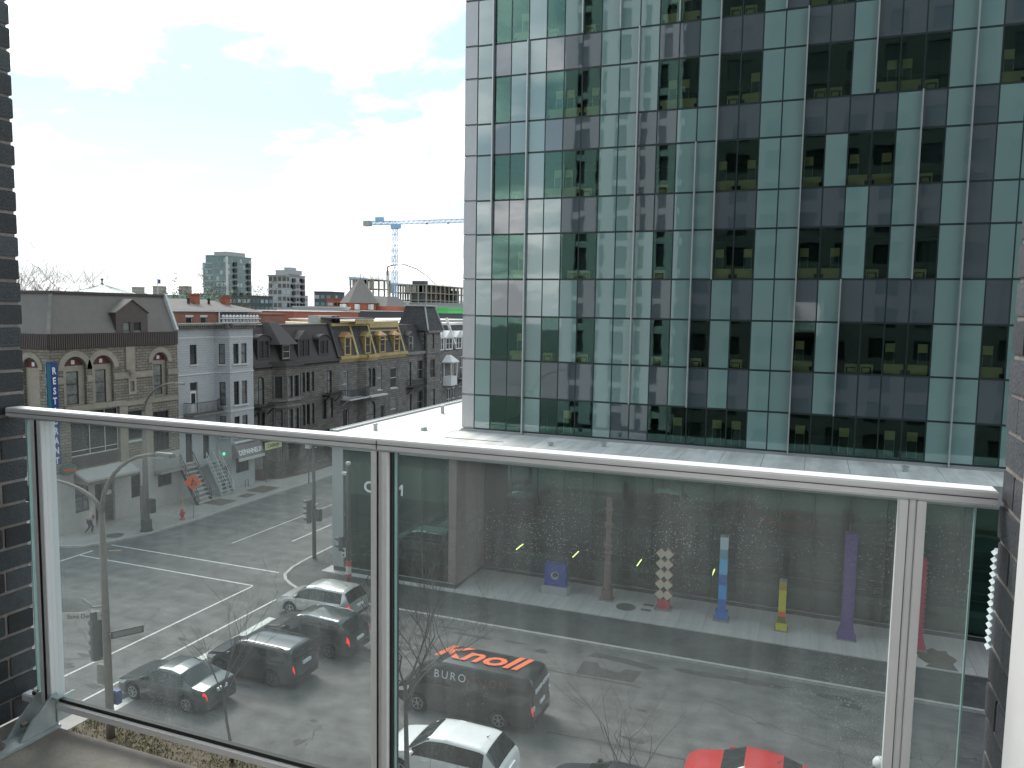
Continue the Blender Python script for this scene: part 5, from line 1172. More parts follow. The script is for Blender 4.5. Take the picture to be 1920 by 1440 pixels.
# conical slate roof of an old tower
t = thing('conical_tower', 'old tower with a tall grey conical slate roof below the construction site', 'building', (-111, 175, 0))
mb = MB(); mb.lathe(((4.6, 0), (4.6, 17.3)), (-111.3, 176, 0), 8); mb.box(-118, -104, 177, 190, 0, 16.6); mb.build('wall', M['brick_orange'], t)
mb = MB(); mb.lathe(((5.4, 17.3), (.12, 24.0), (.02, 24.1)), (-111.3, 176, 0), 8); mb.lathe(((.1, 24), (.02, 26.3)), (-111.3, 176, 0), 6); mb.hexa([(-118, 177, 16.6), (-104, 177, 16.6), (-104, 190, 16.6), (-118, 190, 16.6), (-116, 181, 19.2), (-106, 181, 19.2), (-106, 186, 19.2), (-116, 186, 19.2)]); mb.build('roof', M['shingle_grey'], t)
mb = MB()
for a in range(8): x = -111.3+4.62*math.cos(a*PI/4+.4); y = 176+4.62*math.sin(a*PI/4+.4); mb.box(x-.5, x+.5, y-.5, y+.5, 15.6, 17.0)
stuff(mb.build('windows', M['far_pale'], t))
# concrete frames under construction
def frame(name, label, x0, x1, y0, y1, zs, nx, ny, top):
    t = thing(name, label, 'building', ((x0+x1)/2, y0, 0))
    for z in zs: mb = MB(); mb.box(x0, x1, y0, y1, z, z+.32); mb.build('floor_slab', M['far_concrete'], t)
    for i in range(nx+1):
        for j in range(ny+1):
            x = x0+.3+(x1-x0-.6)*i/nx; y = y0+.3+(y1-y0-.6)*j/ny; mb = MB(); mb.box(x-.25, x+.25, y-.25, y+.25, 0, zs[-1]+.001); mb.build('column', M['far_concrete'], t)
    q = random.Random(nx*7); mb = MB()
    for i in range(26):
        x = q.uniform(x0, x1); y = q.uniform(y0, y1); h = q.uniform(.6, top)
        mb.box(x-.05, x+.05, y-.05, y+.05, zs[-1]+.32, zs[-1]+.32+h)
    for i in range(9):
        x = q.uniform(x0, x1-2); y = q.choice((y0+.1, y0+.5)); mb.box(x, x+q.uniform(1, 2.5), y, y+.1, zs[-2]+.33, zs[-1]-.01)
    stuff(mb.build('formwork', M['far_concrete'], t))
    mb = MB(); mb.box(x0-.2, x0-.05, y0, y1, zs[-1]+.3, zs[-1]+1.2); mb.build('edge_board', M['crane_blue'], t)
    return t
t = frame('unfinished_building', 'taller concrete frame under construction left of the blue crane', -166.1, -155.5, 255, 268, [3, 6, 9, 12, 15, 18.0, 20.6, 23.4, 26.9], 4, 3, 1.6)
t = frame('unfinished_building', 'long open concrete frame under construction right of the blue crane', -176, -156.5, 300, 345, [3, 6, 9, 12, 14.6, 17.2, 20.0, 23.2, 26.6], 5, 10, 1.2)
mb = MB(); mb.box(-164, -158, 301, 304, 0, 28.5); mb.build('core_wall', M['far_dark'], t); mb = MB(); mb.box(-162, -157, 330, 334, 0, 25.2); mb.build('core_wall', M['far_dark'], t)
# tower crane
cr_ = thing('tower_crane', 'tall blue tower crane above the construction site', 'crane', (-160.7, 280, 0))
def lattice(mb, a, b, w, n, r=.12):
    a = Vector(a); b = Vector(b); d = (b-a).normalized(); up = Vector((0, 0, 1)) if abs(d.z) < .9 else Vector((0, 1, 0)); x = d.cross(up).normalized()*w/2; y = x.cross(d).normalized()*w/2
    cs = [x+y, -x+y, -x-y, x-y]
    for c in cs: mb.bar(a+c, b+c, r*1.3)
    for i in range(n):
        p = a+(b-a)*i/n; q = a+(b-a)*(i+1)/n
        for k in range(4):
            c0, c1 = cs[k], cs[(k+1) % 4]
            mb.bar(p+(c0 if i % 2 else c1), q+(c1 if i % 2 else c0), r); mb.bar(p+c0, p+c1, r)
mb = MB(); lattice(mb, (-160.7, 280, 0), (-160.7, 280, 48.5), 1.7, 22, .10); mb.build('mast', M['crane_blue'], cr_)
mb = MB(); lattice(mb, (-160.7, 280, 51), (-125, 280, 51), 1.2, 30, .07); mb.build('jib', M['crane_blue'], cr_)
mb = MB(); lattice(mb, (-160.7, 280, 51), (-175.2, 280, 51.2), 1.3, 10, .12); mb.build('counter_jib', M['crane_blue'], cr_)
mb = MB(); mb.box(-175, -172, 279, 281, 50, 52); mb.build('counterweight', M['far_grey'], cr_)
mb = MB(); mb.box(-162, -159.4, 278.8, 281.2, 48.5, 50.4); mb.box(-159.3, -157.8, 278.6, 280, 48.6, 50.2); mb.box(-169.5, -166, 279.4, 280.6, 51.8, 53.4); mb.build('cab', M['crane_blue'], cr_)
mb = MB(); mb.box(-146.5, -145.8, 279.7, 280.3, 50, 50.4); mb.box(-137, -136.4, 279.7, 280.3, 50, 50.4); mb.build('trolley', M['far_dark'], cr_)
pb = thing('concrete_pump', 'thin folding concrete pump boom arching over the construction site', 'concrete pump', (-153.4, 262, 26))
mb = MB(); lattice(mb, (-153.4, 262, 26), (-153.4, 262, 30.5), .7, 6, .08); mb.build('mast', M['far_grey'], pb)
mb = MB(); mb.tube(((-153.6, 262, 29), (-153.4, 262, 32.2), (-151, 262, 32.8), (-146, 262, 32.9), (-141, 262, 31.3), (-136.5, 262, 28.6), (-133, 262, 25.5)), [.3, .3, .25, .22, .18, .12, .06], 6); mb.build('boom', M['red_panel'], pb)
fp = thing('flag_pole', 'thin flag pole with flag on the skyline above the stone building roof', 'flag pole', (-90, 87.8, 0)); mb = MB(); mb.tube(((-90, 87.8, 0), (-90, 87.8, 19.6)), .06, 6); mb.build('pole', M['far_pale'], fp); mb = MB(); mb.box(-90, -89.97, 87.8, 88.3, 18.9, 19.5); mb.build('flag', M['sign_blue'], fp)
# rooftop things on the terrace
hv = thing('air_conditioner', 'pale rooftop air conditioning unit in front of the red brick building', 'air conditioner', (-49.5, 70, 14))
mb = MB(); mb.box(-50.2, -48.9, 69.2, 73.2, 14.06, 14.85); mb.build('casing', M['far_pale'], hv); mb = MB(); mb.box(-48.89, -48.86, 71.6, 72.3, 14.1, 14.8); mb.box(-48.89, -48.86, 72.5, 73.1, 14.1, 14.8); mb.build('grille', M['dark'], hv)
# ------------------------------------------------------------------ trees
def branch_tree(trunk, br, p, d, length, rad, depth, q, spread=.6, up=.25, minr=.004, nseg=4):
    pts = [p]; r = [rad]; dd = d.normalized()
    for i in range(nseg):
        dd = (dd+Vector((q.gauss(0, .04 if depth == 0 else .12), q.gauss(0, .04 if depth == 0 else .12), q.gauss(0, .06)+up*.12))).normalized(); pts.append(pts[-1]+dd*length/nseg); r.append(max(minr, rad*(1-.45*(i+1)/nseg)))
    (trunk if depth == 0 else br).tube(pts, r, 7 if depth == 0 else (5 if depth < 3 else 3), caps=depth < 2)
    if depth >= branch_tree.maxd: return
    n = branch_tree.kids[depth]
    for k in range(n):
        f = (1.0 if k == 0 else q.uniform(.35, 1.0)) if depth else q.uniform(branch_tree.first, 1.0)
        i = min(nseg-1, int(f*nseg)); bp_ = pts[i]+(pts[i+1]-pts[i])*(f*nseg-i)
        a = q.uniform(0, 2*PI); s_ = Vector((math.cos(a), math.sin(a), q.uniform(-.2, .6)))
        nd = (dd*(1-spread)+s_*spread+Vector((0, 0, up*.5))).normalized()
        branch_tree(trunk, br, bp_, nd, length*q.uniform(.55, .8), max(minr, r[i]*.62), depth+1, q, spread, up, minr, nseg)
def tree(label, x, y, z, h, rad, seed, kids=(5, 4, 4, 3), maxd=4, first=.6, spread=.62, up=.25, mt='bark', name='bare_tree', leaf=None, nleaf=0, group=None, ls=.06, minr=.004, lean=(0, 0)):
    t = thing(name, label, 'tree', (x, y, z), group=group); q = random.Random(seed); tr, br = MB(), MB()
    branch_tree.maxd = maxd; branch_tree.kids = kids; branch_tree.first = first
    branch_tree(tr, br, Vector((x, y, z)), Vector((lean[0], lean[1], 1)), h, rad, 0, q, spread, up, minr)
    tr.build('trunk', M[mt], t, smooth=True); bo = br.build('branches', M[mt], t)
    if leaf:
        lm = MB(); vs = br.v
        for i in range(nleaf):
            c = Vector(vs[q.randrange(len(vs))])+Vector((q.gauss(0, ls*3), q.gauss(0, ls*3), q.gauss(0, ls*3))); a = Vector((q.gauss(0, 1), q.gauss(0, 1), q.gauss(0, 1))).normalized()*ls; b = Vector((q.gauss(0, 1), q.gauss(0, 1), q.gauss(0, 1))).normalized()*ls
            lm.poly((c-a, c-b, c+a, c+b))
        stuff(lm.build('leaves', M[leaf], t))
    return t
tree('young bare street tree in the grass verge near the dark green sedan', -17.75, 20.0, .1, 2.9, .06, 5, (4, 3, 3, 2), 4, .8, .5, .5, 'bark_street', minr=.003)
tree('larger bare street tree whose twigs cross the black van', -10.95, 20.0, .1, 4.0, .10, 27, (5, 4, 4, 3), 4, .8, .52, .45, 'bark_street', minr=.003)
tree('bare leaning street tree with long thin boughs left of the red car', -3.9, 19.9, .1, 2.5, .055, 21, (4, 3, 3, 2), 4, .75, .55, .4, 'bark_street', lean=(-.12, .05), minr=.003)
tree('bare street tree at the right end of the verge by the white lamp', 3.0, 20.0, .1, 2.6, .06, 34, (4, 3, 3, 2), 4, .75, .58, .4, 'bark_street', minr=.003)
tree('tall bare tree with tan buds behind the roof of the stone building', -84, 61.5, 0, 9.6, .2, 8, (7, 5, 4, 3), 4, .6, .6, .35, 'bark_pale', minr=.02, leaf='straw', nleaf=1500, ls=.05)
tree('bare twiggy tree behind the grey mansard beside the zinc roof', -86, 68.5, 0, 9.2, .2, 9, (7, 5, 4, 3), 4, .6, .6, .35, 'bark_pale', minr=.02, leaf='straw', nleaf=1200, ls=.05)
tree('tree in yellow-green spring leaf below the glass apartment tower', -90, 99, 0, 9.3, .3, 10, (7, 5, 4, 3), 4, .6, .62, .2, 'bark', 'budding_tree', 'leaf', 14000, ls=.09, minr=.012)
tree('small tree in fresh leaf beside the red brick house chimney', -92, 84, 0, 8.6, .26, 17, (6, 5, 4, 3), 4, .6, .62, .2, 'bark', 'budding_tree', 'leaf', 4000, ls=.1, minr=.012)
tree('bare garden tree in front of the dark stone house', -45.2, 60.5, .1, 2.4, .07, 41, (5, 4, 4, 3), 4, .5, .6, .3)
# planted front gardens
gb = struct(sheet('garden_bed', [(-46.2, 56.0), (-44.4, 56.9), (-43.8, 60.4), (-43.6, 90), (-46.2, 90)], M['earth'], .137))
for k, (x, y, h) in enumerate(((-45.2, 57.6, 1.2), (-45.0, 62.8, 1.7), (-44.8, 65.5, 1.6), (-44.9, 68.5, 1.7), (-44.9, 59.2, 1.3))):
    t = thing('shrub', ['low dark shrub in the garden next to the grey house', 'rounded bare shrub before the dark stone house', 'bushy shrub before the right end of the dark stone house', 'bushy shrub in the garden of the gold trimmed house', 'small shrub beside the garden tree'][k], 'shrub', (x, y, .13)); q = random.Random(50+k); st_, lf = MB(), MB()
    for i in range(40):
        a = q.uniform(0, 2*PI); e = Vector((x+math.cos(a)*q.uniform(.1, .9), y+math.sin(a)*q.uniform(.1, 1.3), .13+h*q.uniform(.5, 1))); st_.tube(((x, y, .13), (Vector((x, y, .13))+e)/2+Vector((0, 0, .15)), e), [.02, .012, .005], 3, caps=False)
        for j in range(34): c = e+Vector((q.gauss(0, .22), q.gauss(0, .22), q.gauss(0, .2))); a_ = Vector((q.gauss(0, 1), q.gauss(0, 1), q.gauss(0, 1))).normalized()*.05; b_ = Vector((q.gauss(0, 1), q.gauss(0, 1), q.gauss(0, 1))).normalized()*.05; lf.poly((c-a_, c-b_, c+a_, c+b_))
    st_.build('stems', M['bark'], t); stuff(lf.build('leaves', M['shrub'], t))
gf = thing('garden_fence', 'low dark iron fence round the gardens of the stone houses', 'fence', (-44, 60, .13)); mb = MB(); railing(mb, [(-46.1, 56.0), (-44.3, 56.85), (-43.75, 60.4), (-43.55, 69.0)], .13, .75, .22); mb.build('railing', M['iron'], gf)
mb = MB(); mb.box(-46.15, -45.3, 55.72, 55.95, .13, 1.1); tag(mb.build('red_bin', M['red_panel'], bevel=.03, off=(-45.7, 55.8, .13)), 'dark red bin at the corner of the grey painted house', 'bin')
ys_ = thing('yellow_sign', 'pale yellow sign board on posts in front of the dark stone house', 'sign', (-44.5, 56, .13))
mb = MB(); mb.box(-44.53, -44.5, 54.95, 57.25, 3.05, 3.72); b_ = mb.build('board', M['sign_yellow'], ys_); mb = MB(); mb.tube(((-44.56, 55.1, .13), (-44.56, 55.1, 3.6)), .03, 6); mb.tube(((-44.56, 57.1, .13), (-44.56, 57.1, 3.6)), .03, 6); mb.build('post', M['iron'], ys_)
text_part('lettering', "L'auberge", .5, M['dark_brown'], b_, TM((-44.49, 56.1, 3.4), PI/2, PI/2, .8), ext=.004)

# ------------------------------------------------------------------ street furniture
lp = thing('street_lamp', 'tall twin-arm street lamp standing in the grass verge', 'street lamp', (-22.82, 19.58, .1))
mb = MB(); mb.tube(((-22.82, 19.58, .1), (-22.82, 19.58, .9), (-22.86, 19.58, 4.5), (-22.9, 19.58, 8.3)), [.15, .14, .125, .10], 12); mb.build('pole', M['pole_brown'], lp, smooth=True)
def arm(parent, pts, r0, r1, mt, head, hd):
    mb = MB(); n = len(pts); mb.tube(pts, [r0+(r1-r0)*i/(n-1) for i in range(n)], 8); a = mb.build('arm', mt, parent, smooth=True)
    h = Vector(head); d = Vector(hd).normalized(); s_ = d.cross(Vector((0, 0, 1))).normalized(); mb = MB(); U = Vector((0, 0, 1))
    mb.hexa([h-s_*.10-U*.05, h+s_*.10-U*.05, h+d*.75+s_*.14-U*.07, h+d*.75-s_*.14-U*.07, h-s_*.07+U*.06, h+s_*.07+U*.06, h+d*.72+s_*.1+U*.07, h+d*.72-s_*.1+U*.07]); mb.build('lamp_head', M['pole_grey'], parent, bevel=.02)
def quarter(p0, p1, n=9):   # rises steeply then bends level
    p0, p1 = Vector(p0), Vector(p1); o = []
    for i in range(n+1): a = PI/2*i/n; o.append(Vector((p0.x+(p1.x-p0.x)*(1-math.cos(a)), p0.y+(p1.y-p0.y)*(1-math.cos(a)), p0.z+(p1.z-p0.z)*math.sin(a))))
    return o
arm(lp, quarter((-22.9, 19.58, 8.2), (-20.3, 19.6, 10.55)), .085, .05, M['pole_brown'], (-20.35, 19.6, 10.6), (1, 0, -.02))
arm(lp, quarter((-22.9, 19.58, 8.2), (-25.3, 19.55, 9.25)), .085, .05, M['pole_brown'], (-25.2, 19.55, 9.3), (-1, 0, 0))
sg = thing('traffic_signal', 'traffic light with five lenses hung on the twin-arm lamp post', 'traffic light', (-23.3, 19.5, 3.8))
def signal(parent, x, y, z0, n, face, step=.36, lens=None, r=.13, wd=.34):
    """face: unit vector the lamps point to"""
    f = Vector(face).normalized(); s_ = Vector((-f.y, f.x, 0)); U = Vector((0, 0, 1)); c = Vector((x, y, z0)); mb = MB()
    for a0, a1, b0, b1, h0, h1 in ((-wd/2, wd/2, -.14, .08, 0, n*step),):
        mb.hexa([c+s_*a0+f*b0+U*h0, c+s_*a1+f*b0+U*h0, c+s_*a1+f*b1+U*h0, c+s_*a0+f*b1+U*h0, c+s_*a0+f*b0+U*h1, c+s_*a1+f*b0+U*h1, c+s_*a1+f*b1+U*h1, c+s_*a0+f*b1+U*h1])
    mb.build('housing', M['signal'], parent, bevel=.02)
    for i in range(n):
        cz = c+U*(step*(i+.5))+f*.085; lm = MB(); lm.poly([cz+(s_*math.cos(2*PI*k/12)+U*math.sin(2*PI*k/12))*r for k in range(12)])
        lm.build('lens', M['lens_dark'] if not lens or i not in lens else M[lens[i]], parent)
        v = MB()
        for k in range(8):
            a0, a1 = PI*k/8, PI*(k+1)/8; p0 = cz+(s_*math.cos(a0)+U*math.sin(a0))*(r+.015); p1 = cz+(s_*math.cos(a1)+U*math.sin(a1))*(r+.015); q0, q1 = p0+f*(.24 if 0 < k else .12), p1+f*(.24 if k < 7 else .12)
            v.hexa([p0, p1, p1*1.0+(p1-cz).normalized()*.012, p0+(p0-cz).normalized()*.012, q0, q1, q1+(p1-cz).normalized()*.012, q0+(p0-cz).normalized()*.012])
        v.build('visor', M['signal'], parent)
signal(sg, -23.3, 19.52, 2.92, 5, (-.85, .3, 0), .36)
mb = MB(); mb.tube(((-23.2, 19.55, 4.6), (-22.86, 19.58, 4.6)), .03, 6); mb.tube(((-23.2, 19.55, 3.0), (-22.84, 19.58, 3.0)), .03, 6); mb.build('mount', M['pole_grey'], sg)
def plate_sign(name, label, p0, p1, z0, z1, txt, face, back, ink, cat='sign', size=.2, frame=None, mount=None):
    t = thing(name, label, cat, (p0[0], p0[1], z0)); p = PL(p0, p1); mb = MB(); p.box(mb, 0, p.len, z0, z1, -.008, .008); mb.build('panel', face, t)
    if txt: c = p.pt(p.len/2, (z0+z1)/2, .011); text_part('lettering', txt, size, ink, t, TM(c, PI/2, math.atan2(p.d.y, p.d.x), .9), ext=.003)
    if frame:
        mb = MB()
        for a, b, c_, d_ in ((0, p.len, z0, z0+.035), (0, p.len, z1-.035, z1), (0, .035, z0+.035, z1-.035), (p.len-.035, p.len, z0+.035, z1-.035)): p.box(mb, a, b, c_, d_, .009, .018)
        mb.build('frame', frame, t)
    if mount: mb = MB(); mb.bar(mount[0], mount[1], .05); mb.build('mount', M['pole_grey'], t)
    return t
plate_sign('street_sign', 'pale street name plate reading Saint-Denis on the lamp post', (-24.22, 18.9), (-23.05, 19.56), 4.42, 4.72, 'Saint-Denis', M['far_pale'], None, M['iron'], size=.22, mount=((-23.05, 19.56, 4.57), (-22.85, 19.58, 4.57)))
plate_sign('street_sign', 'thin street name plate seen edge-on above the other name plate', (-24.05, 19.62), (-23.2, 19.30), 4.90, 5.05, None, M['pole_grey'], None, M['iron'], mount=((-23.2, 19.30, 4.95), (-22.86, 19.55, 4.95)))
plate_sign('oneway_sign', 'black framed one-way arrow plate on the right of the lamp post', (-22.55, 19.5), (-22.0, 20.4), 3.82, 4.08, None, M['pole_grey'], None, M['iron'], frame=M['iron'], mount=((-22.8, 19.58, 3.95), (-22.5, 19.55, 3.95)))
mb = MB(); mb.box(-22.98, -22.6, 19.72, 19.95, 1.25, 1.75); tag(mb.build('control_box', M['sign_blue'], bevel=.03, off=(-22.8, 19.8, 1.25)), 'small blue box strapped to the lamp post foot', 'box')
mb = MB(); mb.box(-23.3, -22.95, 19.5, 19.65, 2.05, 2.75); tag(mb.build('notice_plate', M['pole_grey'], bevel=.01, off=(-23.1, 19.6, 2)), 'grey metal back of a sign below the five-lens traffic light', 'sign')
# far lamp with bent arm
l2 = thing('street_lamp', 'brown street lamp with one long bent arm before the stone building', 'street lamp', (-42.15, 39.6, .13))
mb = MB(); mb.lathe(((.42, 0), (.42, .08), (.36, .1), (.34, .75), (.3, .8)), (-42.15, 39.6, .13), 8); mb.build('base', M['iron'], l2)
mb = MB(); mb.tube(((-42.15, 39.6, .9), (-42.13, 39.6, 8.4)), [.22, .13], 12); mb.build('pole', M['pole_brown'], l2, smooth=True)
arm(l2, quarter((-42.13, 39.6, 8.2), (-39.3, 39.6, 10.45)), .09, .05, M['pole_brown'], (-39.3, 39.6, 10.45), (1, 0, 0))
mb = MB(); mb.box(-41.9, -41.45, 39.4, 39.8, 1.45, 2.4); tag(mb.build('control_box', M['iron'], bevel=.03, off=(-41.7, 39.6, 1.45)), 'black signal control box on the brown street lamp', 'box')
mb = MB(); mb.tube(((-43.6, 40.6, .13), (-43.6, 40.6, 2.9)), .12, 10); tag(mb.build('bollard_post', M['pole_brown'], off=(-43.6, 40.6, .13)), 'short dark post on the sidewalk behind the brown lamp', 'post')
# corner signal at far left
s3 = thing('traffic_signal', 'traffic light showing red at the left corner near the stone building', 'traffic light', (-44.5, 33.9, 0))
mb = MB(); mb.tube(((-44.6, 33.5, 0), (-44.6, 33.5, 5)), .09, 8); mb.build('pole', M['pole_black'], s3); signal(s3, -44.55, 33.25, 2.6, 3, (.7, -.7, 0), .38, {2: 'lens_red'})
# signal pole on the rounded corner
s1 = thing('traffic_signal', 'black pole with traffic light and pedestrian box on the rounded kerb corner', 'traffic light', (-28.2, 39.3, .12))
mb = MB(); mb.tube(((-28.2, 39.3, .12), (-28.2, 39.3, 7.2)), [.13, .10], 10); mb.build('pole', M['pole_black'], s1, smooth=True)
signal(s1, -28.55, 39.25, 2.35, 4, (-.95, -.2, 0), .36); mb = MB(); mb.box(-28.02, -27.65, 39.1, 39.4, 2.55, 3.3); mb.build('pedestrian_signal', M['signal'], s1, bevel=.02)
mb = MB(); mb.lathe(((.02, 0), (.13, .08), (.14, .2), (.08, .26)), (-28.2, 39.3, 7.2), 10); mb.box(-28.75, -28.4, 39.2, 39.4, 7.0, 7.3); mb.bar((-28.5, 39.3, 7.1), (-28.0, 39.3, 7.1), .05); mb.build('sensor', M['far_pale'], s1)
mb = MB(); mb.tube(((-28.56, 39.3, 6.9), (-28.56, 39.3, 4.8)), .04, 6); mb.build('cable_tube', M['pole_black'], s1); mb = MB(); mb.lathe(((.02, 0), (.08, .05), (.08, .16), (.03, .2)), (-27.95, 39.25, 3.45), 8); mb.build('camera', M['far_pale'], s1)
mb = MB(); mb.box(-28.65, -28.4, 39.0, 39.02, 2.0, 2.33); tag(mb.build('small_sign', M['far_pale'], off=(-28.5, 39, 2)), 'small white plate under the traffic light on the rounded corner', 'sign')
s2 = thing('traffic_signal', 'black pole with traffic light in front of the glass bay', 'traffic light', (-23.62, 36.1, .12))
mb = MB(); mb.tube(((-23.62, 36.1, .12), (-23.62, 36.1, 6.9)), [.12, .10], 10); mb.build('pole', M['pole_black'], s2, smooth=True)
signal(s2, -24.05, 36.0, 2.1, 2, (-1, -.15, 0), .40); mb = MB(); mb.lathe(((.02, 0), (.13, .08), (.14, .2), (.08, .26)), (-23.62, 36.1, 6.9), 10); mb.box(-24.0, -23.7, 36.0, 36.2, 6.4, 6.55); mb.build('sensor', M['far_pale'], s2)
mb = MB(); mb.box(-24.0, -23.72, 35.95, 35.97, 1.75, 2.3); mb.build('parking_plate', M['far_pale'], s2); mb = MB(); mb.lathe(((.08, -.012), (.08, 0), (.0, .0)), (-23.86, 35.945, 2.12), 12, 0, 'y'); mb.lathe(((.06, -.014), (.06, 0), (.0, .0)), (-23.86, 35.945, 1.88), 12, 0, 'y'); mb.build('symbols', M['iron'], s2)
mb = MB(); mb.lathe(((.16, .55), (.16, .75)), (-23.62, 36.1, .05), 10); mb.lathe(((.16, 1.2), (.16, 1.5)), (-23.62, 36.1, .05), 10); mb.lathe(((.15, .751), (.15, 1.199)), (-23.62, 36.1, .05), 10, 1); tag(mb.build('poster_wrap', [M['red_paint'], M['far_pale']], off=(-23.6, 36.1, .5)), 'red and white poster wrapped round the black signal pole', 'poster')
# hydrant with yellow marker, roadworks sign
hy = thing('fire_hydrant', 'red fire hydrant with tall yellow marker rod on the far sidewalk', 'fire hydrant', (-42.1, 42.8, .13))
mb = MB(); mb.lathe(((.2, 0), (.2, .06), (.13, .08), (.12, .5), (.17, .52), (.17, .58), (.13, .62), (.1, .74), (.03, .8)), (-42.1, 42.8, .13), 12); mb.build('body', M['red_paint'], hy, smooth=True)
for dy in (-1, 1): mb = MB(); mb.lathe(((.07, 0), (.07, .12*dy), (.05, .15*dy)), (-42.1, 42.8+.11*dy, .55), 8, 0, 'y'); mb.build('nozzle', M['red_paint'], hy)
mb = MB(); mb.tube(((-42.12, 42.9, .7), (-42.12, 42.9, 2.0)), .025, 6); mb.build('marker_rod', M['yellow_paint'], hy)
ow = thing('roadworks_sign', 'orange diamond roadworks sign on a thin post at the kerb', 'sign', (-41.75, 43.5, .13))
mb = MB(); mb.tube(((-41.75, 43.5, .13), (-41.75, 43.5, 2.6)), .025, 6); mb.build('post', M['pole_grey'], ow)
c = Vector((-41.72, 43.47, 2.8)); sv = Vector((.64, .64, 0)).normalized(); nv = Vector((.7, -.7, 0)); sv = Vector((.7, .7, 0))
mb = MB(); U = Vector((0, 0, 1)); D4 = [c+sv*.62, c+U*.6, c-sv*.62, c-U*.6]; n_ = Vector((.7, -.7, 0))*.015
mb.hexa([D4[0]-n_, D4[1]-n_, D4[2]-n_, D4[3]-n_, D4[0]+n_, D4[1]+n_, D4[2]+n_, D4[3]+n_]); dia = mb.build('diamond', M['orange_sign'], ow)
mb = MB(); n2 = n_*1.6
def fig(pts): mb.poly([c+sv*a+U*b+n2 for a, b in pts])
fig([(-.02, .22), (.06, .22), (.06, .3), (-.02, .3)]); fig([(-.10, .0), (.0, -.02), (.06, .18), (-.04, .2)]); fig([(-.16, -.26), (-.08, -.26), (.0, -.02), (-.08, .0)]); fig([(.02, -.26), (.1, -.26), (.0, -.03), (-.05, -.02)]); fig([(.0, .12), (.2, -.08), (.22, -.05), (.04, .16)]); fig([(.14, -.24), (.32, -.24), (.26, -.12), (.2, -.1)])
mb.build('symbol', M['iron'], dia)
# lamp with round white head at the lower right
wl = thing('globe_lamp', 'low lamp with round white head by the bare tree at lower right', 'lamp', (2.05, 21.0, 0))
mb = MB(); mb.tube(((1.5, 20.3, .1), (1.5, 20.3, 3.9), (1.7, 20.7, 4.05), (1.98, 21.0, 4.07)), .04, 8); mb.build('pole', M['pole_grey'], wl)
mb = MB(); mb.lathe(((.02, .17), (.12, .14), (.18, .04), (.18, -.06), (.12, -.1)), (2.1, 21.0, 4.18), 14); mb.build('lamp_head', M['white_paint'], wl, smooth=True); mb = MB(); mb.lathe(((.12, -.10), (.1, -.14), (.02, -.15)), (2.08, 20.98, 4.18), 12); mb.build('lens', M['lens_dark'], wl)
# bicycle
bk = thing('bicycle', 'black bicycle leaning by the signal pole before the glass bay', 'bicycle', (-21.6, 36.4, .12))
for x in (-22.32, -21.25):
    mb = MB(); R = .33
    pts = [(x+R*math.cos(2*PI*i/24), 36.4, .46+R*math.sin(2*PI*i/24)) for i in range(25)]; mb.tube(pts, .02, 6, caps=False)
    for i in range(10): a = 2*PI*i/10; mb.bar((x, 36.4, .46), (x+R*math.cos(a), 36.4, .46+R*math.sin(a)), .006)
    mb.build('wheel', M['tyre'], bk)
mb = MB()
for a, b in (((-22.32, .46), (-22.1, 1.0)), ((-22.12, .95), (-21.5, .9)), ((-22.15, .85), (-21.7, .45)), ((-21.7, .45), (-21.5, 1.0)), ((-21.7, .45), (-21.25, .46)), ((-21.25, .46), (-21.52, .9))): mb.tube(((a[0], 36.4, a[1]), (b[0], 36.4, b[1])), .018, 6)
mb.build('bike_frame', M['iron'], bk)
mb = MB(); mb.box(-21.65, -21.38, 36.33, 36.47, 1.0, 1.06); mb.build('saddle', M['tyre'], bk); mb = MB(); mb.tube(((-22.1, 36.15, 1.08), (-22.15, 36.4, 1.05), (-22.1, 36.65, 1.08)), .015, 6); mb.build('handlebar', M['chrome'], bk)

# ------------------------------------------------------------------ sculptures on the paving
Z0 = .178
def ab(t, x, y, hw, h=.06, mt='art_base'):
    mb = MB(); mb.box(x-hw, x+hw, y-hw, y+hw, Z0, Z0+h); mb.build('base', M[mt], t)
t = thing('sculpture', 'deep blue square sculpture with a round hole on a grey plinth', 'sculpture', (-12.55, 39.55, Z0))
mb = MB(); mb.box(-13.28, -11.82, 39.2, 39.9, Z0, Z0+.45); mb.build('plinth', M['far_grey'], t, bevel=.01)
mb = MB(); bx0, bx1, bz0, bz1, r = -13.15, -11.95, Z0+.45, Z0+1.68, .21; cx, cz = -12.55, Z0+1.05; n = 32
def sq(a):
    c_, s_ = math.cos(a), math.sin(a); k = min(.6/abs(c_) if abs(c_) > 1e-6 else 9, .615/abs(s_) if abs(s_) > 1e-6 else 9); return (cx+c_*k, cz+s_*k)
for i in range(n):
    a0, a1 = 2*PI*(i+.0)/n+PI/4, 2*PI*(i+1)/n+PI/4; o0, o1 = sq(a0), sq(a1); i0, i1 = (cx+r*math.cos(a0), cz+r*math.sin(a0)), (cx+r*math.cos(a1), cz+r*math.sin(a1))
    mb.hexa([(o0[0], 39.3, o0[1]), (o1[0], 39.3, o1[1]), (i1[0], 39.3, i1[1]), (i0[0], 39.3, i0[1]), (o0[0], 39.78, o0[1]), (o1[0], 39.78, o1[1]), (i1[0], 39.78, i1[1]), (i0[0], 39.78, i0[1])])
mb.build('block', M['art_blue'], t); mb = MB(); mb.lathe(((.212, 0), (.19, .0), (.19, .5), (.212, .5)), (cx, 39.29, cz), 32, 0, 'y'); mb.f = mb.f[:-2]; mb.m = mb.m[:-2]; mb.build('ring', M['far_pale'], t)
t = thing('sculpture', 'tall thin rusty brown column sculpture with notched knots', 'sculpture', (-9.71, 39.7, Z0)); ab(t, -9.71, 39.7, .36)
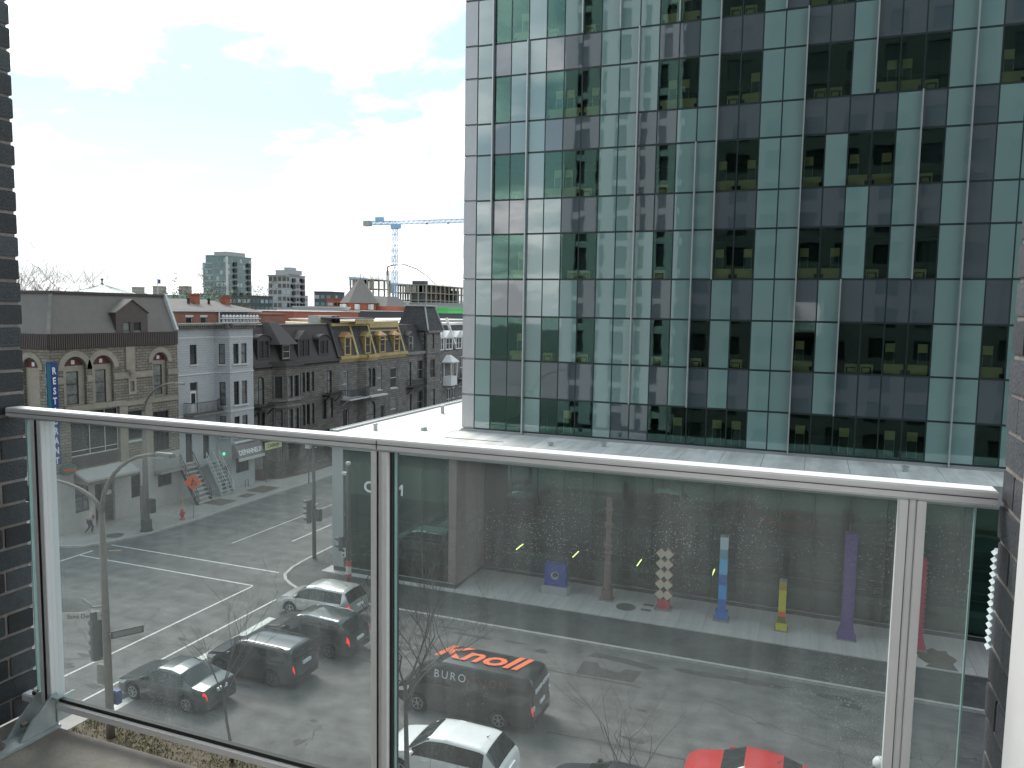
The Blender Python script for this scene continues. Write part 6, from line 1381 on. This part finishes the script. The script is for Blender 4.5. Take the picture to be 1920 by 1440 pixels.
mb = MB(); mb.box(-9.98, -9.44, 39.43, 39.97, Z0+.06, Z0+.6); mb.build('plinth', M['art_brown'], t, bevel=.02)
mb = MB(); mb.lathe(((.2, .6), (.19, 1.5), (.15, 2.4), (.17, 2.5), (.24, 2.6), (.16, 2.7), (.2, 2.9), (.24, 3.0), (.14, 3.1), (.15, 3.9), (.22, 4.05), (.24, 4.15), (.14, 4.3), (.16, 4.8), (.22, 4.95), (.14, 5.1), (.17, 5.45), (.1, 5.6)), (-9.71, 39.7, Z0), 10); mb.build('shaft', M['art_brown'], t)
t = thing('sculpture', 'cream zigzag sculpture of stacked diamonds on a red block', 'sculpture', (-6.65, 39.62, Z0)); ab(t, -6.65, 39.62, .42)
mb = MB(); mb.box(-6.95, -6.35, 39.4, 39.85, Z0+.06, Z0+.55); mb.build('block', M['art_red'], t, bevel=.01)
x, y = -6.65, 39.55
for i in range(5):
    z = Z0+.52+i*.545+.28; o = MB(); s_ = .235; 
    for k, dx in enumerate((-.185, .185)):
        mb = MB(); w2 = .275
        mb.v = [(x+dx-w2, y-.1, z), (x+dx, y-.1, z-w2), (x+dx+w2, y-.1, z), (x+dx, y-.1, z+w2), (x+dx-w2, y+.12, z), (x+dx, y+.12, z-w2), (x+dx+w2, y+.12, z), (x+dx, y+.12, z+w2)] if k == 0 else [(x+dx-w2, y-.097, z), (x+dx, y-.097, z-w2), (x+dx+w2, y-.097, z), (x+dx, y-.097, z+w2), (x+dx-w2, y+.123, z), (x+dx, y+.123, z-w2), (x+dx+w2, y+.123, z), (x+dx, y+.123, z+w2)]
        mb.f = [(0, 1, 2, 3), (4, 7, 6, 5), (0, 4, 5, 1), (1, 5, 6, 2), (2, 6, 7, 3), (3, 7, 4, 0)]; mb.m = [0, 0, 1, 1, 1, 1]; mb.build('diamond', [M['art_cream'], M['art_red']], t)
t = thing('sculpture', 'tall column of stacked blocks shading from deep blue to pale blue', 'sculpture', (-3.68, 39.34, Z0)); ab(t, -3.68, 39.34, .40)
mb = MB(); mb.box(-3.98, -3.38, 39.1, 39.6, Z0+.06, Z0+.5); mb.build('plinth', M['blue1'], t, bevel=.01)
z = Z0+.5
for i, (h, c_) in enumerate(((.62, 'blue1'), (.72, 'blue2'), (.55, 'blue1'), (.78, 'blue3'), (.5, 'blue4'), (.62, 'blue5'), (.06, 'art_base'))): mb = MB(); mb.box(-3.68-.19+.008*(i % 2), -3.68+.19+.008*(i % 2), 39.16, 39.5, z, z+h); mb.build('block', M[c_], t); z += h+.001
t = thing('sculpture', 'short yellow column sculpture with an orange band near its foot', 'sculpture', (-.81, 39.2, Z0)); ab(t, -.81, 39.2, .31)
z = Z0+.06
for i, (h, c_, w_) in enumerate(((.34, 'art_yellow', .26), (.32, 'art_olive', .17), (.26, 'art_orange', .171), (1.05, 'art_yellow', .17), (.42, 'art_ochre', .171), (.08, 'art_base', .168))): mb = MB(); mb.box(-.81-w_, -.81+w_, 39.2-w_, 39.2+w_, z, z+h); mb.build('block', M[c_], t); z += h+.001
t = thing('sculpture', 'tall purple column sculpture with slim segments', 'sculpture', (2.14, 39.42, Z0)); ab(t, 2.14, 39.42, .44)
mb = MB(); mb.hexa([(1.74, 39.02, Z0+.06), (2.54, 39.02, Z0+.06), (2.54, 39.82, Z0+.06), (1.74, 39.82, Z0+.06), (1.84, 39.12, Z0+.5), (2.44, 39.12, Z0+.5), (2.44, 39.72, Z0+.5), (1.84, 39.72, Z0+.5)]); mb.build('plinth', M['art_purple'], t)
for i in range(9): mb = MB(); w_ = .27-.012*(i % 2); mb.box(2.14-w_, 2.14+w_, 39.42-w_, 39.42+w_, Z0+.5+i*.52, Z0+.5+i*.52+.519); mb.build('block', M['art_purple'], t)
t = thing('sculpture', 'tall pink column sculpture with rows of round knobs, farthest right', 'sculpture', (5.17, 39.5, Z0)); ab(t, 5.17, 39.5, .4)
mb = MB(); mb.hexa([(4.83, 39.16, Z0+.06), (5.51, 39.16, Z0+.06), (5.51, 39.84, Z0+.06), (4.83, 39.84, Z0+.06), (4.95, 39.28, Z0+.7), (5.39, 39.28, Z0+.7), (5.39, 39.72, Z0+.7), (4.95, 39.72, Z0+.7)]); mb.build('plinth', M['art_pink'], t)
mb = MB(); mb.box(4.99, 5.35, 39.32, 39.68, Z0+.7, Z0+4.3); mb.build('shaft', M['art_pink'], t)
for i in range(15):
    mb = MB(); mb.lathe(((.08, 0), (.07, .05), (.02, .07)), (5.35, 39.42, Z0+.9+i*.23), 8, 0, 'x'); mb.build('knob', M['art_pink'], t)

# ------------------------------------------------------------------ person walking
pn = thing('person', 'person in a pale hooded coat and dark trousers walking on the far sidewalk', 'person', (-44.95, 37.45, .13))
J = {'pelvis': (0, 0, .93, .135), 'chest': (.07, 0, 1.25, .16), 'neck': (.13, 0, 1.46, .06), 'head': (.18, 0, 1.60, .105), 'crown': (.19, 0, 1.69, .08),
     'hipL': (0, .1, .88, .095), 'kneeL': (.2, .1, .50, .065), 'ankL': (.14, .1, .09, .045), 'toeL': (.3, .1, .05, .035),
     'hipR': (0, -.1, .88, .095), 'kneeR': (-.02, -.1, .48, .065), 'ankR': (-.3, -.1, .14, .045), 'toeR': (-.18, -.1, .04, .035),
     'shL': (.08, .19, 1.38, .065), 'elL': (.12, .25, 1.10, .05), 'haL': (.3, .18, 1.0, .04), 'shR': (.08, -.19, 1.38, .065), 'elR': (.0, -.25, 1.1, .05), 'haR': (.2, -.2, .98, .04)}
E_ = (('pelvis', 'chest'), ('chest', 'neck'), ('neck', 'head'), ('head', 'crown'), ('pelvis', 'hipL'), ('hipL', 'kneeL'), ('kneeL', 'ankL'), ('ankL', 'toeL'), ('pelvis', 'hipR'), ('hipR', 'kneeR'), ('kneeR', 'ankR'), ('ankR', 'toeR'), ('chest', 'shL'), ('shL', 'elL'), ('elL', 'haL'), ('chest', 'shR'), ('shR', 'elR'), ('elR', 'haR'))
def skin_obj(name, keys, edges, grow, mt, parent, head=PI*.25):
    idx = {k: i for i, k in enumerate(keys)}; ca, sa = math.cos(head), math.sin(head)
    me = bpy.data.meshes.new(name); me.from_pydata([(J[k][0]*ca-J[k][1]*sa, J[k][0]*sa+J[k][1]*ca, J[k][2]) for k in keys], [(idx[a], idx[b]) for a, b in edges if a in idx and b in idx], [])
    o = bpy.data.objects.new(name, me); C.objects.link(o); o.parent = parent; me.materials.append(mt)
    md = o.modifiers.new('skin', 'SKIN'); sd = o.modifiers.new('sub', 'SUBSURF'); sd.levels = sd.render_levels = 2
    lay = me.skin_vertices[0].data
    for k, i in idx.items(): lay[i].radius = (J[k][3]*grow, J[k][3]*grow)
    lay[0].use_root = True; return o
skin_obj('body', list(J), E_, 1.0, M['skin'], pn, PI*.3)
skin_obj('trousers', ['pelvis', 'hipL', 'kneeL', 'ankL', 'hipR', 'kneeR', 'ankR'], E_, 1.16, M['trousers'], pn, PI*.3)
skin_obj('coat', ['chest', 'pelvis', 'neck', 'shL', 'elL', 'shR', 'elR'], E_, 1.3, M['coat'], pn, PI*.3)
J['head'] = (.15, 0, 1.58, .12)
skin_obj('hood', ['head', 'crown', 'neck'], E_, 1.14, M['coat'], pn, PI*.3)
mb = MB(); mb.box(.18, .30, -.14, .14, 1.05, 1.28); bo = mb.build('red_parcel', M['bag_red'], None, bevel=.03, off=(0, 0, 0)); bo.location = (-44.95, 37.45, .13); bo.rotation_euler = (0, 0, PI*.3); tag(bo, 'reddish parcel held against the chest of the walking person', 'parcel')

# ------------------------------------------------------------------ vehicles
def interp(tab, x):
    if x <= tab[0][0]: return tab[0][1]
    for (a, p), (b, q) in zip(tab[:-1], tab[1:]):
        if x <= b: return p+(q-p)*(x-a)/(b-a)
    return tab[-1][1]
class CarShape:
    def __init__(s, L, W, H, prof, belt, wb, fo, rw=.34, gc=.22, tumble=.80, crown=.03, nose=.20, tail=.14):
        s.L, s.W, s.H, s.rw, s.gc, s.tumble, s.crown, s.nose, s.tail = L, W, H, rw, gc, tumble, crown, nose, tail
        s.xf = L-fo; s.xr = s.xf-wb; n = 260; s.n = n
        zt = [interp(prof, L*i/n) for i in range(n+1)]
        for _ in range(5): zt = [zt[0]]+[(zt[i-1]+2*zt[i]+zt[i+1])/4 for i in range(1, n)]+[zt[-1]]
        zb = [min(interp(belt, L*i/n), zt[i]-.03) for i in range(n+1)]
        for _ in range(4): zb = [zb[0]]+[(zb[i-1]+2*zb[i]+zb[i+1])/4 for i in range(1, n)]+[zb[-1]]
        s.zt, s.zb = zt, zb
    def at(s, arr, x):
        t = max(0, min(s.n-1e-6, x/s.L*s.n)); i = int(t); return arr[i]+(arr[i+1]-arr[i])*(t-i)
    def ring(s, x):
        e1 = max(0, 1-x/.6); e2 = max(0, 1-(s.L-x)/.8); w = s.W/2*(1-s.tail*e1**2.2-s.nose*e2**2.2)
        zt, zb = s.at(s.zt, x), s.at(s.zb, x); zs = s.gc+.10*max(e1, e2)**2; ra = s.rw+.07
        for xw in (s.xr, s.xf):
            d = abs(x-xw)
            if d < ra: zs = max(zs, s.rw+math.sqrt(ra*ra-d*d))
        zs = min(zs, zb-.12); h = zt-zb; k = min(1, max(0, h/(s.H-zb if s.H > zb else 1)))
        wr = w*(.985-(1-s.tumble)*k)
        p = [(0, zs), (w*.8, zs), (w*.965, zs), (w*1.0, zs+(zb-zs)*.35), (w*.998, zs+(zb-zs)*.72), (w*.965, zb), (wr*.985, zb+h*.88), (wr*.90, zb+h*.975), (0, zt+s.crown)]
        return p
    def S(s, x, v):
        sgn = 1
        if v > 8: v = 16-v; sgn = -1
        r = s.ring(x); i = min(7, int(v)); f = v-i
        if i == 7: return Vector((x-s.L/2, (r[7][0]*(1-f))*sgn, r[7][1]+(r[8][1]-r[7][1])*(1-(1-f)**2)))
        y = r[i][0]+(r[i+1][0]-r[i][0])*f; z = r[i][1]+(r[i+1][1]-r[i][1])*f
        return Vector((x-s.L/2, y*sgn, z))
    def N(s, x, v):
        e = .01; x0, x1 = max(0, x-e), min(s.L, x+e); v0, v1 = max(0, v-.05), min(16, v+.05)
        n = (s.S(x1, v)-s.S(x0, v)).cross(s.S(x, v1)-s.S(x, v0))
        if n.length < 1e-9: return Vector((0, 0, 1))
        n.normalize(); p = s.S(x, v); c = p-Vector((p.x, 0, s.H*.45))
        return n if n.dot(c) > 0 else -n
def make_car(name, label, cat, x, y, sh, pm, spec):
    t = thing(name, label, cat, (x, y, 0), PI); L, W = sh.L, sh.W
    xs = sorted({L*i/110 for i in range(111)} | {xw+d for xw in (sh.xf, sh.xr) for d in (-sh.rw-.07, sh.rw+.07)})
    VR = [0, 1, 2, 3, 4, 5, 5.5, 6, 6.5, 7, 7.25, 7.5, 7.75, 8, 8.25, 8.5, 8.75, 9, 9.5, 10, 10.5, 11, 12, 13, 14, 15]; nr = len(VR)
    mb = MB()
    for xx in xs:
        for v in VR: mb.v.append(tuple(sh.S(xx, v)))
    for i in range(len(xs)-1):
        for j in range(nr): a = i*nr+j; b = i*nr+(j+1) % nr; mb.f.append((a, b, b+nr, a+nr)); mb.m.append(0)
    for base, st_ in ((0, 1), ((len(xs)-1)*nr, -1)):
        f = tuple(base+j for j in range(nr)); mb.f.append(f if st_ < 0 else f[::-1]); mb.m.append(0)
    body = mb.build('body', pm, t, smooth=True)
    bm = bmesh.new(); bm.from_mesh(body.data); bmesh.ops.recalc_face_normals(bm, faces=bm.faces); bm.to_mesh(body.data); bm.free(); body.data.set_sharp_from_angle(angle=math.radians(38))
    def patch(nm, mt, x0, x1, v0, v1, nx=8, nv=4, off=.006, parent=t, cx=None):
        mb = MB()
        for i in range(nx+1):
            for j in range(nv+1):
                f = i/nx; g = j/nv; xx = x0+(x1-x0)*f; v = v0+(v1-v0)*g
                if cx: xx = cx(f, g)
                p = sh.S(xx, v)+sh.N(xx, v)*off; mb.v.append(tuple(p))
        for i in range(nx):
            for j in range(nv): a = i*(nv+1)+j; mb.f.append((a, a+1, a+nv+2, a+nv+1)); mb.m.append(0)
        return mb.build(nm, mt, parent, smooth=True)
    G = M['car_glass']; q = spec
    patch('windscreen', G, q['ws'][0], q['ws'][1], 6.12, 9.88, 10, 10)
    if q.get('rear'): patch('rear_window', G, q['rear'][0], q['rear'][1], 6.12, 9.88, 8, 10)
    for s_ in (0, 1):
        v0, v1 = (5.05, 5.96) if s_ == 0 else (10.95, 10.04); patch('window_band', M['trim_black'], q['side'][0][0]-.03, q['side'][-1][1]+.03, v0, v1, 16, 3, .004)
    for a, b in q['side']:
        for s_ in (0, 1):
            v0, v1 = (5.08, 5.93) if s_ == 0 else (10.92, 10.07); patch('side_window', G, a, b, v0, v1, 8, 3)
    for a in q['seams']:
        for s_ in (0, 1): patch('door_seam', M['trim_black'], a, a+.012, 2.3 if s_ == 0 else 13.7, 5.05 if s_ == 0 else 10.95, 1, 8, .003)
    for a in q['handles']:
        for s_ in (0, 1):
            p = sh.S(a, 4.55 if s_ == 0 else 11.45); sg_ = 1 if s_ == 0 else -1
            mb = MB(); mb.box(p.x-.10, p.x+.10, p.y-.002*sg_, p.y+.03*sg_, p.z-.015, p.z+.015) if sg_ > 0 else mb.box(p.x-.10, p.x+.10, p.y-.03, p.y+.002, p.z-.015, p.z+.015); mb.build('door_handle', q.get('hm', pm), t)
    for s_ in (0, 1):
        m_ = lambda v: v if s_ == 0 else 16-v
        patch('headlight', M['headlamp'], L-.62, L-.10, m_(4.0), m_(4.9), 6, 3)
        patch('tail_light', M['tail_on'] if q.get('brake', 1) else M['tail'], q['tl'][0], q['tl'][1], m_(q['tl'][2]), m_(q['tl'][3]), 5, 4)
        patch('sill_trim', M['trim_black'], sh.xr+sh.rw+.1, sh.xf-sh.rw-.1, m_(2.0), m_(2.75), 12, 2, .008)
        # door mirror
        mx = q['ws'][1]-.25 if 'mx' not in q else q['mx']; p = sh.S(mx, m_(5.15)); sg_ = 1 if s_ == 0 else -1
        mb = MB(); mb.box(p.x-.07, p.x+.09, min(p.y+.03*sg_, p.y+.23*sg_), max(p.y+.03*sg_, p.y+.23*sg_), p.z+.0, p.z+.15); mo = mb.build('door_mirror', q.get('mm', pm), t, bevel=.035)
        mb = MB(); mb.box(p.x-.076, p.x-.071, min(p.y+.06*sg_, p.y+.2*sg_), max(p.y+.06*sg_, p.y+.2*sg_), p.z+.03, p.z+.12); mb.box(p.x-.03, p.x+.03, min(p.y-.03*sg_, p.y+.06*sg_), max(p.y-.03*sg_, p.y+.06*sg_), p.z, p.z+.04); mb.build('glass', G, mo)
        if q.get('rails'):
            pts = [sh.S(q['rails'][0]+(q['rails'][1]-q['rails'][0])*i/8, m_(6.9))+Vector((0, 0, .045 if 0 < i < 8 else .0)) for i in range(9)]; mb = MB(); mb.tube(pts, .02, 6); mb.build('roof_rail', q.get('rm', M['trim_black']), t)
    mb = MB(); zg = sh.at(sh.zb, L-.05); mb.box(L/2-.03, L/2+.006, -W*.30, W*.30, zg-.28, zg-.06); mb.build('grille', M['trim_black'], t)
    zr_ = q.get('pz', .85); mb = MB(); mb.box(-L/2-.03+q.get('po', 0), -L/2+.05, -.26, .26, zr_-.06, zr_+.07); mb.build('number_plate', M['plate'], t, bevel=.005)
    mb = MB(); mb.box(-L/2-.025, -L/2+.08, -W*.36, W*.36, .38, .56); mb.build('bumper', q.get('bm', M['trim_black']), t, bevel=.03)
    mb = MB(); mb.box(-L/2+.25, L/2-.25, -W*.36, W*.36, sh.gc-.03, sh.gc+.28); mb.build('underbody', M['trim_black'], t)
    if q.get('ant'): p = sh.S(q['ant'], 8); mb = MB(); mb.tube((p, p+Vector((-.12, 0, .09))), [.02, .006], 5); mb.build('antenna', M['trim_black'], t)
    # wheels
    for xw in (sh.xf, sh.xr):
        for sg_ in (1, -1):
            yo = sg_*(W/2-.03); c = (xw-L/2, yo, sh.rw); r = sh.rw; mb = MB()
            mb.lathe(((r*.62, 0), (r*.92, .0), (r, -.04*sg_), (r, -.18*sg_), (r*.92, -.21*sg_), (r*.3, -.21*sg_)), c, 24, 0, 'y'); w_ = mb.build('wheel', M['tyre'], t, smooth=True); w_.data.set_sharp_from_angle(angle=.7)
            mb = MB(); mb.lathe(((r*.66, -.015*sg_), (r*.66, .004*sg_), (r*.58, .006*sg_), (r*.55, -.05*sg_)), c, 24, 0, 'y'); mb.lathe(((r*.16, -.04*sg_), (r*.15, .004*sg_), (.01, .008*sg_)), c, 12, 0, 'y')
            for k in range(q.get('spokes', 5)):
                a = 2*PI*k/q.get('spokes', 5)+.3; d = Vector((math.cos(a), 0, math.sin(a))); cc = Vector(c); mb.bar(cc+d*r*.1+Vector((0, -.015*sg_, 0)), cc+d*r*.62+Vector((0, -.012*sg_, 0)), .055, .03)
            mb.build('rim', q.get('rimm', M['rim']), w_)
            mb = MB(); mb.lathe(((r*.57, -.09*sg_), (.01, -.09*sg_)), c, 20, 0, 'y'); mb.build('hub', M['trim_black'], w_)
    return t, patch
suv = CarShape(4.52, 1.84, 1.66, [(0, .62), (.03, .95), (.10, 1.05), (.42, 1.56), (.62, 1.63), (2.2, 1.66), (2.75, 1.58), (3.5, 1.07), (4.15, .95), (4.42, .78), (4.52, .52)], [(0, 1.0), (.1, 1.02), (3.5, .98), (4.5, .74)], 2.69, .92, .35)
make_car('parked_car', 'silver SUV waiting nearest the glass hall kerb, rear lamps lit', 'car', -22.75, 32.35, suv, M['p_silver'], dict(ws=(2.72, 3.42), rear=(.13, .44), side=((.62, 1.45), (1.55, 2.45), (2.55, 3.15)), seams=(1.5, 2.52, 3.2), handles=(1.75, 2.72), tl=(.02, .24, 4.45, 4.95), rails=None, ant=.85, hm=M['chrome']))
suv2 = CarShape(4.85, 1.92, 1.74, [(0, .65), (.03, 1.0), (.10, 1.1), (.50, 1.6), (.75, 1.68), (2.3, 1.74), (2.95, 1.65), (3.7, 1.12), (4.5, 1.0), (4.75, .8), (4.85, .52)], [(0, 1.08), (3.7, 1.0), (4.8, .78)], 2.86, .95, .37)
make_car('waiting_car', 'black SUV with roof rails and tall curved red lamps, second lane from the hall', 'car', -20.8, 29.0, suv2, M['p_black'], dict(rimm=M['rim_dark'], ws=(2.9, 3.62), rear=(.14, .5), side=((.62, 1.55), (1.62, 2.58), (2.66, 3.35)), seams=(1.58, 2.62, 3.4), handles=(1.85, 2.85), tl=(.03, .16, 4.1, 5.9), rails=(.8, 2.8), rm=M['chrome'], hm=M['chrome']))
boxy = CarShape(4.6, 1.84, 1.66, [(0, .68), (.03, 1.02), (.08, 1.10), (.22, 1.58), (.40, 1.65), (2.6, 1.66), (2.95, 1.61), (3.5, 1.10), (4.3, 1.0), (4.53, .82), (4.6, .55)], [(0, 1.06), (3.5, 1.01), (4.5, .82)], 2.62, .88, .36, tumble=.87)
make_car('waiting_car', 'navy boxy SUV with flat shiny roof between the sedan and black SUV', 'car', -21.25, 25.85, boxy, M['p_navy'], dict(rimm=M['rim_dark'], ws=(2.98, 3.44), rear=(.1, .22), side=((.34, 1.3), (1.38, 2.3), (2.38, 3.15)), seams=(1.34, 2.34, 3.2), handles=(1.6, 2.55), tl=(.02, .10, 4.2, 5.1), rails=(.6, 2.7), pz=1.0))
sedan = CarShape(4.62, 1.80, 1.45, [(0, .6), (.03, .9), (.12, .99), (.7, 1.06), (1.45, 1.38), (1.95, 1.45), (2.6, 1.42), (3.4, 1.0), (4.25, .84), (4.53, .66), (4.62, .45)], [(0, .93), (.7, .97), (3.4, .92), (4.5, .66)], 2.7, .93, .33, .18, tumble=.78)
make_car('waiting_car', 'dark grey-green sedan waiting at the stop line nearest the railing', 'car', -23.05, 22.9, sedan, M['p_teal'], dict(ws=(2.62, 3.34), rear=(.76, 1.42), side=((1.2, 1.95), (2.03, 2.9)), seams=(1.1, 1.99, 3.0), handles=(1.3, 2.25), tl=(.02, .2, 4.35, 4.95), spokes=7, hm=M['p_teal'], bm=M['p_teal']))
vanS = CarShape(5.75, 2.02, 2.14, [(0, .7), (.02, 1.2), (.06, 1.85), (.15, 2.05), (.40, 2.12), (3.75, 2.14), (4.1, 2.05), (4.85, 1.38), (5.45, 1.12), (5.68, .9), (5.75, .5)], [(0, 1.22), (4.2, 1.22), (4.85, 1.16), (5.6, .84)], 3.4, .98, .36, .25, tumble=.86, tail=.06)
van, vp = make_car('delivery_van', 'black delivery van with large orange lettering on its roof', 'van', -11.75, 26.55, vanS, M['p_van'], dict(ws=(4.08, 4.72), rear=None, side=((3.35, 4.45),), seams=(1.9, 3.25, 4.5), handles=(3.45,), tl=(.02, .09, 4.0, 4.7), pz=1.0, po=0, spokes=6, mx=4.55))
text_part('roof_lettering', 'Knoll', 1.58, M['orange_ink'], van, Matrix.Translation((-.28, -.02, 2.182)) @ Matrix.Rotation(PI, 4, 'Z') @ Matrix.Diagonal((1.06, .92, 1, 1)), bold=.035, shear=.28, ext=.004)
vs = vanS.S(2.5, 5.5); ve = vanS.S(2.5, 5.1); vt = vanS.S(2.5, 5.9); tl = math.atan2(ve.y-vt.y, vt.z-ve.z)
def side_text(nm, s, x, zf, size, mt, bold, sp, al='LEFT'):
    p = vanS.S(2.5, zf); text_part(nm, s, size, M[mt], van, Matrix.Translation((x, p.y+.012, p.z)) @ Matrix.Rotation(PI, 4, 'Z') @ Matrix.Rotation(PI/2-tl, 4, 'X'), bold=bold, ext=.003, align=al, space=sp)
side_text('side_lettering', 'BURO', 1.22, 5.56, .42, 'letter_white', -.004, 1.35); side_text('side_lettering', 'VISION', -.10, 5.56, .42, 'brown_ink', -.004, 1.35)
p = vanS.S(.02, 8); rz_ = 1.95
text_part('rear_lettering', 'BUROVISION', .24, M['letter_white'], van, Matrix.Translation((-2.872, 0, 1.62)) @ Matrix.Rotation(-PI/2, 4, 'Z') @ Matrix.Rotation(PI/2, 4, 'X'), ext=.02, space=1.1)
mb = MB(); mb.box(-2.885, -2.87, -.006, .006, .6, 1.85); mb.build('door_seam', M['trim_black'], van)
for s_ in (1, -1): mb = MB(); mb.box(-2.885, -2.82, min(.8*s_, .95*s_), max(.8*s_, .95*s_), .95, 1.15); mb.build('reversing_lamp', M['headlamp'], van, bevel=.01); mb = MB(); mb.lathe(((.06, 0), (.05, .03), (.01, .035)), (2.45, .80*s_, 1.0), 8, 0, 'x'); mb.build('indicator', M['amber'], van)
wag = CarShape(4.6, 1.84, 1.64, [(0, .62), (.04, .95), (.14, 1.05), (.62, 1.54), (.85, 1.60), (2.1, 1.64), (2.7, 1.58), (3.5, 1.05), (4.25, .92), (4.5, .74), (4.6, .5)], [(0, 1.0), (3.5, .97), (4.5, .72)], 2.7, .92, .35)
make_car('parked_car', 'white SUV parked at the near kerb in front of the black van', 'car', -10.75, 22.35, wag, M['p_white'], dict(ws=(2.66, 3.42), rear=(.2, .62), side=((.72, 1.5), (1.55, 2.45), (2.52, 3.2)), seams=(1.52, 2.5, 3.28), handles=(1.75, 2.75), tl=(.01, .32, 4.2, 5.1), ant=.9, bm=M['p_white']))
red = CarShape(4.35, 1.78, 1.44, [(0, .6), (.04, .9), (.12, .98), (.6, 1.06), (1.25, 1.36), (1.7, 1.43), (2.35, 1.43), (3.15, 1.0), (3.95, .86), (4.25, .68), (4.35, .45)], [(0, .92), (3.15, .92), (4.2, .68)], 2.6, .86, .33, .18, tumble=.80)
make_car('waiting_car', 'bright red sedan at the lower right edge of the view', 'car', -1.2, 24.9, red, M['p_red'], dict(ws=(2.38, 3.1), rear=(.66, 1.22), side=((.95, 1.7), (1.78, 2.68)), seams=(.9, 1.74, 2.8), handles=(1.1, 2.05), tl=(.01, .3, 4.2, 5.0), ant=1.4, brake=0, bm=M['p_red']))
make_car('parked_car', 'dark car parked between the white SUV and the red sedan, only its roof showing', 'car', -5.0, 22.4, sedan, M['p_dark'], dict(ws=(2.62, 3.34), rear=(.76, 1.42), side=((1.2, 1.95), (2.03, 2.9)), seams=(1.1, 1.99, 3.0), handles=(1.3, 2.25), tl=(.01, .32, 4.2, 5.0), brake=0, bm=M['p_dark']))

# ------------------------------------------------------------------ pieces joined for building become parts of their own
def split_loose(o):
    me = o.data; n = len(me.vertices); par = list(range(n))
    def find(a):
        while par[a] != a: par[a] = par[par[a]]; a = par[a]
        return a
    key = {}
    for v in me.vertices:
        k = tuple(round(c, 4) for c in v.co)
        if k in key: par[find(v.index)] = find(key[k])
        else: key[k] = v.index
    for p in me.polygons:
        a = find(p.vertices[0])
        for b in p.vertices[1:]: par[find(b)] = a
    grp = {}
    for p in me.polygons: grp.setdefault(find(p.vertices[0]), []).append(p)
    if len(grp) < 2 or len(grp) > 60: return
    mats = list(me.materials)
    for i, (g, ps) in enumerate(grp.items()):
        vs = {}; fs = []
        for p in ps: fs.append([vs.setdefault(v, len(vs)) for v in p.vertices])
        m2 = bpy.data.meshes.new(me.name); co = [None]*len(vs)
        for v, j in vs.items(): co[j] = tuple(me.vertices[v].co)
        m2.from_pydata(co, [], fs)
        for mt in mats: m2.materials.append(mt)
        m2.polygons.foreach_set('material_index', [p.material_index for p in ps])
        if i == 0: first = m2; continue
        c = bpy.data.objects.new(o.name.split('.')[0], m2); C.objects.link(c); c.parent = o.parent; c.matrix_local = o.matrix_local
    o.data = first
for o in [o for o in C.objects if o.type == 'MESH' and o.name.split('.')[0] in ('stone_trim', 'string_course', 'lunette', 'gold_trim', 'trim', 'sign_panel', 'precast_panel', 'roof_edge')]: split_loose(o)
